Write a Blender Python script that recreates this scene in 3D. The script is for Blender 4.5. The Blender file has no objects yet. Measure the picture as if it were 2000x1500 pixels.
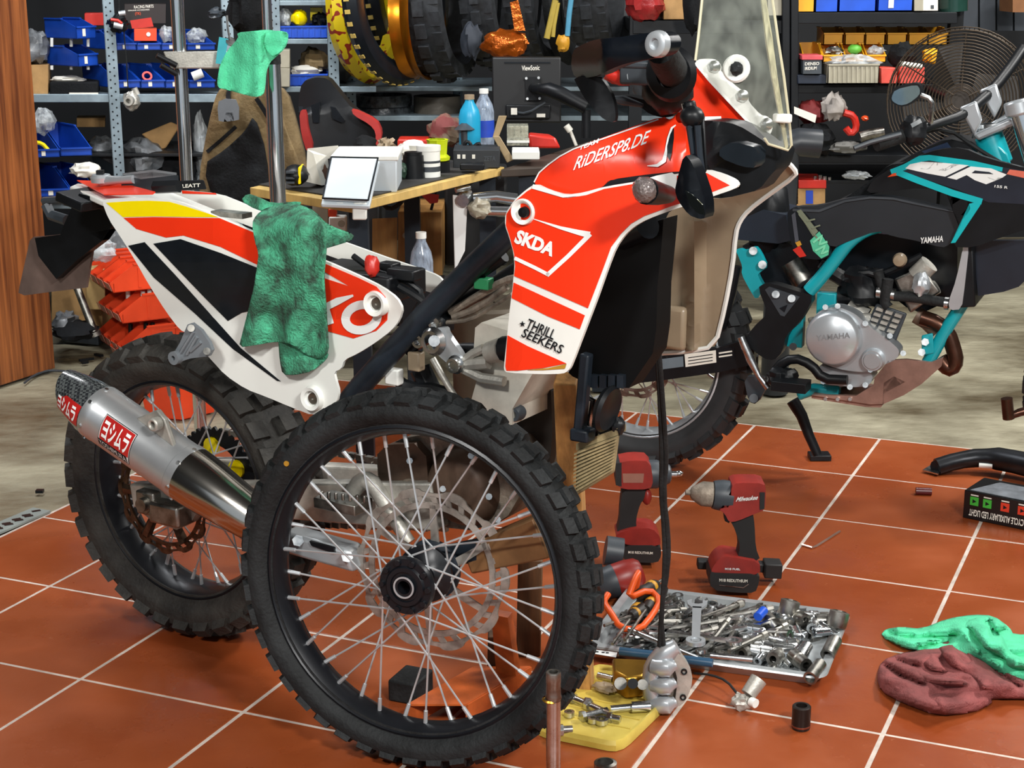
import bpy, bmesh, math, random
from mathutils import Vector as V, Matrix as MX, noise as NZ
rnd = random.Random(7)
S = bpy.context.scene
COL = S.collection
# ---------------------------------------------------------------- camera
FPX, PITCH, ROLL, CH = 3203.0, 0.25704, -0.00525, 1.4
_c, _s = math.cos(PITCH), math.sin(PITCH)
FW = V((0, _c, -_s)); _up = V((0, _s, _c)); _rt = V((1, 0, 0))
RT = math.cos(ROLL)*_rt + math.sin(ROLL)*_up
UP = -math.sin(ROLL)*_rt + math.cos(ROLL)*_up
CP = V((0, 0, CH))
cam = bpy.data.objects.new('camera', bpy.data.cameras.new('camera'))
COL.objects.link(cam)
cam.matrix_world = MX(((RT.x, UP.x, -FW.x, 0), (RT.y, UP.y, -FW.y, 0), (RT.z, UP.z, -FW.z, CH), (0, 0, 0, 1)))
cam.data.sensor_width = 36; cam.data.lens = FPX/2000*36
cam.data.clip_start = .05
S.camera = cam
# ---------------------------------------------------------------- world, lights, exposure
S.view_settings.view_transform = 'Standard'; S.view_settings.look = 'None'
S.view_settings.exposure = 0.0; S.view_settings.gamma = 1; S.view_settings.use_curve_mapping = False
w = bpy.data.worlds.new('world'); S.world = w; w.use_nodes = True
w.node_tree.nodes['Background'].inputs[0].default_value = (.80, .90, 1, 1)
w.node_tree.nodes['Background'].inputs[1].default_value = .55
def area(loc, target, size, power, col=(1, .985, .95)):
    l = bpy.data.lights.new('ceiling_or_fill_light', 'AREA'); l.energy = power; l.color = col
    l.shape = 'RECTANGLE'; l.size = size[0]; l.size_y = size[1]
    o = bpy.data.objects.new('ceiling_or_fill_light', l); COL.objects.link(o)
    o.location = loc
    o.rotation_euler = (V(target)-V(loc)).to_track_quat('-Z', 'Y').to_euler()
area((1.5, -0.6, 3.0), (.1, 2.8, .5), (.6, .3), 168)
area((-1.3, -0.2, 3.0), (-.7, 3.2, .5), (.6, .3), 88)  # added fill light, not a ceiling lamp; brightens the dim bike tail
area((3.0, 3.6, 3.1), (.6, 3.2, .1), (1.2, .15), 120)
area((-1.2, 4.9, 3.1), (-1.0, 6.2, .6), (1.6, .2), 85, (.95, .97, 1))
area((2.3, 5.6, 3.1), (1.8, 6.6, .6), (1.6, .2), 80, (1, .98, .95))
# ---------------------------------------------------------------- materials
def lin(h):
    if isinstance(h, str):
        h = h.lstrip('#'); h = [int(h[i:i+2], 16)/255 for i in (0, 2, 4)]
    return tuple((x/12.92 if x <= .04045 else ((x+.055)/1.055)**2.4) for x in h)
MATS = {}
def mat(name, c, rough=.5, metal=0., var=.12, vs=9., bump=0., bs=60., coat=0., c2=None, thr=None, stretch=None, emit=0, rv=0.):
    if name in MATS: return MATS[name]
    m = bpy.data.materials.new(name); m.use_nodes = True; MATS[name] = m
    nt = m.node_tree; N = nt.nodes; L = nt.links; b = N['Principled BSDF']
    c = lin(c)
    b.inputs['Roughness'].default_value = rough; b.inputs['Metallic'].default_value = metal
    if coat: b.inputs['Coat Weight'].default_value = coat; b.inputs['Coat Roughness'].default_value = .08
    tc = N.new('ShaderNodeTexCoord'); mp = N.new('ShaderNodeMapping')
    L.new(tc.outputs['Object'], mp.inputs[0])
    if stretch: mp.inputs['Scale'].default_value = stretch
    n = N.new('ShaderNodeTexNoise'); n.inputs['Scale'].default_value = vs; n.inputs['Detail'].default_value = 6; n.inputs['Roughness'].default_value = .6
    L.new(mp.outputs[0], n.inputs['Vector'])
    r = N.new('ShaderNodeValToRGB'); L.new(n.outputs[0], r.inputs[0]); L.new(r.outputs[0], b.inputs['Base Color'])
    d = lin(c2) if c2 else tuple(x*(1-var*2.2) for x in c)
    hi = c if c2 else tuple(min(1, x*(1+var)) for x in c)
    t0, t1 = thr or (.3, .7)
    r.color_ramp.elements[0].position = t0; r.color_ramp.elements[1].position = t1
    r.color_ramp.elements[0].color = (*d, 1); r.color_ramp.elements[1].color = (*hi, 1)
    if rv:
        mr = N.new('ShaderNodeMapRange'); L.new(n.outputs[0], mr.inputs[0])
        mr.inputs[1].default_value = .3; mr.inputs[2].default_value = .7
        mr.inputs[3].default_value = max(.03, rough-rv); mr.inputs[4].default_value = min(1, rough+rv)
        L.new(mr.outputs[0], b.inputs['Roughness'])
    if bump:
        n2 = N.new('ShaderNodeTexNoise'); n2.inputs['Scale'].default_value = bs; n2.inputs['Detail'].default_value = 5
        L.new(mp.outputs[0], n2.inputs['Vector'])
        bp = N.new('ShaderNodeBump'); bp.inputs['Strength'].default_value = bump; bp.inputs['Distance'].default_value = .01
        L.new(n2.outputs[0], bp.inputs['Height']); L.new(bp.outputs[0], b.inputs['Normal'])
    if emit:
        b.inputs['Emission Color'].default_value = (*c, 1); b.inputs['Emission Strength'].default_value = emit
    return m
def glass(name, c, rough=.05, alpha=.2):
    if name in MATS: return MATS[name]
    m = bpy.data.materials.new(name); m.use_nodes = True; MATS[name] = m
    nt = m.node_tree; N = nt.nodes; L = nt.links; b = N['Principled BSDF']
    b.inputs['Base Color'].default_value = (*lin(c), 1); b.inputs['Roughness'].default_value = rough
    n = N.new('ShaderNodeTexNoise'); n.inputs['Scale'].default_value = 6
    mr = N.new('ShaderNodeMapRange'); L.new(n.outputs[0], mr.inputs[0])
    mr.inputs[1].default_value = .3; mr.inputs[2].default_value = .7; mr.inputs[3].default_value = alpha*.45; mr.inputs[4].default_value = min(1, alpha*1.55)
    tr = N.new('ShaderNodeBsdfTransparent'); mx = N.new('ShaderNodeMixShader')
    L.new(mr.outputs[0], mx.inputs[0]); L.new(tr.outputs[0], mx.inputs[1]); L.new(b.outputs[0], mx.inputs[2])
    L.new(mx.outputs[0], N['Material Output'].inputs[0])
    return m
# plastics, rubber, metal
RED = mat('red_decal', '#ee3616', .3, var=.02)
RED.node_tree.nodes['Principled BSDF'].inputs['Specular IOR Level'].default_value = .35
WHT = mat('white_plastic', '#e9eae4', .3, var=.04, vs=4)
WHD = mat('white_decal', '#eef0ee', .25, var=.02)
YEL = mat('yellow_decal', '#fbe104', .25, var=.03)
BLK = mat('black_decal', '#161a1f', .3, var=.1, vs=20)
INN = mat('dusty_shaded_white_plastic', '#9c8a72', .35, var=.12, vs=5)  # white plastic; far fairing's shade put into the brown, besides dust
GOLD = mat('gold_decal', '#b8862c', .35)
BPL = mat('black_plastic', '#121417', .42, var=.2, vs=15)
BGL = mat('gloss_black_plastic', '#0a0e14', .3, var=.1); BGL.node_tree.nodes['Principled BSDF'].inputs['Specular IOR Level'].default_value = .3
DGR = mat('dark_grey_plastic', '#3a4046', .45, var=.15)
RUB = mat('tyre_rubber', '#222425', .68, var=.3, vs=14, bump=.25, bs=140)
RUB2 = mat('dusty_tyre_rubber', '#33312d', .75, var=.4, vs=10, bump=.3, bs=120)
RIMB = mat('black_rim_anodised', '#14161b', .35, metal=.2, var=.1)
SPK = mat('spoke_steel', '#c6c9cb', .3, .55, var=.05)
CHR = mat('chrome', '#dde1e4', .13, .95, var=.03)
STL = mat('steel', '#cfd1d1', .28, 1, var=.15, vs=25, rv=.1)
STD = mat('dull_steel', '#a09d96', .40, 1, var=.3, vs=30, rv=.1)
ALU = mat('cast_aluminium', '#bcb9b0', .45, .45, var=.2, vs=18, bump=.1, bs=200)
ALS = mat('silver_paint', '#bfc4c8', .33, .55, var=.06)
ENG = mat('dirty_engine_casting', '#94887a', .6, .45, var=.4, vs=14, bump=.3, bs=90)
ENB = mat('brown_engine_paint', '#6b5546', .5, .2, var=.3, vs=10)
FRM = mat('blue_black_frame', '#20272f', .42, var=.25, vs=12)
DISC = mat('brake_disc_steel', '#b9b4ac', .34, .7, var=.3, vs=20)
CHN = mat('rusty_disc', '#6a5646', .4, .9, var=.35, vs=40)
TEAL = mat('teal_paint', '#12a0ab', .3, coat=.3, var=.06)
TEALD = mat('teal_decal', '#16b4bc', .3, var=.04)
ORG = mat('orange_decal', '#e8552a', .3)
SKID = mat('tile_tinted_skid_plate', '#b08b7d', .35, .5, var=.25, vs=8)  # aluminium plate; the tiles' brown reflection is put into the base colour
PIPE = mat('heat_blued_pipe', '#54382c', .3, .8, var=.3)
ORB = mat('orange_bin_plastic', '#e2451f', .38, var=.06)
YEB = mat('yellow_bin_plastic', '#e6a41c', .4, var=.06)
BLB = mat('blue_bin_plastic', '#1444a8', .35, var=.12)
BLB2 = mat('bright_blue_bin_plastic', '#1a52c8', .35, var=.1)
GRB = mat('grey_bin_plastic', '#a59f8c', .5, var=.1)
CARD = mat('cardboard', '#b18a58', .8, var=.12, vs=14)
PAPER = mat('paper', '#e6e2d6', .7, var=.05)
SHL = mat('galvanised_shelf', '#8fa0a9', .4, .45, var=.15, vs=12)
SHB = mat('black_shelf_steel', '#101317', .45, var=.2)
TAN = mat('tan_cloth', '#7d6947', .85, var=.2, vs=12, bump=.3, bs=90)
BCL = mat('black_cloth', '#0e1013', .85, var=.25, vs=14, bump=.3, bs=120)
MRED = mat('tool_red_plastic', '#962a22', .4, var=.15, vs=18)
MBLK = mat('tool_black_rubber', '#1d1c1c', .6, var=.2)
HND = mat('screwdriver_black', '#24221f', .5)
HNY = mat('screwdriver_yellow', '#c68f25', .5)
ORC = mat('orange_cable', '#e0561a', .4)
ORM = mat('orange_steel_paint', '#c9622c', .45, var=.25, vs=12)
WOODP = mat('timber_prop', '#b5854c', .7, var=.25, vs=6, stretch=(8, 8, .8), bump=.15, bs=30)
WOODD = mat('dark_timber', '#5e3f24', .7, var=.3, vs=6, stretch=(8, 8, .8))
DESKW = mat('birch_edge', '#cfae68', .55, var=.12, stretch=(3, 3, 1))
CABW = mat('oak_cabinet', '#9a6f38', .6, var=.2, vs=5, stretch=(6, 6, .7))
BAG = glass('clear_plastic_bag', '#c9ced0', .25, .55)
BAGG = mat('grey_plastic_bag', '#7a7d80', .3, var=.35, vs=12, bump=.5, bs=25)
TREAD = mat('stock_tyre_rubber', '#26282a', .6, var=.25)
PRED = mat('bright_red_plastic', '#c62a1e', .38, var=.12)
BLUEL = mat('blue_label', '#2247b8', .5)
CYAN = mat('cyan_bottle', '#1f9fc9', .35, var=.08)
NEON = mat('neon_yellow_plastic', '#cfe01c', .4)
GRN = mat('green_plastic', '#2f8f5c', .4)
LITE = mat('white_screen_box', '#c3ccd2', .35, var=.02)
for m_ in (BPL, BCL, RUB, SHB, BLK, FRM): m_.node_tree.nodes['Principled BSDF'].inputs['Specular IOR Level'].default_value = .28
# ---------------------------------------------------------------- mesh helpers
class MB:
    def __init__(s): s.v = []; s.f = []
    def add(s, vs, fs):
        k = len(s.v); s.v += [tuple(p) for p in vs]; s.f += [tuple(i+k for i in f) for f in fs]; return s
    def box(s, c, size, R=None):
        c = V(c); h = V(size)/2; vs = []
        for x in (-1, 1):
            for y in (-1, 1):
                for z in (-1, 1):
                    p = V((x*h.x, y*h.y, z*h.z)); vs.append(c+(R @ p if R else p))
        return s.add(vs, [(0, 1, 3, 2), (4, 6, 7, 5), (0, 4, 5, 1), (2, 3, 7, 6), (0, 2, 6, 4), (1, 5, 7, 3)])
    def hexa(s, a, b):           # two quads
        return s.add(list(a)+list(b), [(3, 2, 1, 0), (4, 5, 6, 7), (0, 1, 5, 4), (1, 2, 6, 5), (2, 3, 7, 6), (3, 0, 4, 7)])
    def lathe(s, prof, p0, axis, n=24, closed=False, ref=None):
        ax = V(axis).normalized(); x = V(ref) if ref else (ax.orthogonal())
        x = (x-ax*x.dot(ax)).normalized(); y = ax.cross(x); p0 = V(p0); vs = []; fs = []
        for r, h in prof:
            for k in range(n):
                t = 2*math.pi*k/n
                vs.append(p0+ax*h+(x*math.cos(t)+y*math.sin(t))*r)
        m = len(prof)
        for i in range(m if closed else m-1):
            a = i*n; b = ((i+1) % m)*n
            for k in range(n):
                k2 = (k+1) % n; fs.append((a+k, a+k2, b+k2, b+k))
        return s.add(vs, fs)
    def cyl(s, p0, p1, r0, r1=None, n=14):
        p0 = V(p0); p1 = V(p1); r1 = r0 if r1 is None else r1; L = (p1-p0).length
        return s.lathe([(1e-4, 0), (r0, 0), (r1, L), (1e-4, L)], p0, p1-p0, n)
    def tube(s, pts, r, n=8, sm=0):
        pts = [V(p) for p in pts]
        for _ in range(sm):
            q = [pts[0]]
            for a, b in zip(pts, pts[1:]): q += [a*.75+b*.25, a*.25+b*.75]
            pts = q+[pts[-1]]
        m = len(pts); rs = r if isinstance(r, (list, tuple)) else [r]*m
        if len(rs) != m: rs = [rs[min(len(rs)-1, int(i*(len(rs)-1)/(m-1)+.5))] for i in range(m)]
        t = (pts[1]-pts[0]).normalized(); x = t.orthogonal().normalized(); vs = []; fs = []
        for i, p in enumerate(pts):
            t = ((pts[min(i+1, m-1)]-pts[max(i-1, 0)])).normalized()
            x = (x-t*x.dot(t)).normalized(); y = t.cross(x)
            for k in range(n):
                a = 2*math.pi*k/n; vs.append(p+(x*math.cos(a)+y*math.sin(a))*rs[i])
        for i in range(m-1):
            for k in range(n):
                k2 = (k+1) % n; fs.append((i*n+k, i*n+k2, (i+1)*n+k2, (i+1)*n+k))
        fs.append(tuple(range(n-1, -1, -1))); fs.append(tuple((m-1)*n+k for k in range(n)))
        return s.add(vs, fs)
    def prism(s, poly, vec):
        vec = V(vec); n = len(poly); a = [V(p) for p in poly]; b = [p+vec for p in a]
        return s.add(a+b, [tuple(range(n-1, -1, -1)), tuple(range(n, 2*n))]+[(i, (i+1) % n, n+(i+1) % n, n+i) for i in range(n)])
    def blob(s, c, rad, seed=0, amp=.25, n=10, fr=2., R=None):
        c = V(c); rad = V(rad); vs = []; fs = []; m = n*2
        for i in range(n+1):
            th = math.pi*i/n
            for k in range(m):
                ph = 2*math.pi*k/m
                d = V((math.sin(th)*math.cos(ph), math.sin(th)*math.sin(ph), math.cos(th)))
                q = 1+amp*NZ.noise(d*fr+V((seed*3.1, seed*1.7, 0)))+amp*.5*NZ.noise(d*fr*2.7+V((0, seed*2.3, 5)))
                p = V((d.x*rad.x, d.y*rad.y, d.z*rad.z))*q
                vs.append(c+(R @ p if R else p))
        for i in range(n):
            for k in range(m):
                k2 = (k+1) % m; fs.append((i*m+k, i*m+k2, (i+1)*m+k2, (i+1)*m+k))
        return s.add(vs, fs)
def rootloc(o):
    l = V((0, 0, 0))
    while o: l += o.location; o = o.parent
    return l
def fin(name, me, m, parent, world, smooth, bevel):
    me.materials.append(m)
    if smooth:
        me.shade_smooth(); me.set_sharp_from_angle(angle=math.radians(smooth))
    o = bpy.data.objects.new(name, me); COL.objects.link(o)
    if parent:
        if world:
            l = rootloc(parent); me.transform(MX.Translation(-l))
        o.parent = parent
    elif world is not False:      # origin at the base of the thing
        bb = [V(c) for c in o.bound_box]
        b = V((sum(p.x for p in bb)/8, sum(p.y for p in bb)/8, min(p.z for p in bb)))
        me.transform(MX.Translation(-b)); o.location = b
    if bevel:
        md = o.modifiers.new('bevel', 'BEVEL'); md.width = bevel; md.segments = 2; md.limit_method = 'ANGLE'
    return o
def obj(name, mb, m, parent=None, world=True, smooth=40, bevel=0):
    me = bpy.data.meshes.new(name); me.from_pydata(mb.v, [], mb.f)
    bm = bmesh.new(); bm.from_mesh(me); bmesh.ops.remove_doubles(bm, verts=bm.verts, dist=2e-5)
    bmesh.ops.recalc_face_normals(bm, faces=bm.faces); bm.to_mesh(me); bm.free()
    return fin(name, me, m, parent, world, smooth, bevel)
def tag(o, label=None, cat=None, group=None, kind=None):
    if label: o['label'] = label
    if cat: o['category'] = cat
    if group: o['group'] = group
    if kind: o['kind'] = kind
    return o
def thing(name, label, cat, loc, rz=0, group=None):
    o = bpy.data.objects.new(name, None); COL.objects.link(o); o.empty_display_size = .05
    o.location = loc; o.rotation_euler = (0, 0, rz)
    return tag(o, label, cat, group)
def dup(src, loc, rot, label=None, group=None, scale=None):
    r = src.copy(); COL.objects.link(r); r.location = loc
    r.rotation_euler = rot if isinstance(rot, (tuple, list)) or hasattr(rot, 'order') else (0, 0, rot)
    if scale: r.scale = scale
    if label: r['label'] = label
    if group: r['group'] = group
    for ch in list(src.children):
        c = ch.copy(); COL.objects.link(c); c.parent = r
        for g in ch.children:
            d = g.copy(); COL.objects.link(d); d.parent = c
    return r
# ---------------------------------------------------------------- sight lines: from a photo point to a real plane in the room
def ray(px, py): return FW+(px-1000)/FPX*RT-(py-750)/FPX*UP
def G(px, py, z=0.):
    d = ray(px, py); return CP+d*((z-CH)/d.z)
class Plane:
    def __init__(s, base, psi):
        s.b = V(base); s.d = V((math.cos(psi), -math.sin(psi), 0)); s.a = V((-math.sin(psi), -math.cos(psi), 0))
    def __call__(s, px, py, off=0.):
        d = ray(px, py); t = ((s.b-CP).dot(s.a)+off)/d.dot(s.a); return CP+d*t
    def pts(s, L, off=0.): return [s(p[0], p[1], p[2] if len(p) > 2 else off) for p in L]
def Wp(Y): return Plane((0, Y, 0), 0)
def chaikin(P, n=1):
    for _ in range(n):
        q = []
        for i in range(len(P)):
            a, b = P[i], P[(i+1) % len(P)]
            q += [tuple(a[k]*.78+b[k]*.22 for k in range(2)), tuple(a[k]*.22+b[k]*.78 for k in range(2))]
        P = q
    return P
def grid2d(poly=None, cell=30, bm=None):
    if bm is None:
        bm = bmesh.new(); vs = [bm.verts.new((x, y, 0)) for x, y in poly]; bm.faces.new(vs)
    bmesh.ops.triangulate(bm, faces=bm.faces)
    xs = [v.co.x for v in bm.verts]; ys = [v.co.y for v in bm.verts]
    for k, (lo, hi) in enumerate(((min(xs), max(xs)), (min(ys), max(ys)))):
        n = V((1, 0, 0)) if k == 0 else V((0, 1, 0)); c = math.ceil(lo/cell)*cell
        while c < hi:
            if c > lo+.01:
                bmesh.ops.bisect_plane(bm, geom=bm.verts[:]+bm.edges[:]+bm.faces[:], plane_co=n*c, plane_no=n, dist=1e-4)
            c += cell
    bmesh.ops.remove_doubles(bm, verts=bm.verts, dist=.02)
    return bm
def panel(name, poly, pl, off, thick, m, parent=None, cell=30, round_=0, smooth=35, bm2=None, world=True):
    if round_: poly = chaikin(poly, round_)
    bm = grid2d(poly, cell, bm2)
    f = off if callable(off) else (lambda x, y: off)
    bm.verts.index_update(); vs = [v.co.copy() for v in bm.verts]; fs = [[v.index for v in q.verts] for q in bm.faces]
    bd = [(e.verts[0].index, e.verts[1].index) for e in bm.edges if len(e.link_faces) == 1]; bm.free()
    A = [pl(v.x, v.y, f(v.x, v.y)) for v in vs]; B = [p-pl.a*thick for p in A]; n = len(A)
    mb = MB(); mb.v = A+B; mb.f = fs+[[i+n for i in reversed(q)] for q in fs]+[(a, b, b+n, a+n) for a, b in bd]
    return obj(name, mb, m, parent, world, smooth)
def sticker(name, poly, pl, off, m, parent, lift=.0012, cell=30, round_=0):
    f = off if callable(off) else (lambda x, y: off)
    return panel(name, poly, pl, lambda x, y: f(x, y)+lift, .0008, m, parent, cell, round_, 0)
def stroke(pts, w):
    L = []; R = []
    for i, p in enumerate(pts):
        a = pts[max(i-1, 0)]; b = pts[min(i+1, len(pts)-1)]; dx, dy = b[0]-a[0], b[1]-a[1]; l = math.hypot(dx, dy)
        ww = w[i] if isinstance(w, (list, tuple)) else w
        L.append((p[0]-dy/l*ww/2, p[1]+dx/l*ww/2)); R.append((p[0]+dy/l*ww/2, p[1]-dx/l*ww/2))
    return L+R[::-1]
def ribbon(name, pts, w, pl, off, m, parent, lift=.002, sub=4):
    f = off if callable(off) else (lambda x, y: off); P = []; W_ = []
    ws = w if isinstance(w, (list, tuple)) else [w]*len(pts)
    for i in range(len(pts)-1):
        for k in range(sub):
            t = k/sub; P.append((pts[i][0]*(1-t)+pts[i+1][0]*t, pts[i][1]*(1-t)+pts[i+1][1]*t)); W_.append(ws[i]*(1-t)+ws[i+1]*t)
    P.append(pts[-1]); W_.append(ws[-1]); Q = stroke(P, W_); n = len(P); mb = MB()
    L = Q[:n]; R = Q[n:][::-1]
    mb.v = [tuple(pl(x, y, f(x, y)+lift)) for x, y in L+R]; mb.f = [(i, i+1, n+i+1, n+i) for i in range(n-1)]
    return obj(name, mb, m, parent, True, 0)
def text2d(s, bold=0., shear=0., sp=1.):
    cu = bpy.data.curves.new('t', 'FONT'); cu.body = s; cu.fill_mode = 'BOTH' if hasattr(cu, 'fill_mode') else cu.fill_mode
    cu.offset = bold; cu.shear = shear; cu.space_character = sp; cu.resolution_u = 3
    o = bpy.data.objects.new('t', cu); COL.objects.link(o); bpy.context.view_layer.update()
    me = bpy.data.meshes.new_from_object(o.evaluated_get(bpy.context.evaluated_depsgraph_get()))
    vs = [v.co.copy() for v in me.vertices]; fs = [list(p.vertices) for p in me.polygons]
    bpy.data.objects.remove(o); bpy.data.curves.remove(cu); bpy.data.meshes.remove(me)
    x0 = min(v.x for v in vs); x1 = max(v.x for v in vs); y0 = min(v.y for v in vs); y1 = max(v.y for v in vs)
    return [((v.x-x0)/(x1-x0), (v.y-y0)/(y1-y0)) for v in vs], fs
def lettering(name, s, p0, p1, up, pl, off, m, parent, lift=.002, bold=.01, shear=0., cell=1e9, sp=1.):
    uv, fs = text2d(s, bold, shear, sp)
    P = [(p0[0]+(p1[0]-p0[0])*u+up[0]*v, p0[1]+(p1[1]-p0[1])*u+up[1]*v) for u, v in uv]
    f = off if callable(off) else (lambda x, y: off)
    mb = MB(); mb.v = [tuple(pl(x, y, f(x, y)+lift)) for x, y in P]; mb.f = fs
    return obj(name, mb, m, parent, True, 0)
def text3d(name, s, o0, ex, ey, m, parent, bold=.01, world=True):     # lettering on a flat face: origin, width vector, height vector
    uv, fs = text2d(s, bold); mb = MB(); o0 = V(o0); ex = V(ex); ey = V(ey)
    mb.v = [tuple(o0+ex*u+ey*v) for u, v in uv]; mb.f = fs
    return obj(name, mb, m, parent, world, 0)
def pbox(x0, y0, x1, y1, Y, dep):          # box whose front face covers a photo rectangle at distance Y
    pl = Wp(Y); q = [pl(x0, y1), pl(x1, y1), pl(x1, y0), pl(x0, y0)]
    return MB().hexa(q, [p+V((0, dep, 0)) for p in q])
# ================================================================ setting
class Ground:
    a = V((0, 0, 1))
    def __call__(s, px, py, off=0.): return G(px, py, off)
GR = Ground()
CONC = mat('stained_concrete', '#a8a28a', .5, var=.3, vs=1.7, c2='#5d5340', thr=(.34, .66), bump=1., bs=16, stretch=(1, 1.5, 1), rv=.25)
GROUT = mat('grout', '#cfc0b4', .6, var=.18, vs=14, bump=.2, bs=80)
TILE = mat('terracotta_tile', '#9c4f28', .3, var=.13, vs=2.2, c2='#843b1b', thr=(.3, .7), bump=.08, bs=24, rv=.14)
nt = TILE.node_tree; n3 = nt.nodes.new('ShaderNodeTexNoise'); n3.inputs['Scale'].default_value = 38; n3.inputs['Detail'].default_value = 8; n3.inputs['Roughness'].default_value = .7
r3 = nt.nodes.new('ShaderNodeMapRange'); r3.inputs[1].default_value = .64; r3.inputs[2].default_value = .76; r3.inputs[4].default_value = .5
m3 = nt.nodes.new('ShaderNodeMix'); m3.data_type = 'RGBA'; nt.links.new(nt.nodes['Mapping'].outputs[0], n3.inputs['Vector']); nt.links.new(n3.outputs[0], r3.inputs[0]); nt.links.new(r3.outputs[0], m3.inputs[0])
b3 = nt.nodes['Principled BSDF']; nt.links.new(b3.inputs['Base Color'].links[0].from_socket, m3.inputs[6]); m3.inputs[7].default_value = (*lin('#c98f70'), 1); nt.links.new(m3.outputs[2], b3.inputs['Base Color'])
WALLM = mat('dark_painted_wall', '#131519', .8, var=.2, vs=2)
CEILM = mat('dark_ceiling', '#2a2c2e', .85, var=.1)
fl = obj('floor', MB().box((0, 3.2, -.0585), (11, 13.6, .1)), CONC, None, False, 0)
tag(fl, kind='structure', label='stained beige concrete floor with a red tiled work area')
TH = -.40949286; TS = .38076; TO = V((.5440, 5.3180, 0))
tu = V((math.cos(TH), math.sin(TH), 0)); tv = V((-math.sin(TH), math.cos(TH), 0))
def tp(i, j): return TO+tu*(j*TS)-tv*(i*TS)
J0 = -2.86
g = MB().prism([tp(.985, J0-.015), tp(.985, 6), tp(12, 6), tp(12, J0-.015)], (0, 0, .0065)); g.v = [(x, y, z-.008) for x, y, z in g.v]
obj('grout_bed', g, GROUT, fl, True, 0)
for i in range(1, 12):
    for j in range(-3, 6):
        a = max(j, J0); gp = .0115
        q = [tp(i+gp, a+gp), tp(i+gp, j+1-gp), tp(i+1-gp, j+1-gp), tp(i+1-gp, a+gp)]
        dz = -.0004*rnd.random()
        o = obj('tile', MB().prism([p+V((0, 0, -.008+dz)) for p in q], (0, 0, .008)), TILE, fl, True, 0, .0012)
def wall(name, c, size, m): return tag(obj(name, MB().box(c, size), m, None, False, 0), kind='structure')
wall('wall_back', (0, 8.3, 1.7), (11, .12, 3.5), WALLM)
wall('wall_left', (-5.0, 3.2, 1.7), (.12, 10.2, 3.5), WALLM)
wall('wall_right', (5.0, 3.2, 1.7), (.12, 10.2, 3.5), WALLM)
wall('ceiling', (0, 3.2, 3.45), (11, 10.4, .1), CEILM)
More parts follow.
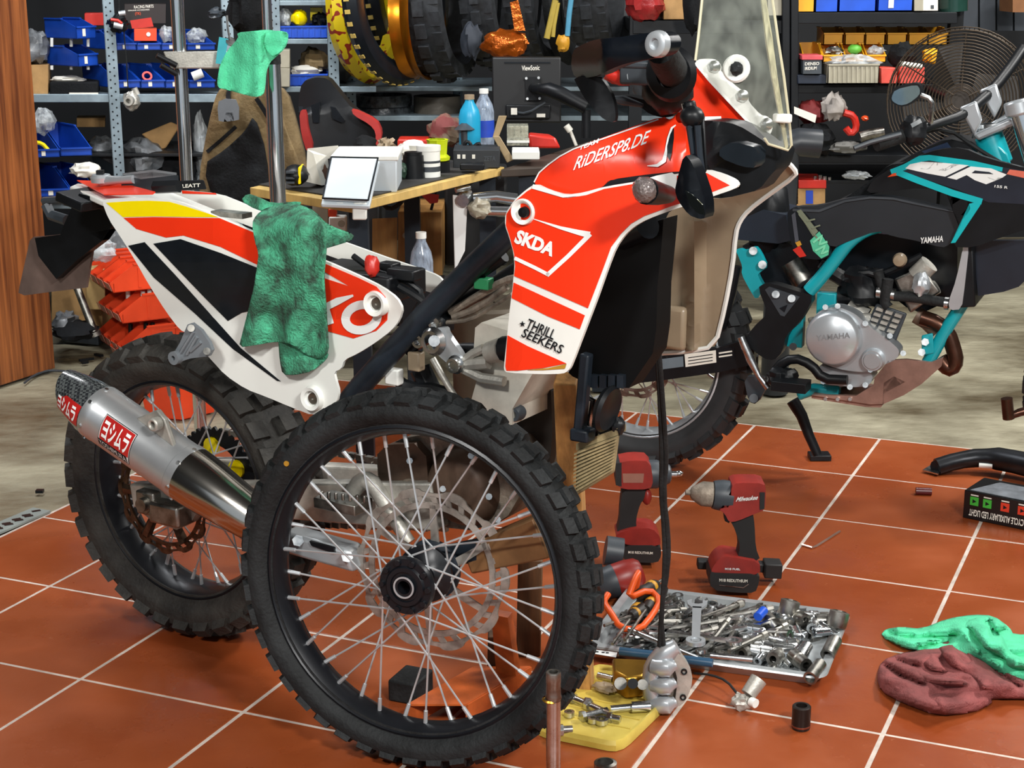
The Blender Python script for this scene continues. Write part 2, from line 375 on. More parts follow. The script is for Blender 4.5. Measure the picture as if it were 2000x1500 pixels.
# ================================================================ wheels
def wheel(parent, contact, psi, lean, R, rc, hw, rb, tyre_m, rim_m, spoke_m, hub_m, N, nsp, wide, hubr=.05, prefix='', flip=1):
    d = V((math.cos(psi), -math.sin(psi), 0)); n = V((math.sin(psi), math.cos(psi), 0)); z = V((0, 0, 1))
    u = z*math.cos(lean)+n*math.sin(lean); a = -(n*math.cos(lean)-z*math.sin(lean)); c = V(contact)+u*R
    h = rc-rb
    prof = [(rb-.012, .66*hw), (rb, .68*hw), (rb+.22*h, .92*hw), (rb+.5*h, hw), (rb+.78*h, .88*hw), (rb+.93*h, .55*hw), (rc, 0)]
    prof = prof+[(r, -l) for r, l in prof[-2::-1]]
    mb = MB(); mb.lathe(prof+[(rb-.004, 0)], c, a, 72, True, d)
    kh = R-rc
    def knob(t, lat, wl, lt, tilt, hh, skew=0):
        rad = d*math.cos(t)+u*math.sin(t); tan = -d*math.sin(t)+u*math.cos(t)
        r2 = rad*math.cos(tilt)+a*math.sin(tilt); l2 = a*math.cos(tilt)-rad*math.sin(tilt)
        p = c+rad*(rc*math.cos(0) - (abs(lat)/hw)**2.2*(rc-rb)*.36)+a*lat
        q = [(-1, -1), (1, -1), (1, 1), (-1, 1)]
        lo = [p+l2*(x*wl/2)+tan*(y*lt/2+skew*x)-r2*.006 for x, y in q]; hi = [p+l2*(x*wl/2*.86)+tan*(y*lt/2*.86+skew*x)+r2*hh for x, y in q]
        mb.hexa(lo, hi)
    pit = 2*math.pi*R/N
    for k in range(N):
        t = 2*math.pi*k/N; e = math.pi/N
        if wide:
            if k % 2: knob(t, 0, hw*.62, pit*.62, 0, kh)
            else:
                for sgn in (-1, 1): knob(t, sgn*hw*.30, hw*.48, pit*.62, sgn*.18, kh)
            for sgn in (-1, 1): knob(t+e*.3*sgn, sgn*hw*.84, hw*.50, pit*.66, sgn*.75, kh*.95, .004)
        else:
            for sgn in (-1, 1):
                knob(t+(e if sgn > 0 else 0)*.35, sgn*hw*.24, hw*.44, pit*.64, sgn*.12, kh)
                knob(t+(e if sgn > 0 else 0)*.35, sgn*hw*.70, hw*.50, pit*.66, sgn*.62, kh*.9, .003)
    ty = obj(prefix+'tyre', mb, tyre_m, parent, True, 40)
    w2 = hw*.66; rp = [(rb, w2), (rb-.006, w2+.003), (rb-.012, w2*.86), (rb-.020, w2*.45), (rb-.024, 0)]
    rp = rp+[(r, -l) for r, l in rp[-2::-1]]+[(rb-.015, -w2*.5), (rb-.018, 0), (rb-.015, w2*.5)]
    rim = obj(prefix+'rim', MB().lathe(rp, c, a, 72, True, d), rim_m, parent, True, 40)
    hp = [(.012, .052), (.020, .052), (.021, .046), (.026, .046), (.027, .050), (hubr*.66, .050), (hubr*.72, .046), (hubr*.95, .046), (hubr, .040), (hubr, .034), (hubr*.72, .028), (hubr*.5, .018)]
    hp = hp+[(r, -l) for r, l in hp[::-1]]
    hb = MB().lathe(hp, c, a, 40, True, d)
    for k in range(10):
        t = 2*math.pi*k/10; r = (d*math.cos(t)+u*math.sin(t))*hubr*.84
        hb.cyl(c+r+a*.040, c+r+a*.0515, hubr*.12, hubr*.10, n=8)
    obj('hub', hb, hub_m, rim, True, 35)
    if prefix == '': obj('bearing', MB().lathe([(.0165, .0535), (.0195, .0535), (.0195, .050), (.0165, .050)], c, a, 30, True), ALS, rim)
    sp = math.radians(62)
    for k in range(nsp):
        side = 1 if k % 2 else -1; sw = 1 if (k//2) % 2 else -1
        t = 2*math.pi*(k+.5)/nsp; th = t+sw*sp
        p0 = c+(d*math.cos(th)+u*math.sin(th))*hubr*.93+a*side*.036*flip
        p1 = c+(d*math.cos(t)+u*math.sin(t))*(rb-.022)+a*side*.006*flip
        q = MB().cyl(p0, p1, .0019, n=6); e = (p1-p0).normalized()
        q.cyl(p1-e*.024, p1, .0036, .0040, 8)
        obj('spoke', q, spoke_m, rim, True, 40)
    return c, d, u, a, rim
def wavy_disc(mb, c, d, u, a, r0, r1, th, nw, amp, holes, hr):
    n = 180; vs = []; fs = []
    for lat in (th/2, -th/2):
        for k in range(n):
            t = 2*math.pi*k/n; r = d*math.cos(t)+u*math.sin(t)
            vs.append(c+r*r0+a*lat)
        for k in range(n):
            t = 2*math.pi*k/n; r = d*math.cos(t)+u*math.sin(t); s_ = math.cos(nw*t)
            vs.append(c+r*(r1+amp*(abs(s_)**.5*(1 if s_ > 0 else -1)))+a*lat)
    for k in range(n):
        k2 = (k+1) % n
        # slots: leave ring sectors out
        slot = (k*holes/n) % 1
        fs += [(k, k2, n+k2, n+k), (2*n+k, 3*n+k, 3*n+k2, 2*n+k2), (n+k, n+k2, 3*n+k2, 3*n+k), (k, 2*n+k, 2*n+k2, k2)]
    mb.add(vs, fs)
def slotted_disc(mb, c, d, u, a, r0, r1, th, nw, amp, nh):
    # three concentric bands; the middle one is cut by slots, so one can look through
    rm0 = r0+(r1-r0)*.34; rm1 = r0+(r1-r0)*.66
    wavy_disc(mb, c, d, u, a, r0, rm0, th, nw, 0, 1, 0); wavy_disc(mb, c, d, u, a, rm1, r1, th, nw, amp, 1, 0)
    for k in range(nh):
        t0 = 2*math.pi*k/nh; t1 = t0+2*math.pi/nh*.42
        P = []
        for lat in (th/2, -th/2):
            for (r, t) in ((rm0-.001, t0), (rm0-.001, t1), (rm1+.001, t1+.05), (rm1+.001, t0+.05)):
                P.append(c+(d*math.cos(t)+u*math.sin(t))*r+a*lat)
        mb.hexa(P[4:], P[:4])
# ---- the front wheel, taken off and stood in front of the bike
ct = G(810, 1488)
FWH = thing('front_wheel', 'black spoked front wheel with knobbly tyre, removed and standing in front of the orange motorcycle', 'wheel', ct)
fc, fd, fu, fa, frim = wheel(FWH, ct, math.radians(22), math.radians(4), .341, .329, .046, .283, RUB, RIMB, SPK, RIMB, 44, 36, False, .052)
mb = MB(); slotted_disc(mb, fc-fa*.062, fd, fu, fa, .113, .146, .004, 10, .005, 30)
for k in range(6):
    t = 2*math.pi*(k+.3)/6; r = fd*math.cos(t)+fu*math.sin(t); q = -fd*math.sin(t)+fu*math.cos(t)
    mb.hexa([fc-fa*.064+r*.03-q*.012, fc-fa*.064+r*.118+q*.018, fc-fa*.064+r*.118+q*.030, fc-fa*.064+r*.03+q*.006],
            [fc-fa*.060+r*.03-q*.012, fc-fa*.060+r*.118+q*.018, fc-fa*.060+r*.118+q*.030, fc-fa*.060+r*.03+q*.006])
obj('brake_disc', mb, DISC, FWH)
mb = MB().lathe([(.024, .05), (.03, .05), (.055, .06), (.055, .068), (.024, .068)], fc, -fa, 30, True); obj('disc_carrier', mb, FRM, FWH)
obj('balance_mark', MB().cyl(fc+fa*.0445+(fd*math.cos(2.45)+fu*math.sin(2.45))*.302, fc+fa*.0465+(fd*math.cos(2.45)+fu*math.sin(2.45))*.302, .005, n=12), GOLD, FWH)
# ================================================================ orange and white motorcycle
bp0 = G(390, 1230); PSI = math.radians(32)
BP = Plane(bp0, PSI); bd, ba = BP.d, BP.a; UZ = V((0, 0, 1))
BK = thing('motorcycle', 'orange and white enduro motorcycle without its front wheel, propped up on the red tiles', 'motorcycle', bp0)
rc_, rd_, ru_, ra_, rrim = wheel(BK, bp0, PSI, 0, .325, .311, .068, .238, RUB2, RIMB, SPK, FRM, 32, 36, True, .055, 'rear_')
mb = MB(); slotted_disc(mb, rc_+ra_*.085, rd_, ru_, ra_, .098, .12, .005, 12, .004, 24)
for k in range(6):
    t = 2*math.pi*k/6; r = rd_*math.cos(t)+ru_*math.sin(t)
    mb.cyl(rc_+ra_*.085+r*.05, rc_+ra_*.085+r*.104, .009, .012, 6)
obj('rear_brake_disc', mb, CHN, BK)
mb = MB(); wavy_disc(mb, rc_-ra_*.08, rd_, ru_, ra_, .07, .105, .006, 40, .004, 1, 0); obj('rear_sprocket', mb, BPL, BK)
for k in range(5):
    t = 2*math.pi*k/5+.4; r = rd_*math.cos(t)+ru_*math.sin(t)
    obj('sprocket_bolt_cover', MB().cyl(rc_-ra_*.078+r*.066, rc_-ra_*.07+r*.066, .02, n=12), YEL, BK)
mb = MB().cyl(rc_-ra_*.12, rc_+ra_*.135, .012).cyl(rc_+ra_*.115, rc_+ra_*.14, .021, n=6).cyl(rc_+ra_*.138, rc_+ra_*.150, .014, n=16)
obj('rear_axle', mb, STD, BK)
# swingarm, chain and rear caliper
def bt(L, r, off=0., n=10, sm=1): return MB().tube(BP.pts(L, off), r, n, sm)
sw0 = rc_+ra_*.10; sw1 = BP(860, 985, .10)
def beam(p, q, w0, h0, w1, h1, mb=None):
    mb = mb or MB(); p, q = V(p), V(q); x = (q-p).normalized(); y = UZ.cross(x).normalized(); z = x.cross(y)
    f = lambda c, w_, h_: [c-y*w_/2-z*h_/2, c+y*w_/2-z*h_/2, c+y*w_/2+z*h_/2, c-y*w_/2+z*h_/2]
    return mb.hexa(f(p, w0, h0), f(q, w1, h1))
obj('swingarm', beam(sw0-bd*.06, sw1, .03, .05, .04, .09, beam(rc_-ra_*.10-bd*.06, BP(860, 960, -.10), .03, .05, .04, .09)), ALU, BK, bevel=.004)
obj('axle_block', MB().box(rc_+ra_*.112, (.05, .05, .05), MX.Rotation(-PSI, 3, 'Z')), STD, BK, bevel=.004)
ch = MB()
for k in range(26):
    p = V(rc_)-ra_*.085+ru_*.10+bd*(.03+k*.022); ch.box(p, (.017, .012, .012), MX.Rotation(-PSI, 3, 'Z'))
    p = V(rc_)-ra_*.085-ru_*.10+bd*(.03+k*.022)+ru_*(.0035*k); ch.box(p, (.017, .012, .012), MX.Rotation(-PSI, 3, 'Z'))
tag(obj('drive_chain', ch, STD, BK), kind='stuff')
obj('caliper_bracket', panel.__call__('caliper_bracket', [(275, 1000), (300, 985), (372, 985), (385, 1000), (372, 1022), (345, 1035), (300, 1020)], BP, .11, .03, ALU, BK) and MB().box(BP(335, 1000, .125), (.08, .05, .045), MX.Rotation(-PSI, 3, 'Z')), STD, BK, bevel=.006)
# muffler
MO = .235
mA = BP(196, 806, MO); mB_ = BP(372, 928, MO); mC = BP(505, 1018, MO-.02); mD = BP(640, 1080, .12); mx = (mB_-mA).normalized(); mR = .0545
me1 = (ba-mx*ba.dot(mx)).normalized(); me2 = mx.cross(me1); me2 = me2 if me2.z > 0 else -me2
L_ = (mB_-mA).length
mb = MB().lathe([(mR*.8, -.004), (mR*1.02, -.004), (mR*1.02, .016), (mR, .018), (mR, L_-.02), (mR*1.03, L_-.018), (mR*1.03, L_), (mR*.9, L_)], mA, mx, 48)
muf = obj('muffler', mb, mat('brushed_aluminium', '#c6c9cb', .32, .75, var=.03, vs=30), BK, True, 30)
obj('muffler_cone', MB().lathe([(mR*1.03, 0), (mR*1.0, .04), (mR*.78, (mC-mB_).length), (.024, (mC-mB_).length+.05)], mB_, mx, 48), mat('polished_steel', '#cfcac2', .16, 1, var=.06), BK)
CARB = mat('carbon_fibre', '#23262a', .25, coat=.7)
nt = CARB.node_tree; ck = nt.nodes.new('ShaderNodeTexChecker'); ck.inputs['Scale'].default_value = 170
ck.inputs[1].default_value = (.02, .022, .025, 1); ck.inputs[2].default_value = (.09, .1, .1, 1)
nt.links.new(nt.nodes['Texture Coordinate'].outputs['Object'], ck.inputs[0]); nt.links.new(ck.outputs[0], nt.nodes['Principled BSDF'].inputs['Base Color'])
n = 40; vs = []; fs = []
for i, (rr, hh) in enumerate(((1.0, 0), (.98, .03), (.86, .07), (.72, .105), (.55, .10), (.5, .05))):
    for k in range(n):
        t = 2*math.pi*k/n; cut = (1-.42*(1-math.sin(t))*.5)
        vs.append(mA-mx*hh*cut+(me1*math.cos(t)+me2*math.sin(t))*mR*rr)
for i in range(5):
    for k in range(n): fs.append((i*n+k, i*n+(k+1) % n, (i+1)*n+(k+1) % n, (i+1)*n+k))
cap = obj('muffler_end_cap', MB().add(vs, fs), CARB, BK)
def cylpt(t, ph, r=None): return mA+mx*(L_*t)+(me1*math.cos(ph)+me2*math.sin(ph))*(r or mR)
def cylpatch(name, t0, t1, p0, p1, m, parent, r, sk=0.):
    vs = []; fs = []; nx, ny = 8, 8
    for i in range(nx+1):
        for j in range(ny+1): vs.append(cylpt(t0+(t1-t0)*i/nx+sk*(j/ny), p0+(p1-p0)*j/ny, r))
    for i in range(nx):
        for j in range(ny): fs.append((i*(ny+1)+j, (i+1)*(ny+1)+j, (i+1)*(ny+1)+j+1, i*(ny+1)+j+1))
    return obj(name, MB().add(vs, fs), m, parent)
cylpatch('badge_border', .225, .565, -.46, .76, BLK, muf, mR+.0006, -.02); cylpatch('badge_frame', .23, .56, -.43, .73, mat('silver_film', '#d0cfcb', .3), muf, mR+.0010, -.02)
cylpatch('badge', .237, .553, -.16, .71, mat('crimson_decal', '#b3221f', .3), muf, mR+.0014, -.02); cylpatch('badge_base', .237, .553, -.41, -.16, BLK, muf, mR+.0014, -.02)
def cyltext(name, s, t0, t1, p0, p1, m, parent, r, bold=.02, rf=None):
    uv, fs = text2d(s, bold); mb = MB()
    mb.v = [tuple(cylpt(t0+(t1-t0)*u-.02*v, p0+(p1-p0)*v, rf(t0+(t1-t0)*u) if rf else r)) for u, v in uv]; mb.f = fs
    return obj(name, mb, m, parent, True, 0)
cyltext('badge_lettering', '\u30e8\u30b7\u30e0\u30e9', .255, .535, -.09, .63, WHD, muf, mR+.002, .03)
cyltext('badge_lettering', 'YOSHIMURA', .25, .545, -.37, -.20, mat('silver_film', '#d0cfcb'), muf, mR+.002, .0)
def capr(t):
    h = -t*L_/.80; T_ = ((0, 1.0), (.03, .98), (.07, .86), (.105, .72), (.2, .6))
    for (a, b), (c, d_) in zip(T_, T_[1:]):
        if h <= c: return mR*(b+(d_-b)*max(0, h-a)/(c-a))+.0016
    return mR*.6
ct0 = -.074/L_; ct1 = -.006/L_
vs = []; fs = []
for i in range(9):
    for j in range(7):
        t = ct0+(ct1-ct0)*i/8; vs.append(cylpt(t, -.40+.85*j/6, capr(t)-.0006))
for i in range(8):
    for j in range(6): fs.append((i*7+j, i*7+7+j, i*7+8+j, i*7+j+1))
obj('cap_badge', MB().add(vs, fs), mat('crimson_decal', '#b3221f'), cap)
cyltext('cap_lettering', '\u30e8\u30b7\u30e0\u30e9', ct0*.94, ct1*1.6, -.28, .34, WHD, cap, 0, .03, capr)
for ph in (-.9, -.2, .75, 1.5):
    for t in (.02, .985): obj('rivet', MB().cyl(cylpt(t, ph), cylpt(t, ph, mR+.004), .004, n=8), STL, muf)
obj('muffler_bracket', MB().prism([cylpt(.42, 1.2), cylpt(.85, 1.1), cylpt(.72, 1.25, mR+.045), cylpt(.62, 1.3, mR+.05)], me1*-.012).lathe([(.006, 0), (.013, 0), (.013, .02), (.006, .02)], cylpt(.68, 1.22, mR+.032), me1, 16, True), ALU, BK, bevel=.003)
# ---- tail
SO = lambda x, y: .135+.03*math.sin(min(1, max(0, (y-390)/230))*math.pi)*.8 - .00012*max(0, 420-x)+.0002*max(0, x-500)*.5
side = [(198, 391), (215, 388), (250, 387), (300, 388), (345, 392), (385, 407), (427, 425), (490, 450), (560, 482), (632, 508), (700, 538), (745, 560), (775, 582), (786, 603), (780, 625), (765, 645), (735, 668), (700, 690), (672, 703), (667, 720), (652, 727), (656, 745), (662, 765), (658, 785), (640, 801), (612, 812), (570, 796), (520, 775), (480, 760), (440, 733), (410, 700), (385, 672), (365, 650), (352, 645), (325, 610), (290, 555), (262, 505), (235, 462), (212, 428)]
panel('tail_side_panel', chaikin(side, 1), BP, SO, .006, WHT, BK, 16, 0, 30)
sticker('yellow_stripe', [(207, 396), (250, 393), (290, 392), (330, 394), (362, 403), (400, 415), (426, 424), (380, 424), (300, 422.5), (240, 424)], BP, SO, YEL, BK, cell=16)
sticker('orange_stripe', [(241, 425.5), (300, 424), (380, 425.5), (428, 426), (490, 452), (560, 484), (632, 514), (700, 543), (735, 560), (752, 580), (757, 597), (700, 570), (632, 530), (560, 545), (500, 516), (430, 482), (358, 460), (324, 464), (266, 447)], BP, SO, RED, BK, cell=16)
sticker('black_panel', [(299, 476), (352, 467), (430, 494), (497, 521), (560, 545), (520, 600), (472, 611), (445, 627), (400, 582), (350, 530)], BP, SO, BLK, BK, cell=16)
sticker('black_stripe', [(250, 480), (282, 473), (340, 535), (400, 602), (470, 680), (548, 745), (541, 744), (455, 682), (380, 612), (300, 542)], BP, SO, BLK, BK, cell=16)
sticker('orange_field', [(560, 560), (632, 543), (690, 562), (728, 582), (745, 600), (757, 606), (756, 625), (735, 646), (690, 661), (640, 647), (560, 640)], BP, SO, RED, BK, cell=16)
ribbon('letter_k', [(620, 562), (626, 600), (628, 640)], 18, BP, SO, WHD, BK, .003)
ribbon('letter_k', [(630, 603), (660, 588), (690, 577)], [14, 14, 4], BP, SO, WHD, BK, .0032)
ribbon('letter_k', [(636, 600), (646, 633)], 13, BP, SO, WHD, BK, .0034)
if 0: sticker('letter_k', [(612, 562), (632, 558), (648, 563), (641, 574), (634, 590), (690, 577), (650, 604), (648, 633), (634, 632), (632, 612), (612, 618)], BP, SO, WHD, BK, .0024, 16)
ring = [(706+42*math.cos(t)-4*math.sin(t), 619+32*math.sin(t)) for t in [math.radians(x) for x in range(-30, 331, 12)]]
ringi = [(707+21*math.cos(t), 622+17*math.sin(t)) for t in [math.radians(x) for x in range(330, -31, -12)]]
ribbon('letter_o', [(706+31*math.cos(t)-4*math.sin(t), 620+25*math.sin(t)) for t in [math.radians(x) for x in range(-20, 345, 15)]], 17, BP, SO, WHD, BK, .003, 2)
def boss(px, py, off, r, parent, m1=WHT, m2=STD):
    c = BP(px, py, off)
    o = obj('bolt_boss', MB().lathe([(1e-4, .0028), (r*.60, .0028), (r*.70, .010), (r*.98, .012), (r*1.06, .004), (r*1.08, -.004)], c, ba, 28), m1, parent)
    obj('bolt', MB().lathe([(1e-4, .0035), (r*.14, .0035), (r*.16, .006), (r*.46, .0065), (r*.5, .003)], c+bd*r*.08, ba, 20), m2, o)
boss(737, 592, SO(737, 592)+.002, .022, BK); boss(613, 777, SO(613, 777)+.002, .022, BK)
# top of tail: three white and orange covers between the two side panels
top = [BP(200, 392, .11), BP(330, 391, .115), BP(430, 425, .12), BP(500, 455, .13), BP(500, 455, -.12), BP(430, 412, -.12), BP(330, 372, -.10), BP(150, 358, -.03), BP(136, 364, .03)]
obj('tail_top_cover', MB().prism(top, (0, 0, -.012)), WHT, BK, bevel=.003)
def topquad(name, L, m, lift=.002):
    nrm = (top[1]-top[0]).cross(top[7]-top[0]); nrm = nrm if nrm.z > 0 else -nrm; nrm.normalize()
    pt = top[0]
    P = []
    for x, y in L:
        d = ray(x, y); P.append(CP+d*((pt-CP).dot(nrm)/d.dot(nrm))+nrm*lift)
    return obj(name, MB().prism(P, nrm*.002), m, BK, True, 0)
topquad('orange_tail_decal', [(152, 359), (230, 362), (305, 382), (300, 386), (205, 387)], RED, .006)
panel('far_side_panel', chaikin([(300, 372), (352, 372), (425, 378), (480, 400), (560, 440), (640, 462), (700, 483), (760, 505), (820, 525), (855, 538), (868, 552), (855, 575), (800, 560), (700, 520), (560, 470), (430, 420), (340, 392)], 1), BP, -.135, .006, WHT, BK, 24)
sticker('far_orange_decal', [(355, 372), (420, 377), (423, 380), (356, 378)], BP, -.135, RED, BK)
obj('tail_underside', MB().hexa(BP.pts([(200, 396), (150, 385), (155, 378), (200, 390)], .08), BP.pts([(260, 470), (160, 400), (200, 385), (420, 425)], -.08)), BPL, BK)
# plate holder, mud flap
panel('plate_holder', [(120, 400), (215, 398), (218, 440), (215, 448), (175, 455), (200, 470), (150, 508), (110, 545), (75, 500), (68, 465), (118, 458), (122, 445), (140, 405)], BP, 0, .02, BPL, BK, 40)
panel('mud_flap', [(58, 470), (65, 463), (118, 458), (180, 490), (168, 562), (100, 570), (48, 577), (36, 572), (38, 560)], BP, -.02, .006, mat('smoked_flap', '#6d5c55', .35, var=.2), BK, 40, 0)
obj('tail_light', beam(BP(140, 378, .06), BP(195, 400, .06), .09, .02, .1, .02), BPL, BK, bevel=.003)
for (q, r) in (([(85, 392), (140, 388)], .008), ([(90, 400), (100, 420), (130, 430)], .012)): obj('plate_bracket', bt(q, r, -.05, 8, 0), DGR, BK)
# exhaust hanger
obj('exhaust_hanger', panel('exhaust_hanger_plate', [(366, 634), (374, 631), (392, 645), (408, 668), (414, 684), (407, 696), (372, 700), (348, 708), (338, 702), (339, 690), (352, 668)], BP, .185, .008, mat('grey_hanger', '#757b80', .45), BK, 25) and MB().lathe([(.005, 0), (.013, 0), (.013, .014), (.005, .014)], BP(348, 697, .184), ba, 20, True), MATS['grey_hanger'], BK)
for L_3 in (((378, 648), (352, 690)), ((385, 658), (365, 692)), ((392, 668), (372, 686))): obj('hanger_rib', MB().tube(BP.pts(L_3, .187), .0035, 6), MATS['grey_hanger'], BK)
for x, y in ((373, 641), (404, 686)): obj('hanger_bolt_head', MB().cyl(BP(x, y, .184), BP(x, y, .192), .007, n=12), STD, BK)
# parts lying under the seat opening
obj('battery_box', MB().box(BP(712, 548, .0), (.20, .12, .05), MX.Rotation(-PSI, 3, 'Z')), BPL, BK, bevel=.005)
obj('relay', MB().box(BP(760, 530, .0), (.035, .03, .035), MX.Rotation(-PSI, 3, 'Z')), BPL, BK, bevel=.003)
obj('battery_terminal', MB().blob(BP(727, 520, .06), (.014, .014, .02), 3), PRED, BK)
obj('fuse_holder', MB().box(BP(790, 535, .02), (.06, .03, .02), MX.Rotation(-PSI, 3, 'Z')), BPL, BK, bevel=.003)
obj('wiring', MB().tube(BP.pts([(690, 500), (730, 530), (790, 545), (830, 575), (810, 610)], .02), .006, 8, 1).tube(BP.pts([(780, 560), (815, 580), (840, 600), (800, 640)], .03), .008, 8, 1), BPL, BK)
obj('latch_plate', MB().box(BP(452, 418, .0), (.08, .03, .01), MX.Rotation(-PSI, 3, 'Z')), STD, BK)
# ---- frame
fr = MB()
fr.tube(BP.pts([(660, 810), (712, 745), (762, 690), (830, 615), (915, 530), (1010, 440)], .10), .021, 16)
obj('frame_tube', fr, FRM, BK)
fr = MB().tube(BP.pts([(830, 640), (900, 590), (960, 560), (1020, 520)], .06), .014, 10, 1).tube(BP.pts([(800, 690), (830, 640), (900, 560), (985, 500)], .085), .011, 10, 1).tube(BP.pts([(840, 640), (880, 690), (960, 690)], .02), .02, 10)
obj('frame_brace', fr, BPL, BK)
panel('frame_gusset', [(788, 640), (850, 610), (870, 625), (868, 650), (835, 670), (800, 690), (770, 692), (760, 680)], BP, .095, .03, BPL, BK, 40)
for x, y in ((855, 631), (822, 665)): obj('frame_bolt', MB().lathe([(1e-4, .006), (.005, .006), (.007, .012), (.012, .012), (.012, 0)], BP(x, y, .095), ba, 14), STL, BK)
lk = panel('engine_hanger', chaikin([(838, 645), (858, 640), (870, 640), (873, 652), (905, 697), (908, 715), (895, 725), (878, 714), (842, 682)], 1), BP, .125, .012, ALS, BK, 30)
obj('hanger_stud', MB().cyl(BP(848, 666, .12), BP(848, 666, .175), .010, n=12).lathe([(.02, 0), (.026, .002), (.02, .012), (.014, .012)], BP(848, 666, .125), ba, 24), STL, BK)
obj('hanger_bolt', MB().lathe([(1e-4, .014), (.007, .014), (.008, .016), (.013, .016), (.013, .006), (.017, .005), (.017, 0)], BP(893, 711, .125), ba, 18), STL, BK)
# ---- engine
def bbox(name, poly, off, th, m, cell=60, rd=1, bev=.004):
    o = panel(name, chaikin(poly, rd) if rd else poly, BP, off, th, m, BK, cell, 0, 30)
    return o
bbox('cylinder', [(928, 640), (940, 630), (1005, 650), (1040, 660), (1040, 730), (1000, 800), (1000, 830), (915, 830), (918, 790), (932, 740), (924, 700)], .10, .14, mat('pale_cylinder', '#d2cdc0', .5, .25, var=.15, vs=14), 60, 0)
obj('cylinder_flange', MB().tube(BP.pts([(895, 712), (925, 690), (945, 680)], .118), .008, 8).tube(BP.pts([(900, 718), (940, 738), (985, 745)], .118), .009, 8).tube(BP.pts([(905, 712), (955, 708)], .116), .012, 8), ALU, BK)
obj('coolant_neck', MB().cyl(BP(958, 688, .115), BP(985, 682, .125), .019, .022, 18), ALU, BK)
obj('coolant_hose', bt([(982, 682), (1005, 680), (1040, 690)], .022, .125), BPL, BK)
bbox('crankcase', [(735, 880), (800, 850), (900, 850), (1000, 880), (1020, 960), (985, 1020), (900, 1040), (790, 1000), (740, 960)], .08, .18, ENG)
obj('clutch_cover', MB().lathe([(1e-4, .03), (.05, .03), (.062, .024), (.07, .008), (.075, 0), (.075, -.03)], BP(905, 950, .085), ba, 36), ENB, BK)
obj('water_pump', MB().lathe([(1e-4, .03), (.02, .028), (.032, .012), (.034, 0)], BP(810, 965, .09), ba, 24), ENG, BK)
bbox('gearbox_cover', [(735, 870), (830, 865), (840, 985), (780, 990), (742, 950)], .10, .1, ENB)
for x, y in ((865, 955), (955, 970), (972, 1015), (800, 900), (920, 890)): obj('cover_bolt', MB().cyl(BP(x, y, .1), BP(x, y, .118), .006, n=8), STL, BK)
bbox('dark_engine_block', [(990, 735), (1075, 735), (1080, 870), (1060, 960), (1000, 900), (990, 800)], -.02, .02, mat('dark_engine', '#2c2520', .55, var=.3))
obj('oil_filler', MB().lathe([(.006, .02), (.012, .02), (.014, 0), (.012, -.005), (.006, 0)], BP(1014, 805, .075), ba, 20, True), DGR, BK)
obj('hose_bundle', MB().tube(BP.pts([(880, 610), (930, 580), (985, 548), (1020, 540)], .08), .007, 8, 1).tube(BP.pts([(885, 620), (940, 600), (990, 560)], .085), .006, 8, 1).tube(BP.pts([(870, 630), (920, 625), (960, 600), (1000, 575)], .09), .004, 8, 1), ENG, BK)
obj('wire_connector', MB().box(BP(945, 553, .09), (.03, .02, .02), MX.Rotation(-PSI, 3, 'Z')), GRN, BK, bevel=.002)
obj('fuse_connector', MB().box(BP(813, 705, .09), (.026, .02, .035), MX.Rotation(-PSI, 3, 'Z')), INN, BK, bevel=.003)
obj('cable_stay', bt([(845, 700), (870, 745), (895, 785)], .006, .08), ALU, BK)
obj('side_stand_switch', MB().box(BP(770, 735, .085), (.03, .02, .03), MX.Rotation(-PSI, 3, 'Z')), WHT, BK, bevel=.003)
obj('black_hoses', MB().tube(BP.pts([(760, 730), (800, 760), (860, 760), (900, 790)], .07), .012, 8, 1).tube(BP.pts([(820, 720), (850, 780)], .05), .02, 8), BPL, BK)
# foot peg, brake pedal, chrome sub link
obj('brake_pedal', MB().tube(BP.pts([(690, 960), (705, 940), (722, 938), (742, 965), (770, 1015), (800, 1060)], .13), [.016, .017, .017, .015, .013, .012], 12, 1), ALU, BK)
pg = MB().box(BP(670, 982, .16), (.095, .055, .02), MX.Rotation(-PSI, 3, 'Z'))
for k in range(7):
    for e in (-1, 1): pg.box(BP(628+k*14, 966+k*1.5, .16+.02*e), (.006, .006, .014), MX.Rotation(-PSI, 3, 'Z'))
obj('foot_peg', pg, STD, BK, bevel=.002)
lp = obj('lower_link', MB().hexa(*(lambda A: ([p-ba*.025 for p in A], [p+ba*.025 for p in A]))(BP.pts([(556, 1070), (566, 1030), (692, 1066), (706, 1112)], .19))), ALS, BK, bevel=.008)
obj('link_slot', MB().hexa(*(lambda A: ([p for p in A], [p+ba*.006 for p in A]))(BP.pts([(612, 1064), (608, 1055), (655, 1068), (658, 1080)], .213))), BPL, lp)
for x, y in ((582, 1056), (678, 1087)): obj('link_bolt', MB().cyl(BP(x, y, .21), BP(x, y, .222), .011, n=6), STL, lp)
obj('bash_plate', beam(BP(940, 1080, .09), BP(1085, 1035, .09), .10, .05, .10, .075), mat('bronze_plate', '#8a6440', .5, .3, var=.2), BK, bevel=.004)
obj('side_bracket', beam(BP(870, 1085, .13), BP(1010, 1062, .12), .03, .035, .03, .045), FRM, BK, bevel=.006)
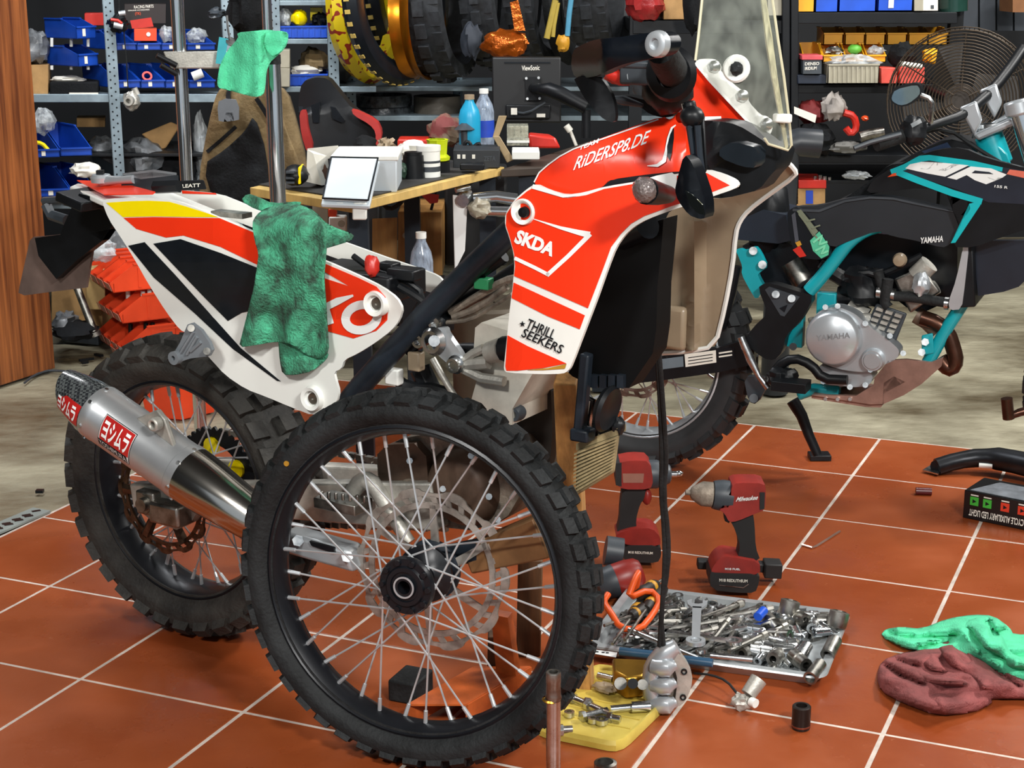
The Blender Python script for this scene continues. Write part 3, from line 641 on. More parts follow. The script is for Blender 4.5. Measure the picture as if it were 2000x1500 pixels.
# ---- right front fairing (lower wing) with its decals
def FO(x, y):
    s_ = (x-1000)/260.
    return .235-.05*max(0, s_-.35)**2-.035*max(0, (420-y)/60.)*0-.03*max(0, -s_+.05)
low = [(987, 417), (1005, 390), (1028, 370), (1045, 359), (1072, 372), (1105, 381), (1140, 376), (1178, 365), (1260, 352), (1330, 338), (1380, 331), (1412, 340), (1436, 351), (1443, 360), (1438, 368), (1376, 389), (1338, 402), (1310, 411), (1262, 429), (1238, 443), (1220, 459), (1202, 484), (1186, 525), (1165, 585), (1140, 650), (1116, 713), (1110, 724), (1100, 730), (1060, 731), (990, 728), (984, 722), (985, 708), (990, 660), (996, 600), (1001, 560), (1005, 520), (1003, 495), (995, 465), (986, 440)]
panel('lower_fairing', low, BP, FO, .007, WHT, BK, 20, 1, 30)
sk = lambda nm, L, m, lift=.0012: sticker(nm, L, BP, FO, m, BK, lift, 20)
sk('orange_fairing_decal', [(989, 418), (1007, 392), (1030, 373), (1043, 366), (1075, 380), (1108, 387), (1145, 381), (1180, 369), (1262, 355), (1330, 342), (1380, 338), (1425, 362), (1376, 381), (1338, 394), (1308, 404), (1258, 422), (1232, 437), (1212, 457), (1193, 483), (1178, 524), (1148, 602), (1004, 539), (1006, 520), (1004, 495), (996, 465), (988, 440)], RED)
sk('orange_band_decal', [(1003, 552), (1142, 616), (1132, 643), (1070, 618), (999, 582)], RED)
sk('orange_toe_decal', [(991, 655), (1030, 676), (1106, 710), (1060, 719), (1010, 724), (989, 724), (987, 716)], RED)
sk('gold_edge_decal', [(1106, 711), (1103, 720), (1060, 723), (1030, 723), (1070, 719)], GOLD, .0014)
ribbon('white_frame_decal', [(1040, 427), (1095, 445), (1130, 454), (1152, 459)], [1, 6, 10, 13], BP, FO, WHD, BK, .0024)
ribbon('white_frame_decal', [(1153, 457), (1110, 500), (1068, 538)], [9, 8, 8], BP, FO, WHD, BK, .0024)
ribbon('white_frame_decal', [(1072, 537), (1045, 523), (1005, 504)], 7, BP, FO, WHD, BK, .0024)
ribbon('white_crease_decal', [(1040, 364), (1073, 374), (1100, 383), (1128, 382)], [9, 8, 6, 1], BP, FO, WHD, BK, .0024)
lettering('skda_lettering', 'SKDA', (1003, 474), (1078, 502), (8, -27), BP, FO, WHD, BK, .0025, .05, .1)
th = .04
lettering('thrill_lettering', 'THRILL', (1027, 641), (1080, 664), (6, -19), BP, FO, BLK, BK, .0025, .012, .15)
lettering('seekers_lettering', 'SEEKERS', (1017, 657), (1096, 692), (6, -17), BP, FO, BLK, BK, .0025, .012, .15)
star = [(1020+(6 if k % 2 == 0 else 2.4)*math.sin(k*math.pi/5), 633-(6 if k % 2 == 0 else 2.4)*math.cos(k*math.pi/5)) for k in range(10)]
sk('star_decal', star, BLK, .0022)
boss_f = BP(1025, 413, .232)
o = obj('fairing_boss', MB().lathe([(1e-4, .004), (.013, .004), (.017, .009), (.0195, .010), (.021, .006), (.021, -.004)], boss_f, ba, 28), WHT, BK)
obj('fairing_bolt', MB().lathe([(1e-4, .013), (.008, .012), (.009, .004)], boss_f+bd*.003, ba, 18), BPL, o)
sk('white_indicator_patch', [(1254, 352), (1282, 343), (1312, 337), (1322, 345), (1320, 380), (1305, 386), (1296, 388), (1290, 372), (1275, 358)], WHD, .0022)
# indicator lamp
ic = BP(1254, 372, .31)
o = obj('indicator_stalk', MB().tube([BP(1306, 380, .215), BP(1285, 378, .26), BP(1262, 373, .30)], [.013, .017, .020], 14), BPL, BK)
obj('indicator_lens', MB().lathe([(1e-4, .010), (.010, .0095), (.017, .005), (.020, -.003), (.018, -.012)], ic, ba*.9-bd*.35-UZ*.1, 12), mat('smoked_lens', '#756b69', .15, .3, coat=.5, bump=.5, bs=200), o)
# upper shroud and nose panel
def UO(x, y):
    return .215-.055*max(0, (x-1040)/300.)**1.5-.10*max(0, (x-1330)/150.)-.05*max(0, (330-y)/120.)**1.5*(1 if x < 1340 else .4)
upp = [(1041, 360), (1050, 338), (1068, 322), (1092, 305), (1120, 289), (1180, 268), (1240, 246), (1290, 228), (1308, 236), (1330, 214), (1343, 186), (1347, 170), (1355, 132), (1364, 134), (1420, 192), (1484, 264), (1470, 262), (1438, 241), (1405, 236), (1380, 240), (1378, 300), (1376, 334), (1330, 334), (1260, 341), (1190, 351), (1176, 366), (1142, 376), (1108, 382), (1074, 373)]
panel('upper_shroud', upp, BP, UO, .007, RED, BK, 20, 1, 35)
su = lambda nm, L, m, lift=.0014: sticker(nm, L, BP, UO, m, BK, lift, 20)
ribbon('white_edge_decal', [(1043, 356), (1053, 337), (1070, 322), (1092, 306), (1120, 291), (1180, 270), (1240, 249), (1286, 233)], 2.5, BP, UO, WHD, BK)
ribbon('white_hook_decal', [(1264, 324), (1284, 323), (1297, 314), (1301, 295), (1305, 270), (1312, 250), (1320, 244)], [1, 6, 8, 5, 4, 4, 2], BP, UO, WHD, BK, .0026)
su('vent_slot', [(1303, 305), (1303, 285), (1309, 262), (1316, 249), (1316, 270), (1312, 300), (1308, 314)], BLK, .003)
su('lower_vent', [(1178, 364), (1192, 352), (1262, 342), (1330, 335), (1312, 341), (1262, 349), (1200, 360)], BLK, .003)
lettering('shroud_lettering', 'RiDERSP8.DE', (1119, 333), (1266, 279), (6, -26), BP, UO, WHD, BK, .0025, .012, .25)
su('small_white_label', [(1373, 228), (1408, 227), (1409, 238), (1373, 238)], WHD, .004)
lettering('small_lettering', 'TEAM', (1130, 294), (1168, 279), (2, -9), BP, UO, WHD, BK, .0025, .02)
# windscreen with its white mounting strip
def SC(x, y): return .13-.10*max(0, (x-1380)/160.)**1.4+.02*(1-abs(y-150)/150.)
scr = [(1374, -30), (1505, -30), (1520, 80), (1531, 150), (1541, 230), (1546, 284), (1539, 293), (1500, 281), (1493, 268), (1360, 125), (1358, 115), (1364, 70)]
SCR = glass('smoked_windscreen', '#a4aa9f', .05, .17)  # pale, uneven opacity stands in for reflection patches on the tinted screen
panel('windscreen', scr, BP, SC, .003, SCR, BK, 20, 0, 40)
obj('windscreen_edge', MB().tube([BP(x, y, SC(x, y)) for x, y in ((1374, -30), (1364, 70), (1358, 118))], .0022, 6).tube([BP(x, y, SC(x, y)) for x, y in ((1493, 270), (1500, 281), (1539, 293), (1546, 284), (1541, 230), (1531, 150), (1520, 80), (1506, -20))], .0022, 6), mat('cream_acrylic_edge', '#cfc9ab', .3), BK)
obj('windscreen_fold', MB().tube([BP(x, y, SC(x, y)-.001) for x, y in ((1488, -20), (1502, 80), (1512, 150), (1528, 240), (1536, 288))], [.004, .006, .005, .004, .003], 6), glass('acrylic_fold', '#c9c6a4', .2, .55), BK)
strip = [(1355, 128), (1362, 116), (1380, 115), (1394, 118), (1403, 129), (1402, 142), (1438, 175), (1450, 178), (1456, 188), (1456, 200), (1480, 226), (1493, 228), (1503, 238), (1503, 255), (1494, 271), (1486, 268)]
panel('windscreen_mount', strip, BP, lambda x, y: UO(x, y)+.012, .012, WHT, BK, 20, 1)
for x, y in ((1393, 131), (1448, 188), (1496, 243)):
    obj('screen_bolt', MB().lathe([(1e-4, .012), (.006, .011), (.009, .004), (.010, 0), (.010, -.006)], BP(x, y, UO(x, y)+.013), ba, 16), STL, BK)
o = obj('screen_boss', MB().lathe([(.009, .001), (.012, .003), (.018, .004), (.021, .001), (.021, -.002)], BP(1438, 134, SC(1438, 134)), ba*.8-FW*.4, 24), WHT, BK)
obj('rubber_plug', MB().blob(BP(1439, 134, SC(1438, 134)+.003), (.010, .010, .010), 5, .3), RUB, o)
obj('screen_clip', MB().box(BP(1528, 231, SC(1528, 231)+.004), (.03, .01, .014), MX.Rotation(-PSI, 3, 'Z')), WHT, BK, bevel=.003)
# dark headlight and nose
panel('headlight_shell', chaikin([(1365, 236), (1400, 236), (1440, 243), (1487, 272), (1500, 283), (1530, 290), (1522, 325), (1505, 342), (1482, 372), (1440, 380), (1410, 388), (1404, 378), (1445, 362), (1430, 345), (1378, 330)], 1), BP, lambda x, y: .12-.12*max(0, (x-1400)/130.), .05, BPL, BK, 24)
panel('headlight_brow', chaikin([(1405, 290), (1432, 276), (1482, 290), (1478, 328), (1450, 326), (1405, 308)], 1), BP, lambda x, y: .145-.12*max(0, (x-1400)/130.), .03, mat('lamp_lens_dark', '#1c2228', .25), BK, 24)
# inside of the left fairing, seen across the bike
def LO(x, y): return -.20+.035*math.exp(-((x-1357+(y-450)*.03)/13.)**2)*(1 if y > 430 else .3)+.05*max(0, (400-y)/90.)
far = [(1527, 307), (1552, 330), (1555, 342), (1500, 381), (1462, 410), (1445, 432), (1437, 455), (1431, 520), (1416, 600), (1399, 668), (1392, 678), (1340, 687), (1300, 689), (1288, 690), (1282, 640), (1286, 540), (1294, 440), (1310, 408), (1376, 386), (1412, 389), (1480, 372), (1508, 342), (1522, 322)]
panel('left_fairing', far, BP, LO, .006, INN, BK, 12, 1, 50)
obj('left_fairing_lip', MB().tube([BP(x, y, LO(x, y)) for x, y in ((1527, 307), (1552, 330), (1555, 342), (1500, 381), (1462, 410), (1445, 432), (1437, 455), (1431, 520), (1416, 600), (1397, 676), (1340, 687), (1290, 690))], .0045, 6, 1), WHT, BK)
obj('left_fairing_rib', MB().box(BP(1317, 640, -.18), (.05, .02, .08), MX.Rotation(-PSI, 3, 'Z')), INN, BK, bevel=.008)
# radiators, horn, cooler
panel('radiator_shroud', [(1180, 500), (1215, 462), (1250, 440), (1296, 428), (1292, 480), (1284, 560), (1282, 640), (1275, 690), (1228, 758), (1160, 756), (1118, 735), (1110, 728), (1130, 680)], BP, .10, .05, mat('black_radiator', '#08090a', .6), BK, 40)
q = MB()
for k in range(4): q.box(BP(1163+k*17, 744, .104), (.012, .012, .022), MX.Rotation(-PSI, 3, 'Z'))
obj('radiator_vanes', q, FRM, BK)
obj('guard_bar', beam(BP(1146, 690, .12), BP(1132, 850, .12), .02, .018, .02, .018).box(BP(1138, 848, .12), (.035, .03, .022), MX.Rotation(-PSI, 3, 'Z')), FRM, BK, bevel=.004)
obj('radiator_cap', MB().cyl(BP(1215, 462, .10), BP(1265, 440, .13), .022, n=16), BGL, BK)
hc = BP(1187, 798, .12)
obj('horn', MB().lathe([(1e-4, .002), (.03, .003), (.036, .006), (.041, 0), (.036, -.008), (.012, -.02)], hc, bd*.98-UZ*.18, 28), BPL, BK)
obj('horn_bracket', MB().tube(BP.pts([(1150, 790), (1172, 805), (1160, 850), (1140, 880)], .09), .008, 8, 1).tube(BP.pts([(1172, 842), (1210, 833)], .09), .007, 8).blob(BP(1207, 832, .09), (.012, .012, .016), 2), BPL, BK)
obj('horn_bolt', MB().tube(BP.pts([(1140, 775), (1158, 782), (1150, 830)], .10), .006, 8), STL, BK)
A = BP.pts([(1125, 880), (1206, 850), (1196, 925), (1122, 970)], .10); B = [p-ba*.012 for p in A]
oc = obj('oil_cooler_guard', MB().hexa(A, B), mat('muddy_plastic', '#9b8a64', .75, var=.3, vs=10, bump=.3), BK, bevel=.004)
q = MB()
for k in range(11):
    f0 = (k+1)/12.; L = A[0].lerp(A[3], f0); R_ = A[1].lerp(A[2], f0); q.hexa([L, R_, R_+UZ*.0035, L+UZ*.0035], [L+ba*.006, R_+ba*.006, R_+UZ*.0035+ba*.006, L+UZ*.0035+ba*.006])
q.hexa([A[0], A[1], A[1]+UZ*.012, A[0]+UZ*.012], [A[0]-ba*.03, A[1]-ba*.03, A[1]+UZ*.012-ba*.03, A[0]+UZ*.012-ba*.03])
obj('guard_slats', q, MATS['muddy_plastic'], oc)
# handlebar, hand guard, grip, brake pump
HO = .36
panel('hand_guard_bar', chaikin([(1118, 101), (1129, 91), (1160, 77), (1206, 73), (1250, 66), (1285, 62), (1302, 68), (1309, 80), (1306, 98), (1294, 110), (1262, 116), (1222, 124), (1195, 134), (1168, 148), (1140, 153), (1122, 151), (1115, 130)], 1), BP, lambda x, y: HO-.0012*max(0, 1180-x)+.018*(1-((y-105)/45.)**2), .035, BGL, BK, 14)
panel('hand_guard_shield', chaikin([(1119, 150), (1167, 149), (1181, 160), (1198, 192), (1203, 225), (1200, 240), (1180, 234), (1162, 216), (1145, 197), (1130, 172)], 1), BP, lambda x, y: .30+.02*math.sin((x-1115)/30.), .008, BPL, BK, 14)
c_ = BP(1285, 86, HO+.022)
obj('bar_end', MB().lathe([(1e-4, .004), (.007, .004), (.008, .009), (.013, .009), (.017, .007), (.0185, .001), (.0185, -.004)], c_, ba*.9-bd*.15+UZ*.05, 28), ALS, BK)
obj('grip', MB().tube([BP(1290, 97, .31), BP(1302, 120, .27), BP(1315, 140, .20), BP(1322, 155, .14)], [.021, .023, .024, .024], 18), RUB, BK)
obj('grip_flange', MB().lathe([(.02, 0), (.036, .004), (.042, .012), (.036, .02), (.02, .022)], BP(1318, 143, .19), ba, 28), BPL, BK)
obj('switch_housing', MB().blob(BP(1305, 172, .16), (.04, .035, .04), 3, .15), BPL, BK)
obj('brake_reservoir', MB().box(BP(1255, 135, .17), (.055, .05, .045), MX.Rotation(-PSI, 3, 'Z')).box(BP(1252, 124, .17), (.062, .056, .012), MX.Rotation(-PSI, 3, 'Z')), DGR, BK, bevel=.004)
obj('brake_lever', MB().tube(BP.pts([(1240, 150), (1215, 146), (1195, 138)], .17), [.010, .012, .008], 10).blob(BP(1218, 148, .17), (.03, .018, .014), 8, .2), PRED, BK)
obj('lever_pivot', MB().cyl(BP(1240, 148, .16), BP(1240, 148, .19), .012, n=14), STL, BK)
obj('handlebar', MB().tube(BP.pts([(1322, 160, .12), (1305, 185, .06), (1280, 205, 0), (1262, 196, -.10), (1250, 175, -.25)]), .014, 14, 1), BPL, BK)
panel('dash_shroud', chaikin([(1196, 188), (1222, 186), (1262, 196), (1300, 200), (1335, 180), (1330, 212), (1305, 232), (1270, 224), (1250, 208), (1215, 198)], 1), BP, .10, .03, BPL, BK, 24)
obj('ignition_trim', MB().tube(BP.pts([(1196, 192), (1218, 196), (1256, 206)], .12), [.004, .008, .003], 8), DGR, BK)
# folded mirror hanging on the right
obj('mirror_arm', MB().hexa(BP.pts([(1338, 240), (1376, 228), (1382, 330), (1360, 372)], .25), BP.pts([(1338, 240), (1376, 228), (1382, 330), (1360, 372)], .22)).tube(BP.pts([(1344, 198), (1350, 226)], .24), .011, 10).blob(BP(1352, 228, .25), (.018, .018, .016), 4, .1), BPL, BK, bevel=.005)
obj('mirror_arm_rail', MB().tube(BP.pts([(1362, 245), (1366, 300), (1375, 370)], .262), .005, 8).tube(BP.pts([(1347, 245), (1356, 310), (1368, 370)], .258), .005, 8), FRM, BK)
obj('adjuster', MB().cyl(BP(1343, 200, .24), BP(1347, 218, .24), .010, n=12), STL, BK)
panel('mirror_head', chaikin([(1336, 300), (1322, 352), (1318, 372), (1324, 392), (1345, 420), (1366, 428), (1378, 426), (1377, 392), (1368, 362), (1352, 318)], 1), BP, lambda x, y: .285+.012*math.cos((x-1345)/18.), .03, BGL, BK, 12)
panel('mirror_glass', [(1338, 372), (1352, 380), (1372, 400), (1376, 420), (1366, 418), (1348, 402)], BP, .302, .002, mat('mirror_glass', '#c8d0c8', .05, 1, var=.02), BK, 20)
# timber prop under the engine, hanging cable
pr = MB(); a0, a1 = BP(1106, 738, .03), G(1134, 1345)
beam(V((a1.x, a1.y, .0)), a0, .05, .05, .040, .042, pr)
PRP = obj('timber_prop', pr, WOODP, None, bevel=.003); tag(PRP, 'upright pale timber strut propping the orange motorcycle beside its oil cooler', 'timber')
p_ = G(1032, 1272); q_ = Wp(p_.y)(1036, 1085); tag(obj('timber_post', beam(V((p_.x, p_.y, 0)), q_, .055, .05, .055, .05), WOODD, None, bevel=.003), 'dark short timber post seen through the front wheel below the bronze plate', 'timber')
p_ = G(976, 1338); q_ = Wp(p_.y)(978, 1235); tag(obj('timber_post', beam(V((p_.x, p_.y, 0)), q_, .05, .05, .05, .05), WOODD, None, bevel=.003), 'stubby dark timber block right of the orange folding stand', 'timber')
st = G(880, 1395)
ORS = thing('folding_stand', 'orange painted steel folding stand seen through the front wheel spokes', 'stand', st)
q = lambda L, z0=0: [G(x, y, z0) for x, y in L]
pp = [G(785, 1392, .012), G(985, 1290, .012), G(985, 1310, .012), G(810, 1408, .012)]
b0, b1 = G(795, 1408, .03), G(925, 1345, .03)
for dx in (0, .11):
    obj('stand_rail', beam(b0+V((dx, .02, 0)), b1+V((dx, .05, 0)), .006, .045, .006, .045), ORM, ORS)
obj('stand_plate', MB().hexa([b0+V((0, .02, .02)), b0+V((.11, .02, .02)), b1+V((.11, .05, .02)), b1+V((0, .05, .02))], [b0+V((0, .02, .024)), b0+V((.11, .02, .024)), b1+V((.11, .05, .024)), b1+V((0, .05, .024))]), ORM, ORS)
obj('stand_arm', beam(b1+V((.07, .03, -.01)), Wp(b1.y+.0)(980, 1198), .045, .02, .035, .02), ORM, ORS)
bx = G(800, 1380)
tag(obj('rubber_block', MB().box(bx+V((0, .05, .022)), (.06, .08, .044), MX.Rotation(-.4, 3, 'Z')), RUB, None, bevel=.004), 'small black rubber block on the tiles beside the orange stand', 'block')
# ---- brake caliper on its hose
cb = G(1312, 1388)
CL = thing('brake_caliper', 'silver brake caliper hanging on two black hoses, resting on the yellow lid', 'brake caliper', cb)
h0 = BP(1280, 440, .02); yb = cb.y
hp = lambda px, py, t: CP+ray(px, py)*(((h0.y*(1-t)+yb*t)-CP.y)/ray(px, py).y)
for L in ([(1278, 440, 0), (1282, 560, .15), (1284, 690, .3), (1290, 800, .45), (1293, 900, .6), (1291, 960, .68), (1297, 1030, .76), (1299, 1100, .85), (1292, 1200, .93), (1288, 1262, .98)], [(1272, 440, 0), (1278, 560, .15), (1288, 700, .3), (1297, 820, .45), (1302, 900, .6), (1296, 965, .68), (1305, 1040, .76), (1306, 1100, .85), (1290, 1200, .93), (1297, 1268, .98)]):
    obj('hose', MB().tube([hp(*p) for p in L], .0045, 8, 1), RUB, CL)
WC = Wp(yb)
cl = MB()
cl.tube([WC(1322, 1262), WC(1300, 1275), WC(1278, 1300), WC(1272, 1330), WC(1276, 1365), WC(1300, 1378)], [.016, .02, .02, .019, .019, .016], 14, 1)
for y in (1300, 1335, 1372): cl.tube([WC(1276, y, .008), WC(1300, y+6, .022), WC(1318, y-2, .016)], [.016, .018, .011], 12, 1)
obj('caliper_body', cl, ALS, CL)
panel('caliper_plate', chaikin([(1318, 1268), (1340, 1292), (1353, 1318), (1350, 1345), (1338, 1370), (1325, 1382), (1318, 1370), (1324, 1330), (1316, 1300)], 1), WC, .012, .022, ALU, CL, 30)
obj('caliper_core', MB().box(WC(1305, 1325, -.015), (.05, .03, .09)), ENG, CL, bevel=.006)
for x, y in ((1336, 1312), (1334, 1362)): obj('bolt_hole', MB().lathe([(.003, .001), (.006, .002), (.006, -.004)], WC(x, y, .014), WC.a, 12), BPL, CL)
MATS['black_radiator'].node_tree.nodes['Principled BSDF'].inputs['Specular IOR Level'].default_value = .15
# ================================================================ rags
RGR = mat('green_microfibre', '#58d3a0', .9, var=.08, vs=30, bump=.4, bs=260)
RGD = mat('greasy_green_microfibre', '#4fb78d', .9, vs=24, c2='#2f4a3b', thr=(.36, .66), bump=.7, bs=200)
RMR = mat('maroon_cloth', '#8a4846', .9, var=.25, vs=14, bump=.35, bs=260)
def fold(x, y, s=1., k=0): return s*(NZ.noise(V((x*.018+k, y*.007, k)))*.7+NZ.noise(V((x*.05+k, y*.03, k*2)))*.3)
def rag(name, poly, pl, off, m, parent=None, th=.004, cell=9, rd=1): return panel(name, poly, pl, off, th, m, parent, cell, rd, 180)
RT_ = thing('shop_rag', 'grease-stained green rag draped over the white tail of the orange motorcycle', 'rag', BP(560, 600, .2))
rag('rag_front_flap', [(492, 436), (500, 420), (520, 405), (560, 398), (592, 402), (615, 420), (632, 440), (636, 470), (634, 500), (630, 540), (634, 590), (637, 640), (640, 690), (622, 702), (598, 694), (570, 672), (540, 667), (500, 674), (466, 679), (474, 648), (486, 600), (496, 560), (502, 520), (505, 495), (497, 470)], BP,
    lambda x, y: SO(x, y)+.03+fold(x, y, .03, 3)+.012*math.sin((x*1.0+y*.15)/13.)*min(1, max(0, (y-470)/150))-.10*max(0, (450-y)/55.)**2, RGD, RT_, .005)
rag('rag_lower_fold', [(543, 655), (600, 660), (640, 690), (636, 703), (608, 726), (575, 733), (552, 732), (546, 705)], BP, lambda x, y: SO(x, y)+.018+fold(x, y, .02, 8), RGD, RT_)
rag('rag_top_fold', [(590, 402), (612, 412), (634, 436), (655, 446), (690, 458), (686, 470), (655, 480), (634, 486), (610, 470), (570, 430)], BP, lambda x, y: .07-.0012*(x-600)+fold(x, y, .03, 5), RGD, RT_)
rag('rag_back_fold', [(470, 392), (482, 378), (500, 384), (530, 398), (586, 393), (584, 402), (530, 415), (500, 410)], BP, lambda x, y: -.02+fold(x, y, .02, 6), RGD, RT_)
PY = 3.62
RP = Wp(PY)
RU = thing('shop_rag', 'clean mint green rag hung over the top of the chrome post', 'rag', RP(490, 190))
rag('rag_body', [(462, 64), (492, 61), (520, 58), (545, 61), (560, 63), (563, 78), (556, 95), (538, 112), (527, 122), (520, 140), (518, 170), (514, 186), (498, 190), (470, 183), (445, 176), (424, 171), (425, 150), (430, 125), (444, 98), (466, 74)], RP, lambda x, y: .035+.05*math.exp(-((x-500-(y-60)*.02)/26.)**2)+fold(x*2.2, y*.8, .028, 2), RGR, RU, .006)
rag('rag_corner', [(520, 60), (548, 60), (563, 64), (562, 82), (548, 102), (530, 112), (515, 90)], RP, lambda x, y: .07+fold(x*2, y*2, .03, 9), RGR, RU)
class Heap:
    a = V((0, 0, 1))
    def __call__(s, px, py, off=0.): return G(px, py, max(.004, off))
HP = Heap()
def dist_in(poly, x, y):
    best = 1e9
    for i in range(len(poly)):
        (x0, y0), (x1, y1) = poly[i], poly[(i+1) % len(poly)]; dx, dy = x1-x0, y1-y0
        t = max(0, min(1, ((x-x0)*dx+(y-y0)*dy)/(dx*dx+dy*dy+1e-9))); best = min(best, math.hypot(x-x0-t*dx, y-y0-t*dy))
    return best
def pdist(L, x, y):
    b = 1e9
    for (x0, y0), (x1, y1) in zip(L, L[1:]):
        dx, dy = x1-x0, (y1-y0)*1.6; t = max(0, min(1, ((x-x0)*dx+(y-y0)*1.6*dy)/(dx*dx+dy*dy+1e-9))); b = min(b, math.hypot(x-x0-t*dx, (y-y0)*1.6-t*dy))
    return b
def heap(name, poly, hmax, m, parent, k, rim=26., s=.022, cr=()):
    def f(x, y):
        r1 = 1-abs(NZ.noise(V((x*.0075+y*.008+k, y*.022-x*.005, k*1.7)))*2.4); r2 = NZ.noise(V((x*.016+k*3, y*.045+x*.006, k)))
        return max(.003, (min(1, dist_in(poly, x, y)/rim)**.5)*(hmax*.62+hmax*.25*max(0, r1)**1.6+s*.55*r2)-sum(.6*hmax*math.exp(-(pdist(L, x, y)/7.)**2) for L in cr))
    return panel(name, poly, HP, f, .003, m, parent, 5, 0, 180)
RA = thing('shop_rag', 'crumpled mint green rag lying on the tiles behind the maroon one', 'rag', G(1880, 1300))
heap('rag_body', chaikin([(1720, 1240), (1730, 1228), (1760, 1224), (1800, 1228), (1850, 1208), (1900, 1200), (1940, 1202), (1972, 1225), (1980, 1240), (2040, 1236), (2060, 1340), (1985, 1330), (1940, 1306), (1900, 1290), (1860, 1282), (1800, 1272), (1760, 1262)], 1), .055, RGR, RA, 2, 26, .022, ([(1735, 1236), (1790, 1246), (1862, 1240)], [(1800, 1262), (1850, 1252)]))
heap('rag_fold', chaikin([(1870, 1222), (1900, 1204), (1945, 1204), (1975, 1230), (1972, 1265), (2030, 1300), (2030, 1318), (1960, 1300), (1905, 1282), (1880, 1255)], 1), .10, RGR, RA, 7, 20, .022, ([(1958, 1232), (1976, 1262), (2010, 1285)], [(1892, 1232), (1915, 1262), (1955, 1290)], [(1930, 1215), (1945, 1240)]))
RB = thing('shop_rag', 'dirty maroon rag crumpled on the tiles in front of the mint green one', 'rag', G(1860, 1370))
heap('rag_body', chaikin([(1712, 1320), (1722, 1290), (1760, 1275), (1800, 1268), (1840, 1254), (1872, 1247), (1890, 1262), (1950, 1300), (2020, 1335), (2050, 1365), (1960, 1362), (1935, 1364), (1938, 1372), (1900, 1390), (1830, 1396), (1760, 1370), (1720, 1348)], 1), .05, RMR, RB, 4, 20, .02, ([(1730, 1300), (1765, 1322), (1800, 1335)], [(1745, 1288), (1790, 1300)], [(1880, 1262), (1930, 1300), (1990, 1340)]))
heap('rag_fold', chaikin([(1775, 1290), (1830, 1262), (1872, 1250), (1895, 1270), (1950, 1310), (1955, 1350), (1900, 1352), (1820, 1342), (1760, 1318)], 1), .085, RMR, RB, 11, 22, .02, ([(1782, 1292), (1815, 1312), (1870, 1322)], [(1830, 1272), (1850, 1300), (1905, 1335)], [(1872, 1262), (1888, 1290)]))
heap('rag_roll', chaikin([(1735, 1322), (1790, 1345), (1850, 1350), (1930, 1362), (1932, 1372), (1895, 1388), (1832, 1392), (1770, 1370), (1735, 1345)], 1), .05, RMR, RB, 15, 14, .01)
# ================================================================ blue and black dual-sport motorcycle
wc = G(1252, 908)
WPSI = math.radians(24)
WB = Plane(wc, WPSI); wd, wa = WB.d, WB.a
WR = thing('motorcycle', 'black and teal dual-sport motorcycle on its side stand at the tile edge', 'motorcycle', wc)
_, _, _, _, wrim = wheel(WR, wc, WPSI, 0, .325, .312, .060, .236, TREAD, ALS, SPK, ALU, 30, 36, True, .055, 'rear_')
wcc = wc+UZ*.325
mb = MB(); slotted_disc(mb, wcc+wa*.07, wd, UZ, wa, .085, .11, .004, 10, .003, 20); obj('rear_brake_disc', mb, STD, WR)
obj('rear_caliper', MB().box(wcc+wa*.08+wd*.07+UZ*.02, (.08, .04, .06), MX.Rotation(-WPSI, 3, 'Z')), ALU, WR, bevel=.005)
fcn = wc+wd*1.36+UZ*0
_, _, _, _, wr2 = wheel(WR, fcn, WPSI, 0, .345, .333, .045, .285, TREAD, ALS, SPK, ALU, 40, 36, False, .052, 'front_')
wt = lambda L, r, off=0., n=10, sm=1: MB().tube(WB.pts(L, off), r, n, sm)
wp = lambda nm, L, off, th, m, rd=1, cell=40: panel(nm, chaikin(L, rd) if rd else L, WB, off, th, m, WR, cell, 0, 30)
sa = wp('swingarm', [(1205, 705), (1300, 694), (1400, 680), (1455, 664), (1475, 672), (1470, 712), (1400, 728), (1300, 742), (1215, 752)], .10, .03, BPL, 0)
sticker('swingarm_label', [(1288, 702), (1334, 696), (1335, 716), (1290, 722)], WB, .10, mat('grey_label', '#68747c'), WR, .002)
sticker('warning_label', [(1337, 692), (1398, 684), (1399, 708), (1339, 717)], WB, .10, PAPER, WR, .002)
sticker('black_label', [(1400, 685), (1434, 679), (1435, 698), (1402, 703)], WB, .10, BLK, WR, .002)
for k in range(3): ribbon('label_text', [(1344, 699+k*6), (1392, 692+k*6)], 1.6, WB, .10, BLK, WR, .003)
for k in range(2): ribbon('label_text', [(1404, 690+k*7), (1430, 686+k*7)], 3, WB, .10, PAPER, WR, .003)
# frame
obj('frame_tube', MB().tube(WB.pts([(1750, 438), (1722, 440), (1690, 449), (1660, 470), (1635, 502), (1610, 535), (1580, 568)], .115), .0175, 14, 1).tube(WB.pts([(1882, 590), (1850, 640), (1828, 680), (1812, 708)], .07), .0165, 14), TEAL, WR)
obj('engine_mount', MB().hexa(WB.pts([(1800, 655), (1822, 650), (1825, 690), (1800, 695)], .09), WB.pts([(1800, 655), (1822, 650), (1825, 690), (1800, 695)], .06)), TEAL, WR, bevel=.003)
for x, y in ((1807, 668), (1800, 688)): obj('mount_bolt', MB().cyl(WB(x, y, .09), WB(x, y, .105), .010, n=6), STL, WR)
obj('frame_rail', MB().tube(WB.pts([(1560, 770), (1590, 760), (1640, 765)], .08), .016, 10), TEAL, WR)
obj('frame_plate', MB().box(WB(1615, 615, .07), (.05, .03, .12), MX.Rotation(-WPSI, 3, 'Z')), TEAL, WR, bevel=.003)
obj('frame_plate', MB().box(WB(1552, 640, .06), (.05, .03, .10), MX.Rotation(-WPSI, 3, 'Z')), TEAL, WR, bevel=.003)
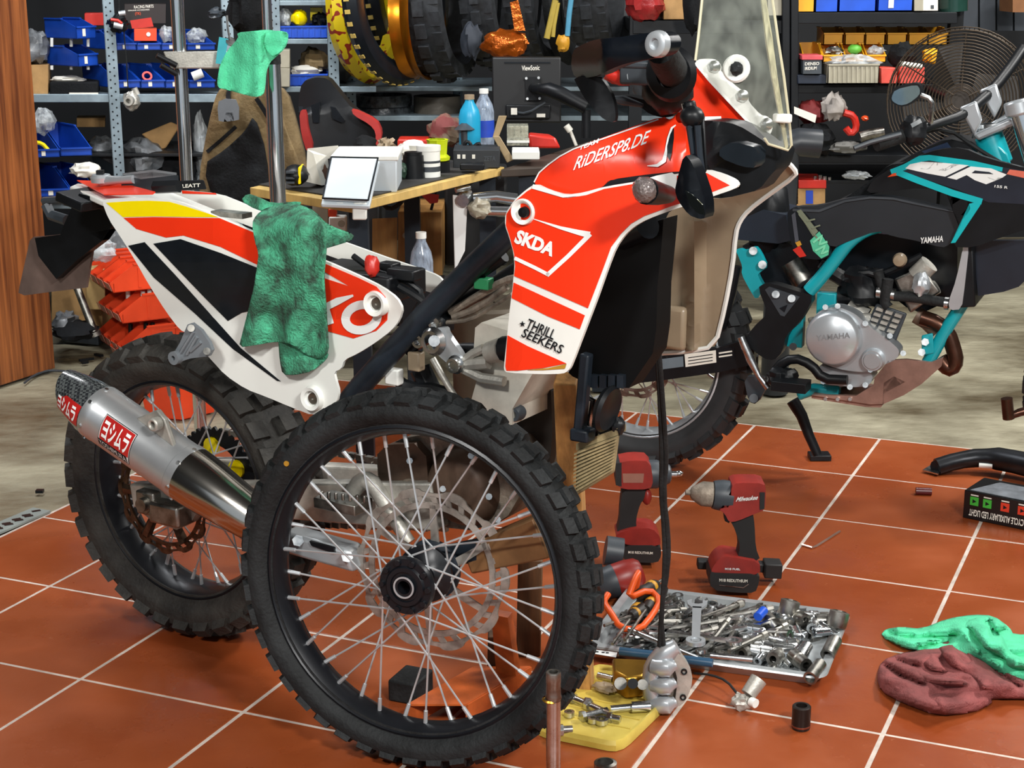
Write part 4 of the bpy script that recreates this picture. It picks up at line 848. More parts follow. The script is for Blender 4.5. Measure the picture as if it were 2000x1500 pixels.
wp('frame_cover', [(1480, 562), (1492, 554), (1510, 554), (1560, 570), (1592, 578), (1560, 632), (1535, 655), (1528, 688), (1512, 704), (1490, 700), (1452, 668), (1470, 640), (1500, 612)], .13, .04, BPL)
panel('cover_window', [(1494, 566), (1502, 560), (1562, 580), (1532, 618), (1524, 616)], WB, .132, .004, DGR, WR)
panel('cover_window_dark', [(1522, 602), (1538, 595), (1532, 610)], WB, .134, .003, BLK, WR)
for x, y in ((1515, 575), (1546, 583), (1549, 677)): obj('cover_bolt', MB().cyl(WB(x, y, .13), WB(x, y, .142), .010, n=12), STL if y < 600 else BPL, WR)
wp('rear_tube_bracket', [(1436, 488), (1446, 486), (1455, 490), (1474, 481), (1484, 492), (1498, 522), (1480, 535), (1482, 542), (1492, 560), (1478, 588), (1462, 562), (1448, 535), (1450, 520), (1442, 500)], .09, .02, TEAL)
for x, y in ((1471, 490), (1489, 517)): obj('bracket_bolt', MB().cyl(WB(x, y, .09), WB(x, y, .105), .011, n=12), STL, WR)
obj('subframe_link', wt([(1410, 640), (1430, 570), (1440, 520)], .012, .07, 8, 0), BPL, WR)
# engine
ec = WB(1628, 660, .16)
obj('crankcase', MB().hexa(WB.pts([(1575, 620), (1700, 610), (1760, 680), (1640, 760)], .10), WB.pts([(1575, 620), (1700, 610), (1760, 680), (1640, 760)], -.08)), ALU, WR, bevel=.01)
pc = wp('crankcase_cover', [(1582, 630), (1600, 606), (1635, 598), (1670, 612), (1690, 632), (1740, 668), (1758, 685), (1752, 702), (1720, 715), (1690, 728), (1640, 722), (1595, 705), (1578, 670)], .14, .05, ALS, 2)
oc = obj('clutch_cover', MB().lathe([(1e-4, .026), (.049, .026), (.052, .0235), (.060, .0225), (.068, .016), (.072, 0), (.072, -.02)], WB(1628, 660, .15), wa, 44), ALS, WR)
lettering('clutch_lettering', 'YAMAHA', (1594, 666), (1660, 660), (0, -11), WB, .1775, mat('embossed_grey', '#9ba0a4', .4, .5), oc, 0, .01)
obj('oil_filter_cover', MB().lathe([(1e-4, .022), (.02, .022), (.023, .018), (.026, .018), (.03, .006), (.03, -.01)], WB(1706, 702, .14), wa, 30), ALS, WR)
for x, y in ((1593, 630), (1582, 640), (1612, 600), (1636, 598), (1690, 632), (1738, 656), (1764, 690), (1700, 722), (1608, 745), (1660, 756), (1690, 752)): obj('case_bolt', MB().cyl(WB(x, y, .12), WB(x, y, .152), .0075, n=8), STL, WR)
cy = MB()
A, B, C_, D = (1712, 592), (1772, 612), (1748, 672), (1690, 638)
cy.hexa(WB.pts([A, B, C_, D], .10), WB.pts([A, B, C_, D], -.06))
obj('cylinder', cy, DGR, WR, bevel=.004)
for k in range(4):
    for j in range(3):
        f = lambda s_, t_: WB(A[0]+(B[0]-A[0])*s_+(D[0]-A[0])*t_, A[1]+(B[1]-A[1])*s_+(D[1]-A[1])*t_, .10)
        obj('cylinder_rib', MB().hexa([f(.08+j*.3, .1+k*.22), f(.30+j*.3, .1+k*.22), f(.30+j*.3, .22+k*.22), f(.08+j*.3, .22+k*.22)], [f(.08+j*.3, .1+k*.22)+wa*.012, f(.30+j*.3, .1+k*.22)+wa*.012, f(.30+j*.3, .22+k*.22)+wa*.012, f(.08+j*.3, .22+k*.22)+wa*.012]), ALU, WR)
obj('cylinder_head', MB().hexa(WB.pts([(1745, 545), (1800, 520), (1838, 570), (1778, 612)], .09), WB.pts([(1745, 545), (1800, 520), (1838, 570), (1778, 612)], -.06)), STD, WR, bevel=.006)
wp('airbox', [(1590, 470), (1700, 455), (1870, 470), (1870, 580), (1800, 612), (1770, 600), (1700, 545), (1640, 545), (1600, 520)], -.02, .08, BLK, 0)
wp('lower_case', [(1594, 712), (1640, 722), (1700, 724), (1706, 742), (1690, 758), (1600, 750)], .12, .06, ALS, 1)
obj('head_cover', MB().cyl(WB(1790, 540, .07), WB(1815, 515, .07), .026, n=16).cyl(WB(1812, 570, .07), WB(1830, 560, .07), .018, n=14), ALU, WR)
obj('thermostat', MB().blob(WB(1800, 555, .10), (.022, .022, .03), 9, .3), ALS, WR)
obj('injector', MB().cyl(WB(1720, 560, .10), WB(1726, 580, .10), .012, n=12), ALS, WR)
obj('cable_guide', MB().tube(WB.pts([(1600, 540), (1560, 560), (1540, 600)], .06), .008, 8, 1), BPL, WR)
obj('starter_motor', MB().cyl(WB(1655, 600, .06), WB(1690, 622, .06), .03, n=16), ALU, WR)
obj('throttle_body', MB().cyl(WB(1640, 580, .05), WB(1735, 570, .05), .028, n=16).blob(WB(1690, 560, .06), (.06, .05, .05), 3, .4), BPL, WR)
obj('coolant_hose', MB().tube(WB.pts([(1715, 530), (1722, 560), (1735, 578), (1780, 580), (1840, 590), (1858, 592)], .10), .013, 10, 1).tube(WB.pts([(1735, 545), (1728, 590), (1735, 600)], .11), .014, 10), RUB, WR)
for x, y in ((1716, 570), (1743, 575), (1848, 592)): obj('hose_clip', MB().cyl(WB(x-3, y, .10), WB(x+5, y+1, .10), .016, n=14), STL, WR)
obj('wiring', MB().tube(WB.pts([(1650, 545), (1690, 530), (1720, 540)], .09), .009, 8, 1).tube(WB.pts([(1660, 560), (1700, 545), (1760, 520), (1800, 500)], .07), .01, 8, 1).tube(WB.pts([(1600, 520), (1640, 540), (1665, 560)], .06), .02, 8, 1), BPL, WR)
for L_2 in ([(1560, 418), (1600, 470)], [(1575, 432), (1592, 428)], [(1585, 446), (1602, 440)]): ribbon('khaki_stroke', L_2, 3, WB, .14, mat('khaki_sticker', '#79806a'), WR, .004)
for L_2 in ([(1588, 474), (1606, 460), (1600, 478), (1616, 472)], [(1592, 490), (1612, 480), (1604, 496), (1618, 490)]): ribbon('mint_stroke', L_2, 4, WB, .14, mat('pale_mint', '#7fe0b4'), WR, .005)
obj('reflector_cap', MB().lathe([(1e-4, .012), (.014, .01), (.018, 0), (.018, -.006)], WB(1757, 508, .10), wa, 18), INN, WR)
obj('brake_pedal', MB().tube(WB.pts([(1506, 748), (1518, 715), (1550, 698), (1585, 712), (1606, 740), (1655, 742)], .16), .013, 10, 1), BPL, WR)
obj('foot_peg', MB().box(WB(1545, 752, .2), (.09, .06, .025), MX.Rotation(-WPSI, 3, 'Z')).blob(WB(1530, 740, .16), (.04, .03, .03), 3, .4), BPL, WR, bevel=.003)
obj('pedal_rod', MB().tube(WB.pts([(1447, 658), (1465, 700), (1482, 735), (1500, 758)], .15), [.010, .012, .008, .010], 10), STL, WR)
obj('peg_plate', panel('peg_hanger', chaikin([(1452, 735), (1490, 735), (1498, 755), (1478, 790), (1462, 785)], 1), WB, .11, .02, DGR, WR) and MB().cyl(WB(1472, 778, .11), WB(1472, 778, .135), .012, n=14), DGR, WR)
skp = [(1585, 772), (1600, 772), (1672, 773), (1706, 752), (1708, 738), (1735, 704), (1770, 702), (1818, 708), (1842, 698), (1838, 716), (1800, 750), (1765, 772), (1725, 790), (1700, 790)]
skp = [(1585, 772), (1600, 772), (1672, 773), (1706, 752), (1708, 738), (1735, 704), (1770, 702), (1818, 708), (1842, 698), (1838, 716), (1800, 750), (1765, 772), (1726, 789), (1727, 768), (1768, 746), (1746, 735), (1726, 748), (1725, 768), (1724, 789), (1700, 790)]
panel('skid_plate', skp, WB, .14, .012, SKID, WR, 40, 0, 20)
panel('skid_plate_floor', [(1585, 772), (1700, 790), (1725, 790), (1720, 796), (1690, 795), (1585, 778)], WB, .13, .2, SKID, WR)
for x in (1612, 1636, 1660): obj('plate_rivet', MB().cyl(WB(x, 779, .14), WB(x, 780, .146), .005, n=10), STL, WR)
obj('exhaust_header', MB().tube(WB.pts([(1800, 620), (1830, 630), (1852, 650), (1862, 680), (1868, 705), (1858, 722), (1846, 716), (1835, 700)], .06), .020, 14, 1), PIPE, WR)
obj('exhaust_sleeve', MB().tube(WB.pts([(1790, 615), (1812, 628), (1832, 648)], .04), .022, 12), ENB, WR)
obj('side_stand', MB().tube(WB.pts([(1548, 782, -.10), (1566, 812, -.10), (1580, 850, -.10), (1597, 888, -.10)]), [.018, .016, .014, .013], 10), BPL, WR)
obj('side_stand_foot', MB().box(G(1600, 896)+UZ*.008, (.06, .05, .016)), BPL, WR, bevel=.002)
# radiator
obj('radiator', MB().hexa(WB.pts([(1885, 480), (1900, 475), (1905, 600), (1862, 602), (1855, 575)], .13)[:4], [p-wa*.2 for p in WB.pts([(1885, 480), (1900, 475), (1905, 600), (1862, 602)], .13)]), BPL, WR, bevel=.004)
panel('radiator_tank', chaikin([(1882, 478), (1893, 476), (1884, 560), (1878, 604), (1855, 606), (1852, 590), (1868, 545)], 1), WB, .135, .02, ALS, WR)
wp('radiator_guard', [(1900, 470), (2010, 470), (2030, 520), (1990, 560), (1960, 570), (1910, 578)], .10, .02, mat('blue_black_guard', '#1c232e', .3), 0)
# bodywork
WS = lambda x, y: .14+.03*max(0, (x-1700)/250.)
wp('seat', [(1585, 440), (1600, 412), (1650, 388), (1705, 348), (1735, 322), (1770, 318), (1770, 360), (1720, 375), (1650, 395), (1600, 425)], .10, .2, BCL)
SCV = mat('satin_black_cover', '#24282d', .35, var=.1)
wp('side_cover', [(1536, 414), (1552, 404), (1600, 402), (1650, 388), (1690, 383), (1750, 384), (1872, 412), (1882, 420), (1878, 440), (1855, 478), (1840, 484), (1790, 470), (1745, 462), (1712, 450), (1660, 470), (1625, 485), (1605, 462), (1580, 430)], .135, .03, SCV, 1)
ribbon('cover_ridge', [(1548, 410), (1600, 412), (1650, 393), (1700, 386), (1745, 388), (1790, 398), (1865, 414)], [5, 5, 4, 4, 4, 4, 2], WB, .135, DGR, WR, .006)
panel('tank_shroud', chaikin([(1690, 378), (1704, 352), (1738, 330), (1790, 306), (1830, 292), (1880, 288), (1930, 310), (2030, 335), (2030, 440), (1960, 462), (1900, 484), (1858, 482), (1880, 440), (1915, 398), (1862, 382), (1800, 366), (1740, 374)], 1), WB, WS, .02, BPL, WR, 30)
st2 = lambda nm, L, m, lift=.0015: sticker(nm, L, WB, WS, m, WR, lift, 30)
st2('navy_decal', [(1735, 335), (1790, 308), (1905, 318), (1960, 327), (2020, 336), (2020, 400), (1930, 395), (1870, 370), (1760, 336)], mat('navy_decal', '#252a36', .3), .0010)
ribbon('teal_upper_decal', [(1740, 336), (1768, 326), (1797, 310), (1815, 308), (1900, 320), (1958, 331)], [10, 12, 12, 11, 12, 8], WB, WS, TEALD, WR, .002)
ribbon('teal_lower_decal', [(1752, 336), (1790, 351), (1860, 377), (1918, 394)], [12, 13, 13, 12], WB, WS, TEALD, WR, .0022)
if 0: st2('teal_upper_decal', [(1740, 332), (1765, 322), (1795, 306), (1812, 303), (1900, 315), (1958, 328), (1950, 337), (1900, 329), (1812, 316), (1790, 322), (1762, 332), (1768, 338), (1880, 376), (1917, 390), (1893, 397), (1860, 385), (1790, 356), (1750, 338)], TEALD, .0018)
st2('teal_leg_decal', [(1893, 398), (1917, 392), (1914, 402), (1866, 474), (1857, 475), (1895, 408)], TEALD, .0018)
st2('orange_flash_decal', [(1733, 346), (1745, 338), (1762, 339), (1770, 346), (1752, 343)], ORG, .002)
st2('orange_side_decal', [(1972, 331), (2010, 336), (2010, 350), (1966, 340)], mat('salmon_decal', '#e8735c'), .002)
for L in ([(1768, 328), (1776, 320), (1798, 316), (1825, 318), (1798, 329), (1812, 331), (1852, 321), (1880, 325), (1828, 336), (1845, 340), (1890, 325), (1930, 330), (1938, 335), (1928, 336), (1966, 340), (1958, 346), (1920, 345), (1908, 346), (1926, 352), (1924, 359), (1900, 354), (1888, 342), (1866, 348), (1840, 344), (1800, 336)],):
    pass
for L in ([(1768, 329), (1777, 321), (1800, 316), (1825, 317), (1797, 330), (1812, 331), (1842, 318), (1862, 320), (1832, 333), (1846, 334), (1874, 321), (1892, 323), (1846, 345), (1812, 339)], [(1896, 325), (1936, 329), (1966, 341), (1958, 347), (1926, 346), (1944, 353), (1926, 360), (1904, 352), (1888, 342), (1868, 351), (1850, 347)]):
    st2('tank_lettering', L, WHD, .0034)
st2('letter_counter', [(1904, 333), (1932, 336), (1940, 340), (1898, 338)], MATS['navy_decal'], .005)
lettering('maker_lettering', 'YAMAHA', (1797, 476), (1842, 472), (1, -12), WB, .137, WHD, WR, .004, .02)
lettering('small_lettering', '155 R', (1942, 366), (1968, 369), (1, -5), WB, lambda x, y: WS(x, y), WHD, WR, .004, .02)
wp('tank', [(1740, 326), (1800, 292), (1850, 270), (1890, 280), (1910, 305), (1850, 300), (1790, 308)], .06, .14, BPL)
panel('tank_sticker', [(1800, 296), (1850, 278), (1866, 300), (1812, 303)], WB, .062, .002, mat('dark_blue_film', '#2a3a55', .3), WR)
wp('rear_plate', [(1536, 418), (1545, 407), (1560, 404), (1582, 425), (1606, 458), (1622, 486), (1620, 500), (1602, 508), (1565, 504), (1545, 480)], .14, .02, BLK)
for nm, L, m in (('green_sticker', [(1582, 470), (1600, 452), (1620, 482), (1618, 498), (1604, 505), (1588, 490)], mat('mint_sticker', '#55c39a')), ('red_sticker', [(1548, 488), (1562, 480), (1575, 500), (1562, 503)], PRED), ('orange_sticker', [(1553, 474), (1562, 470), (1566, 478), (1558, 482)], HNY), ('pale_sticker', [(1556, 412), (1564, 409), (1598, 452), (1588, 462)], mat('khaki_sticker', '#79806a')), ('grey_sticker', [(1546, 420), (1553, 414), (1560, 470), (1553, 474)], mat('slate_sticker', '#4a4e58'))):
    sticker(nm, L, WB, .14, m, WR, .002)
wp('rear_fender', [(1438, 455), (1450, 428), (1490, 410), (1535, 420), (1545, 470), (1520, 476), (1440, 468)], .06, .16, mat('navy_plastic', '#1e2733', .35), 0)
obj('tail_bag', MB().blob(WB(1500, 420, -.02), (.06, .08, .12), 5, .2), BPL, WR)
obj('shock', MB().cyl(WB(1545, 510, .02), WB(1575, 560, .02), .03, n=14), STD, WR)
wp('inner_guard', [(1450, 480), (1540, 475), (1600, 510), (1590, 575), (1500, 555), (1480, 545)], .02, .06, BLK, 0)
# handlebar and controls
bars = WB.pts([(1712, 282, .34), (1775, 262, .28), (1820, 245, .20), (1880, 226, .08), (1905, 205, .03), (1940, 175, -.04), (1975, 130, -.14), (1998, 95, -.2)])
obj('handlebar', MB().tube(bars, [.011, .011, .011, .012, .014, .014, .014, .014], 12, 1), BPL, WR)
obj('grip', MB().tube(WB.pts([(1711, 283, .34), (1768, 264, .285)]), [.016, .0165], 14), RUB, WR)
obj('switch_block', MB().blob(WB(1785, 256, .28), (.03, .025, .035), 3, .3).box(WB(1782, 245, .28), (.03, .03, .03)), BPL, WR, bevel=.003)
obj('switch_trim', MB().box(WB(1788, 240, .295), (.025, .015, .01), MX.Rotation(-.5, 3, 'Y')), STL, WR)
obj('clutch_lever', MB().tube(WB.pts([(1668, 290, .38), (1700, 278, .36), (1760, 262, .33)]), .006, 8), DGR, WR)
mo = panel('mirror_housing', chaikin([(1737, 190), (1745, 172), (1762, 166), (1792, 161), (1800, 172), (1800, 188), (1776, 206), (1758, 209), (1740, 200)], 1), WB, .24, .03, BPL, WR, 20)
panel('mirror_glass', chaikin([(1741, 190), (1748, 175), (1790, 165), (1797, 174), (1796, 186), (1774, 203), (1757, 206), (1743, 198)], 1), WB, .242, .002, mat('mirror_blue', '#8fa3ab', .06, 1), mo, 20)
obj('mirror_stem', MB().tube(WB.pts([(1798, 186, .235), (1814, 192, .235), (1820, 200, .235), (1818, 240, .22)]), .006, 8), STL, WR)
tc = MB()
for cx_, cy_, o_ in ((1893, 212, .06), (1932, 178, -.03)):
    tc.hexa(WB.pts([(cx_-20, cy_-2), (cx_+14, cy_-16), (cx_+26, cy_+22), (cx_+10, cy_+54)], o_+.02), WB.pts([(cx_-20, cy_-2), (cx_+14, cy_-16), (cx_+26, cy_+22), (cx_+10, cy_+54)], o_-.02))
obj('bar_clamp', tc, ALS, WR, bevel=.006)
obj('top_yoke', MB().hexa(WB.pts([(1895, 262), (1960, 222), (1985, 195), (2010, 215), (1975, 245), (1915, 275)], .0)[:4], WB.pts([(1895, 275), (1960, 240), (1985, 215), (2010, 235)], -.02)).cyl(WB(1992, 225, .10), WB(1985, 196, .10), .032, n=20).hexa(WB.pts([(1900, 262), (1985, 225), (1990, 240), (1910, 275)], .08), WB.pts([(1900, 262), (1985, 225), (1990, 240), (1910, 275)], .0)), ALS, WR, bevel=.006)
obj('fork_tube', MB().cyl(WB(1990, 215, .10), WB(2095, 560, .10), .024, n=18).cyl(WB(1990, 215, -.10), WB(2095, 560, -.10), .024, n=18), CHR, WR)
obj('fork_slider', MB().cyl(WB(2095, 560, .10), WB(2150, 740, .10), .03, n=18), ALS, WR)
obj('head_tube', MB().cyl(WB(1930, 262, .02), WB(1952, 322, .02), .034, n=18).hexa(WB.pts([(1905, 318), (1935, 272), (1968, 300), (1978, 330)], .05), WB.pts([(1905, 318), (1935, 272), (1968, 300), (1978, 330)], .0)), TEAL, WR, bevel=.004)
obj('steering_bearing', MB().lathe([(.02, 0), (.036, 0), (.038, .012), (.03, .02), (.02, .02)], WB(1926, 258, .03), WB(1926, 240, .03)-WB(1926, 258, .03), 20), STL, WR)
obj('brake_cable', MB().tube(WB.pts([(1780, 262, .25), (1850, 250, .1), (1900, 285, .05), (1975, 330, .1)]), .005, 6, 1), RUB, WR)
# ================================================================ wooden door at the left
DOORM = mat('striped_walnut', '#9a5a2e', .42, vs=5, c2='#5c2f17', thr=(.36, .62), stretch=(9, 9, .35))
p0, p1 = G(108, 721), G(0, 756); dv = (p1-p0).normalized(); p2 = p0+dv*1.1; nv = V((-dv.y, dv.x, 0)); nv = nv if nv.y > 0 else -nv
tag(obj('door_1', MB().prism([p0+UZ*.004, p2+UZ*.004, p2+UZ*2.1, p0+UZ*2.1], nv*.035), DOORM, None, bevel=.002), kind='structure')
def T(name, label, cat, mb, m, group=None, smooth=40, bevel=0): return tag(obj(name, mb, m, None, True, smooth, bevel), label, cat, group)
def rect(pl, x0, y0, x1, y1, dep, off=0.):
    q = [pl(x0, y1, off), pl(x1, y1, off), pl(x1, y0, off), pl(x0, y0, off)]
    return MB().hexa(q, [p-pl.a*dep for p in q])
def lump(pl, x0, y0, x1, y1, dep, seed, off=0., amp=.35, fr=2.2, n=10):
    c = pl((x0+x1)/2, (y0+y1)/2, off); w_ = (pl(x1, y0, off)-pl(x0, y0, off)).length/2; h_ = (pl(x0, y0, off)-pl(x0, y1, off)).length/2
    return MB().blob(c, (w_*1.02, dep/2, h_*1.02), seed, amp, n, fr, MX(((pl.d.x, -pl.a.x, 0), (pl.d.y, -pl.a.y, 0), (0, 0, 1))))
def sbin(label, pl, x0, y0, x1, y1, dep, m, off=0., group=None, card=True, lip=.45, skew=0.):
    o0 = pl(x0, y1, off); w_ = (pl(x1, y1, off)-o0).length; h_ = (pl(x0, y0, off)-pl(x0, y1, off)).length
    X = pl.d; Yv = (-pl.a+pl.d*skew); t = .003; f = lambda x, y, z: o0+X*x+Yv*y+UZ*z
    mb = MB(); b_ = lambda x, y, z, a, b, c: mb.hexa([f(x, y, z), f(a, y, z), f(a, b, z), f(x, b, z)], [f(x, y, c), f(a, y, c), f(a, b, c), f(x, b, c)])
    b_(0, 0, 0, w_, dep, t); b_(0, dep-t, 0, w_, dep, h_); b_(0, 0, 0, w_, t, h_*lip); b_(0, -.006, h_*lip-t, w_, .004, h_*lip+t)
    for x in (0, w_-t):
        P = [f(x, 0, 0), f(x, dep, 0), f(x, dep, h_), f(x, dep*.45, h_), f(x, 0, h_*lip)]; mb.prism(P, X*t)
        mb.prism([f(x-.003, dep*.45, h_-.002), f(x-.003, dep, h_-.002), f(x-.003, dep, h_+.003), f(x-.003, dep*.45, h_+.003)], X*(t+.006))
    o = obj('stack_bin', mb, m, None, True, 0); tag(o, label, 'bin', group)
    if card: obj('card_label', MB().hexa([f(w_*.3, -.001, h_*lip*.2), f(w_*.45, -.001, h_*lip*.2), f(w_*.45, -.001, h_*lip*.85), f(w_*.3, -.001, h_*lip*.85)], [f(w_*.3, -.0025, h_*lip*.2), f(w_*.45, -.0025, h_*lip*.2), f(w_*.45, -.0025, h_*lip*.85), f(w_*.3, -.0025, h_*lip*.85)]), PAPER, o, True, 0)
    return o
# ================================================================ grey slotted shelving at the left
LS = Plane(Wp(6.35)(222, 190), math.radians(-12))
US = thing('shelving_unit', 'grey slotted angle shelving at the left holding blue bins', 'shelving', V((LS(222, 190).x, LS(222, 190).y, 0)))
def post(parent, pl, px, py, top=2.0, off=0., m=SHL, w_=.042):
    b = pl(px, py, off); b.z = 0
    o = obj('post', MB().hexa([b, b+pl.d*w_, b+pl.d*w_-pl.a*.003, b-pl.a*.003], [p+UZ*top for p in (b, b+pl.d*w_, b+pl.d*w_-pl.a*.003, b-pl.a*.003)]).hexa([b, b+pl.d*.003, b+pl.d*.003-pl.a*w_, b-pl.a*w_], [p+UZ*top for p in (b, b+pl.d*.003, b+pl.d*.003-pl.a*w_, b-pl.a*w_)]), m, parent, True, 0)
    if m is SHL:
        h = MB(); k = .55
        while k < min(top, 1.6):
            for xx in (.012, .028): h.cyl(b+pl.d*xx+UZ*(k+(.015 if xx > .02 else 0))+pl.a*.0004, b+pl.d*xx+UZ*(k+(.015 if xx > .02 else 0))+pl.a*.0012, .0036, n=6)
            k += .03
        tag(obj('post_hole', h, BLK, o, True, 0), kind='stuff')
def board(parent, pl, x0, x1, y0, y1, dep, m, off=0.): return obj('shelf_board', rect(pl, x0, y0, x1, y1, dep, off), m, parent, True, 0, .002)
post(US, LS, 212, 190, off=.01); post(US, LS, 212, 190, off=-.45); post(US, LS, 40, 205, off=.01); post(US, LS, 440, 180, off=.01)
board(US, LS, 40, 440, 184, 200, .46, SHL); board(US, LS, 40, 440, 392, 408, .46, SHL); board(US, LS, 40, 440, 300, 306, .46, SHB, -.02)
obj('shelf_board', rect(LS, 225, 93, 425, 97, .4, -.03), SHB, US, True, 0)
T('cardboard_box', 'tan cardboard box at the left end of the grey shelf beside the wooden door', 'box', rect(LS, 50, 127, 94, 184, .2, -.02), CARD)
T('plastic_bag', 'crumpled grey plastic bag sitting on top of the tan cardboard box', 'bag', lump(LS, 44, 60, 98, 126, .16, 3, -.10), BAGG)
o = T('zip_case', 'flat black zipped case lying on the grey shelf under the blue bins', 'case', rect(LS, 97, 160, 192, 186, .2, -.01), BCL, bevel=.006)
obj('case_edge', rect(LS, 135, 181, 192, 186, .004, -.006), PAPER, o, True, 0)
T('plastic_bag', 'white and blue plastic bag lying on the black zipped case', 'bag', lump(LS, 98, 148, 165, 162, .10, 4, -.09, .3), PAPER)
sbin('upper of the two stacked blue bins at the left end of the grey shelf', Plane(LS(168, 60), math.radians(-52)), 150, 38, 188, 76, .19, BLB, .0, 'blue bins at the left', True, .6)
sbin('lower of the two stacked blue bins at the left end of the grey shelf', Plane(LS(172, 110), math.radians(-52)), 154, 92, 192, 130, .19, BLB, .0, 'blue bins at the left', True, .6)
for x in (101, 139, 172):
    for y in ((74, 91), (128, 136)): T('stacking_pillar', 'short white stacking pillar between the blue bins at the left', 'pillar', MB().cyl(LS(x, y[1], -.03), LS(x, y[0], -.03), .006, n=8), WHT, 'white stacking pillars')
T('red_carton', 'red carton lying behind the stacked blue bins by the shelf post', 'carton', rect(LS, 165, 26, 205, 50, .1, -.2), PRED, bevel=.002)
for k, (x0, x1) in enumerate(((228, 266), (268, 314), (316, 364), (366, 420))):
    sbin('blue bin, number %s from left in the upper row behind the chrome mast' % ('one', 'two', 'three', 'four')[k], LS, x0, 62, x1, 98, .22, BLB, .0, 'upper row of blue bins', True, .34, -.6)
for k, (x0, x1) in enumerate(((228, 274), (276, 322), (324, 368), (370, 420))):
    sbin('blue bin, number %s from left in the row on the grey shelf' % ('one', 'two', 'three', 'four')[k], LS, x0, 130, x1, 172, .22, BLB, .0, 'lower row of blue bins', True, .34, -.6)
o = T('parts_carton', 'black carton with white and orange print on top of the upper blue bins', 'carton', rect(LS, 243, 8, 324, 46, .15, -.14), mat('black_carton', '#241b1a', .5), bevel=.001)
text3d('carton_lettering', 'RACING PARTS', LS(262, 17, -.138), LS(300, 15, -.138)-LS(262, 17, -.138), UZ*.012, PAPER, o, .01)
text3d('carton_lettering', 'GENUINE ACCESSORIES', LS(250, 22, -.138), LS(292, 20, -.138)-LS(250, 22, -.138), UZ*.005, PAPER, o)
text3d('carton_lettering', '(TK)', LS(264, 31, -.138), LS(275, 30, -.138)-LS(264, 31, -.138), UZ*.013, ORG, o)
o = T('open_carton', 'orange carton with open flaps standing in the upper blue bins', 'carton', rect(LS, 262, 56, 306, 80, .09, .01), ORB, bevel=.001)
obj('carton_flap', MB().hexa(LS.pts([(254, 40), (295, 34), (300, 52), (258, 56)], .01), LS.pts([(254, 40), (295, 34), (300, 52), (258, 56)], .005)), PRED, o, True, 0)
obj('carton_emblem', MB().cyl(LS(290, 67, .011), LS(290, 67, .013), .008, n=12), PAPER, o, True, 0)
T('plastic_bag', 'clear bag of small parts in the rightmost blue bin of the upper row', 'bag', lump(LS, 364, 56, 402, 86, .10, 8, -.06), BAG)
T('plastic_bag', 'clear bag of bolts in the upper row beside the orange carton', 'bag', lump(LS, 312, 50, 338, 82, .10, 12, -.06), BAG)
T('white_bottle_cap', 'small white plastic pot lying in the lower blue bins', 'pot', MB().cyl(LS(376, 150, .0), LS(396, 142, .0), .018, n=14), WHT)
T('red_washers', 'small red ring lying in the second lower blue bin', 'ring', MB().lathe([(.012, 0), (.02, 0), (.02, .008), (.012, .008)], LS(287, 150, -.03), (.3, -.8, .5), 16, True), PRED)
o = T('brake_lever_set', 'black and red brake master cylinder hanging from the shelf post on a cord', 'brake part', lump(LS, 214, 30, 250, 62, .06, 6, .05, .5), BPL)
obj('reservoir_cap', MB().cyl(LS(232, 27, .06), LS(245, 25, .06), .010, n=12).cyl(LS(222, 48, .08), LS(240, 52, .08), .012, n=10), ALS, o)
obj('red_lever', MB().tube(LS.pts([(216, 38), (230, 40), (238, 46)], .085), .006, 8), PRED, o)
obj('cord', MB().tube(LS.pts([(232, -5), (232, 28)], .05), .003, 6).tube(LS.pts([(242, 62), (247, 120), (250, 172)], .05), .0025, 6), RUB, o)
o = T('carburettor', 'grey metal carburettor hanging on a cord in front of the grey shelf', 'carburettor', lump(LS, 241, 178, 273, 215, .06, 9, .05, .35), ALU)
obj('carburettor_throat', MB().lathe([(.010, .0), (.018, 0), (.018, .03), (.010, .03)], LS(254, 196, .085), (0, -1, 0), 16, True), ALU, o)
obj('carburettor_cap', MB().cyl(LS(262, 172, .05), LS(268, 185, .05), .012, n=10), ALU, o)
# lower left
L2 = Plane(Wp(6.15)(140, 300), math.radians(-12))
sbin('blue bin with a yellow cable at the lower left beside the door', L2, 66, 255, 117, 308, .26, BLB, 0, 'lower left blue bins', True, .28, -.5)
sbin('empty blue bin at the lower left, right of the one with the yellow cable', L2, 119, 252, 180, 305, .26, BLB, 0, 'lower left blue bins', False, .28, -.5)
sbin('blue bin near the floor at the lower left beside the door edge', L2, 76, 335, 138, 385, .26, BLB, 0, 'lower left blue bins', True, .28, -.5)
sbin('blue bin near the floor at the lower left behind the white bag', L2, 140, 332, 186, 383, .26, BLB, 0, 'lower left blue bins', False, .28, -.5)
T('yellow_cable', 'bent yellow cable lying in a blue bin beside the door', 'cable', MB().tube(L2.pts([(66, 278), (82, 280), (93, 292), (97, 298)], -.02), .008, 8, 1), YEL)
T('plastic_bag', 'clear crumpled bag on top of the yellow cable bin beside the door', 'bag', lump(L2, 62, 212, 108, 262, .15, 5, -.08), BAG)
T('plastic_bag', 'small white printed bag under the lower left blue bins', 'bag', lump(L2, 140, 318, 196, 346, .08, 7, .0, .4), PAPER)
T('plastic_bag', 'large grey plastic bag lying behind the foot of the shelf post', 'bag', lump(LS, 236, 272, 318, 335, .25, 13, -.15, .4), BAGG)
T('plastic_bag', 'dull clear bag lying left of the shelf post below the grey shelf', 'bag', lump(LS, 170, 268, 228, 318, .2, 14, -.2, .4), BAGG)
T('paper_envelope', 'brown padded envelope leaning among the bags below the grey shelf', 'envelope', MB().hexa(LS.pts([(276, 262), (334, 238), (352, 246), (318, 298)], -.2), LS.pts([(276, 262), (334, 238), (352, 246), (318, 298)], -.235)), CARD, bevel=.006)
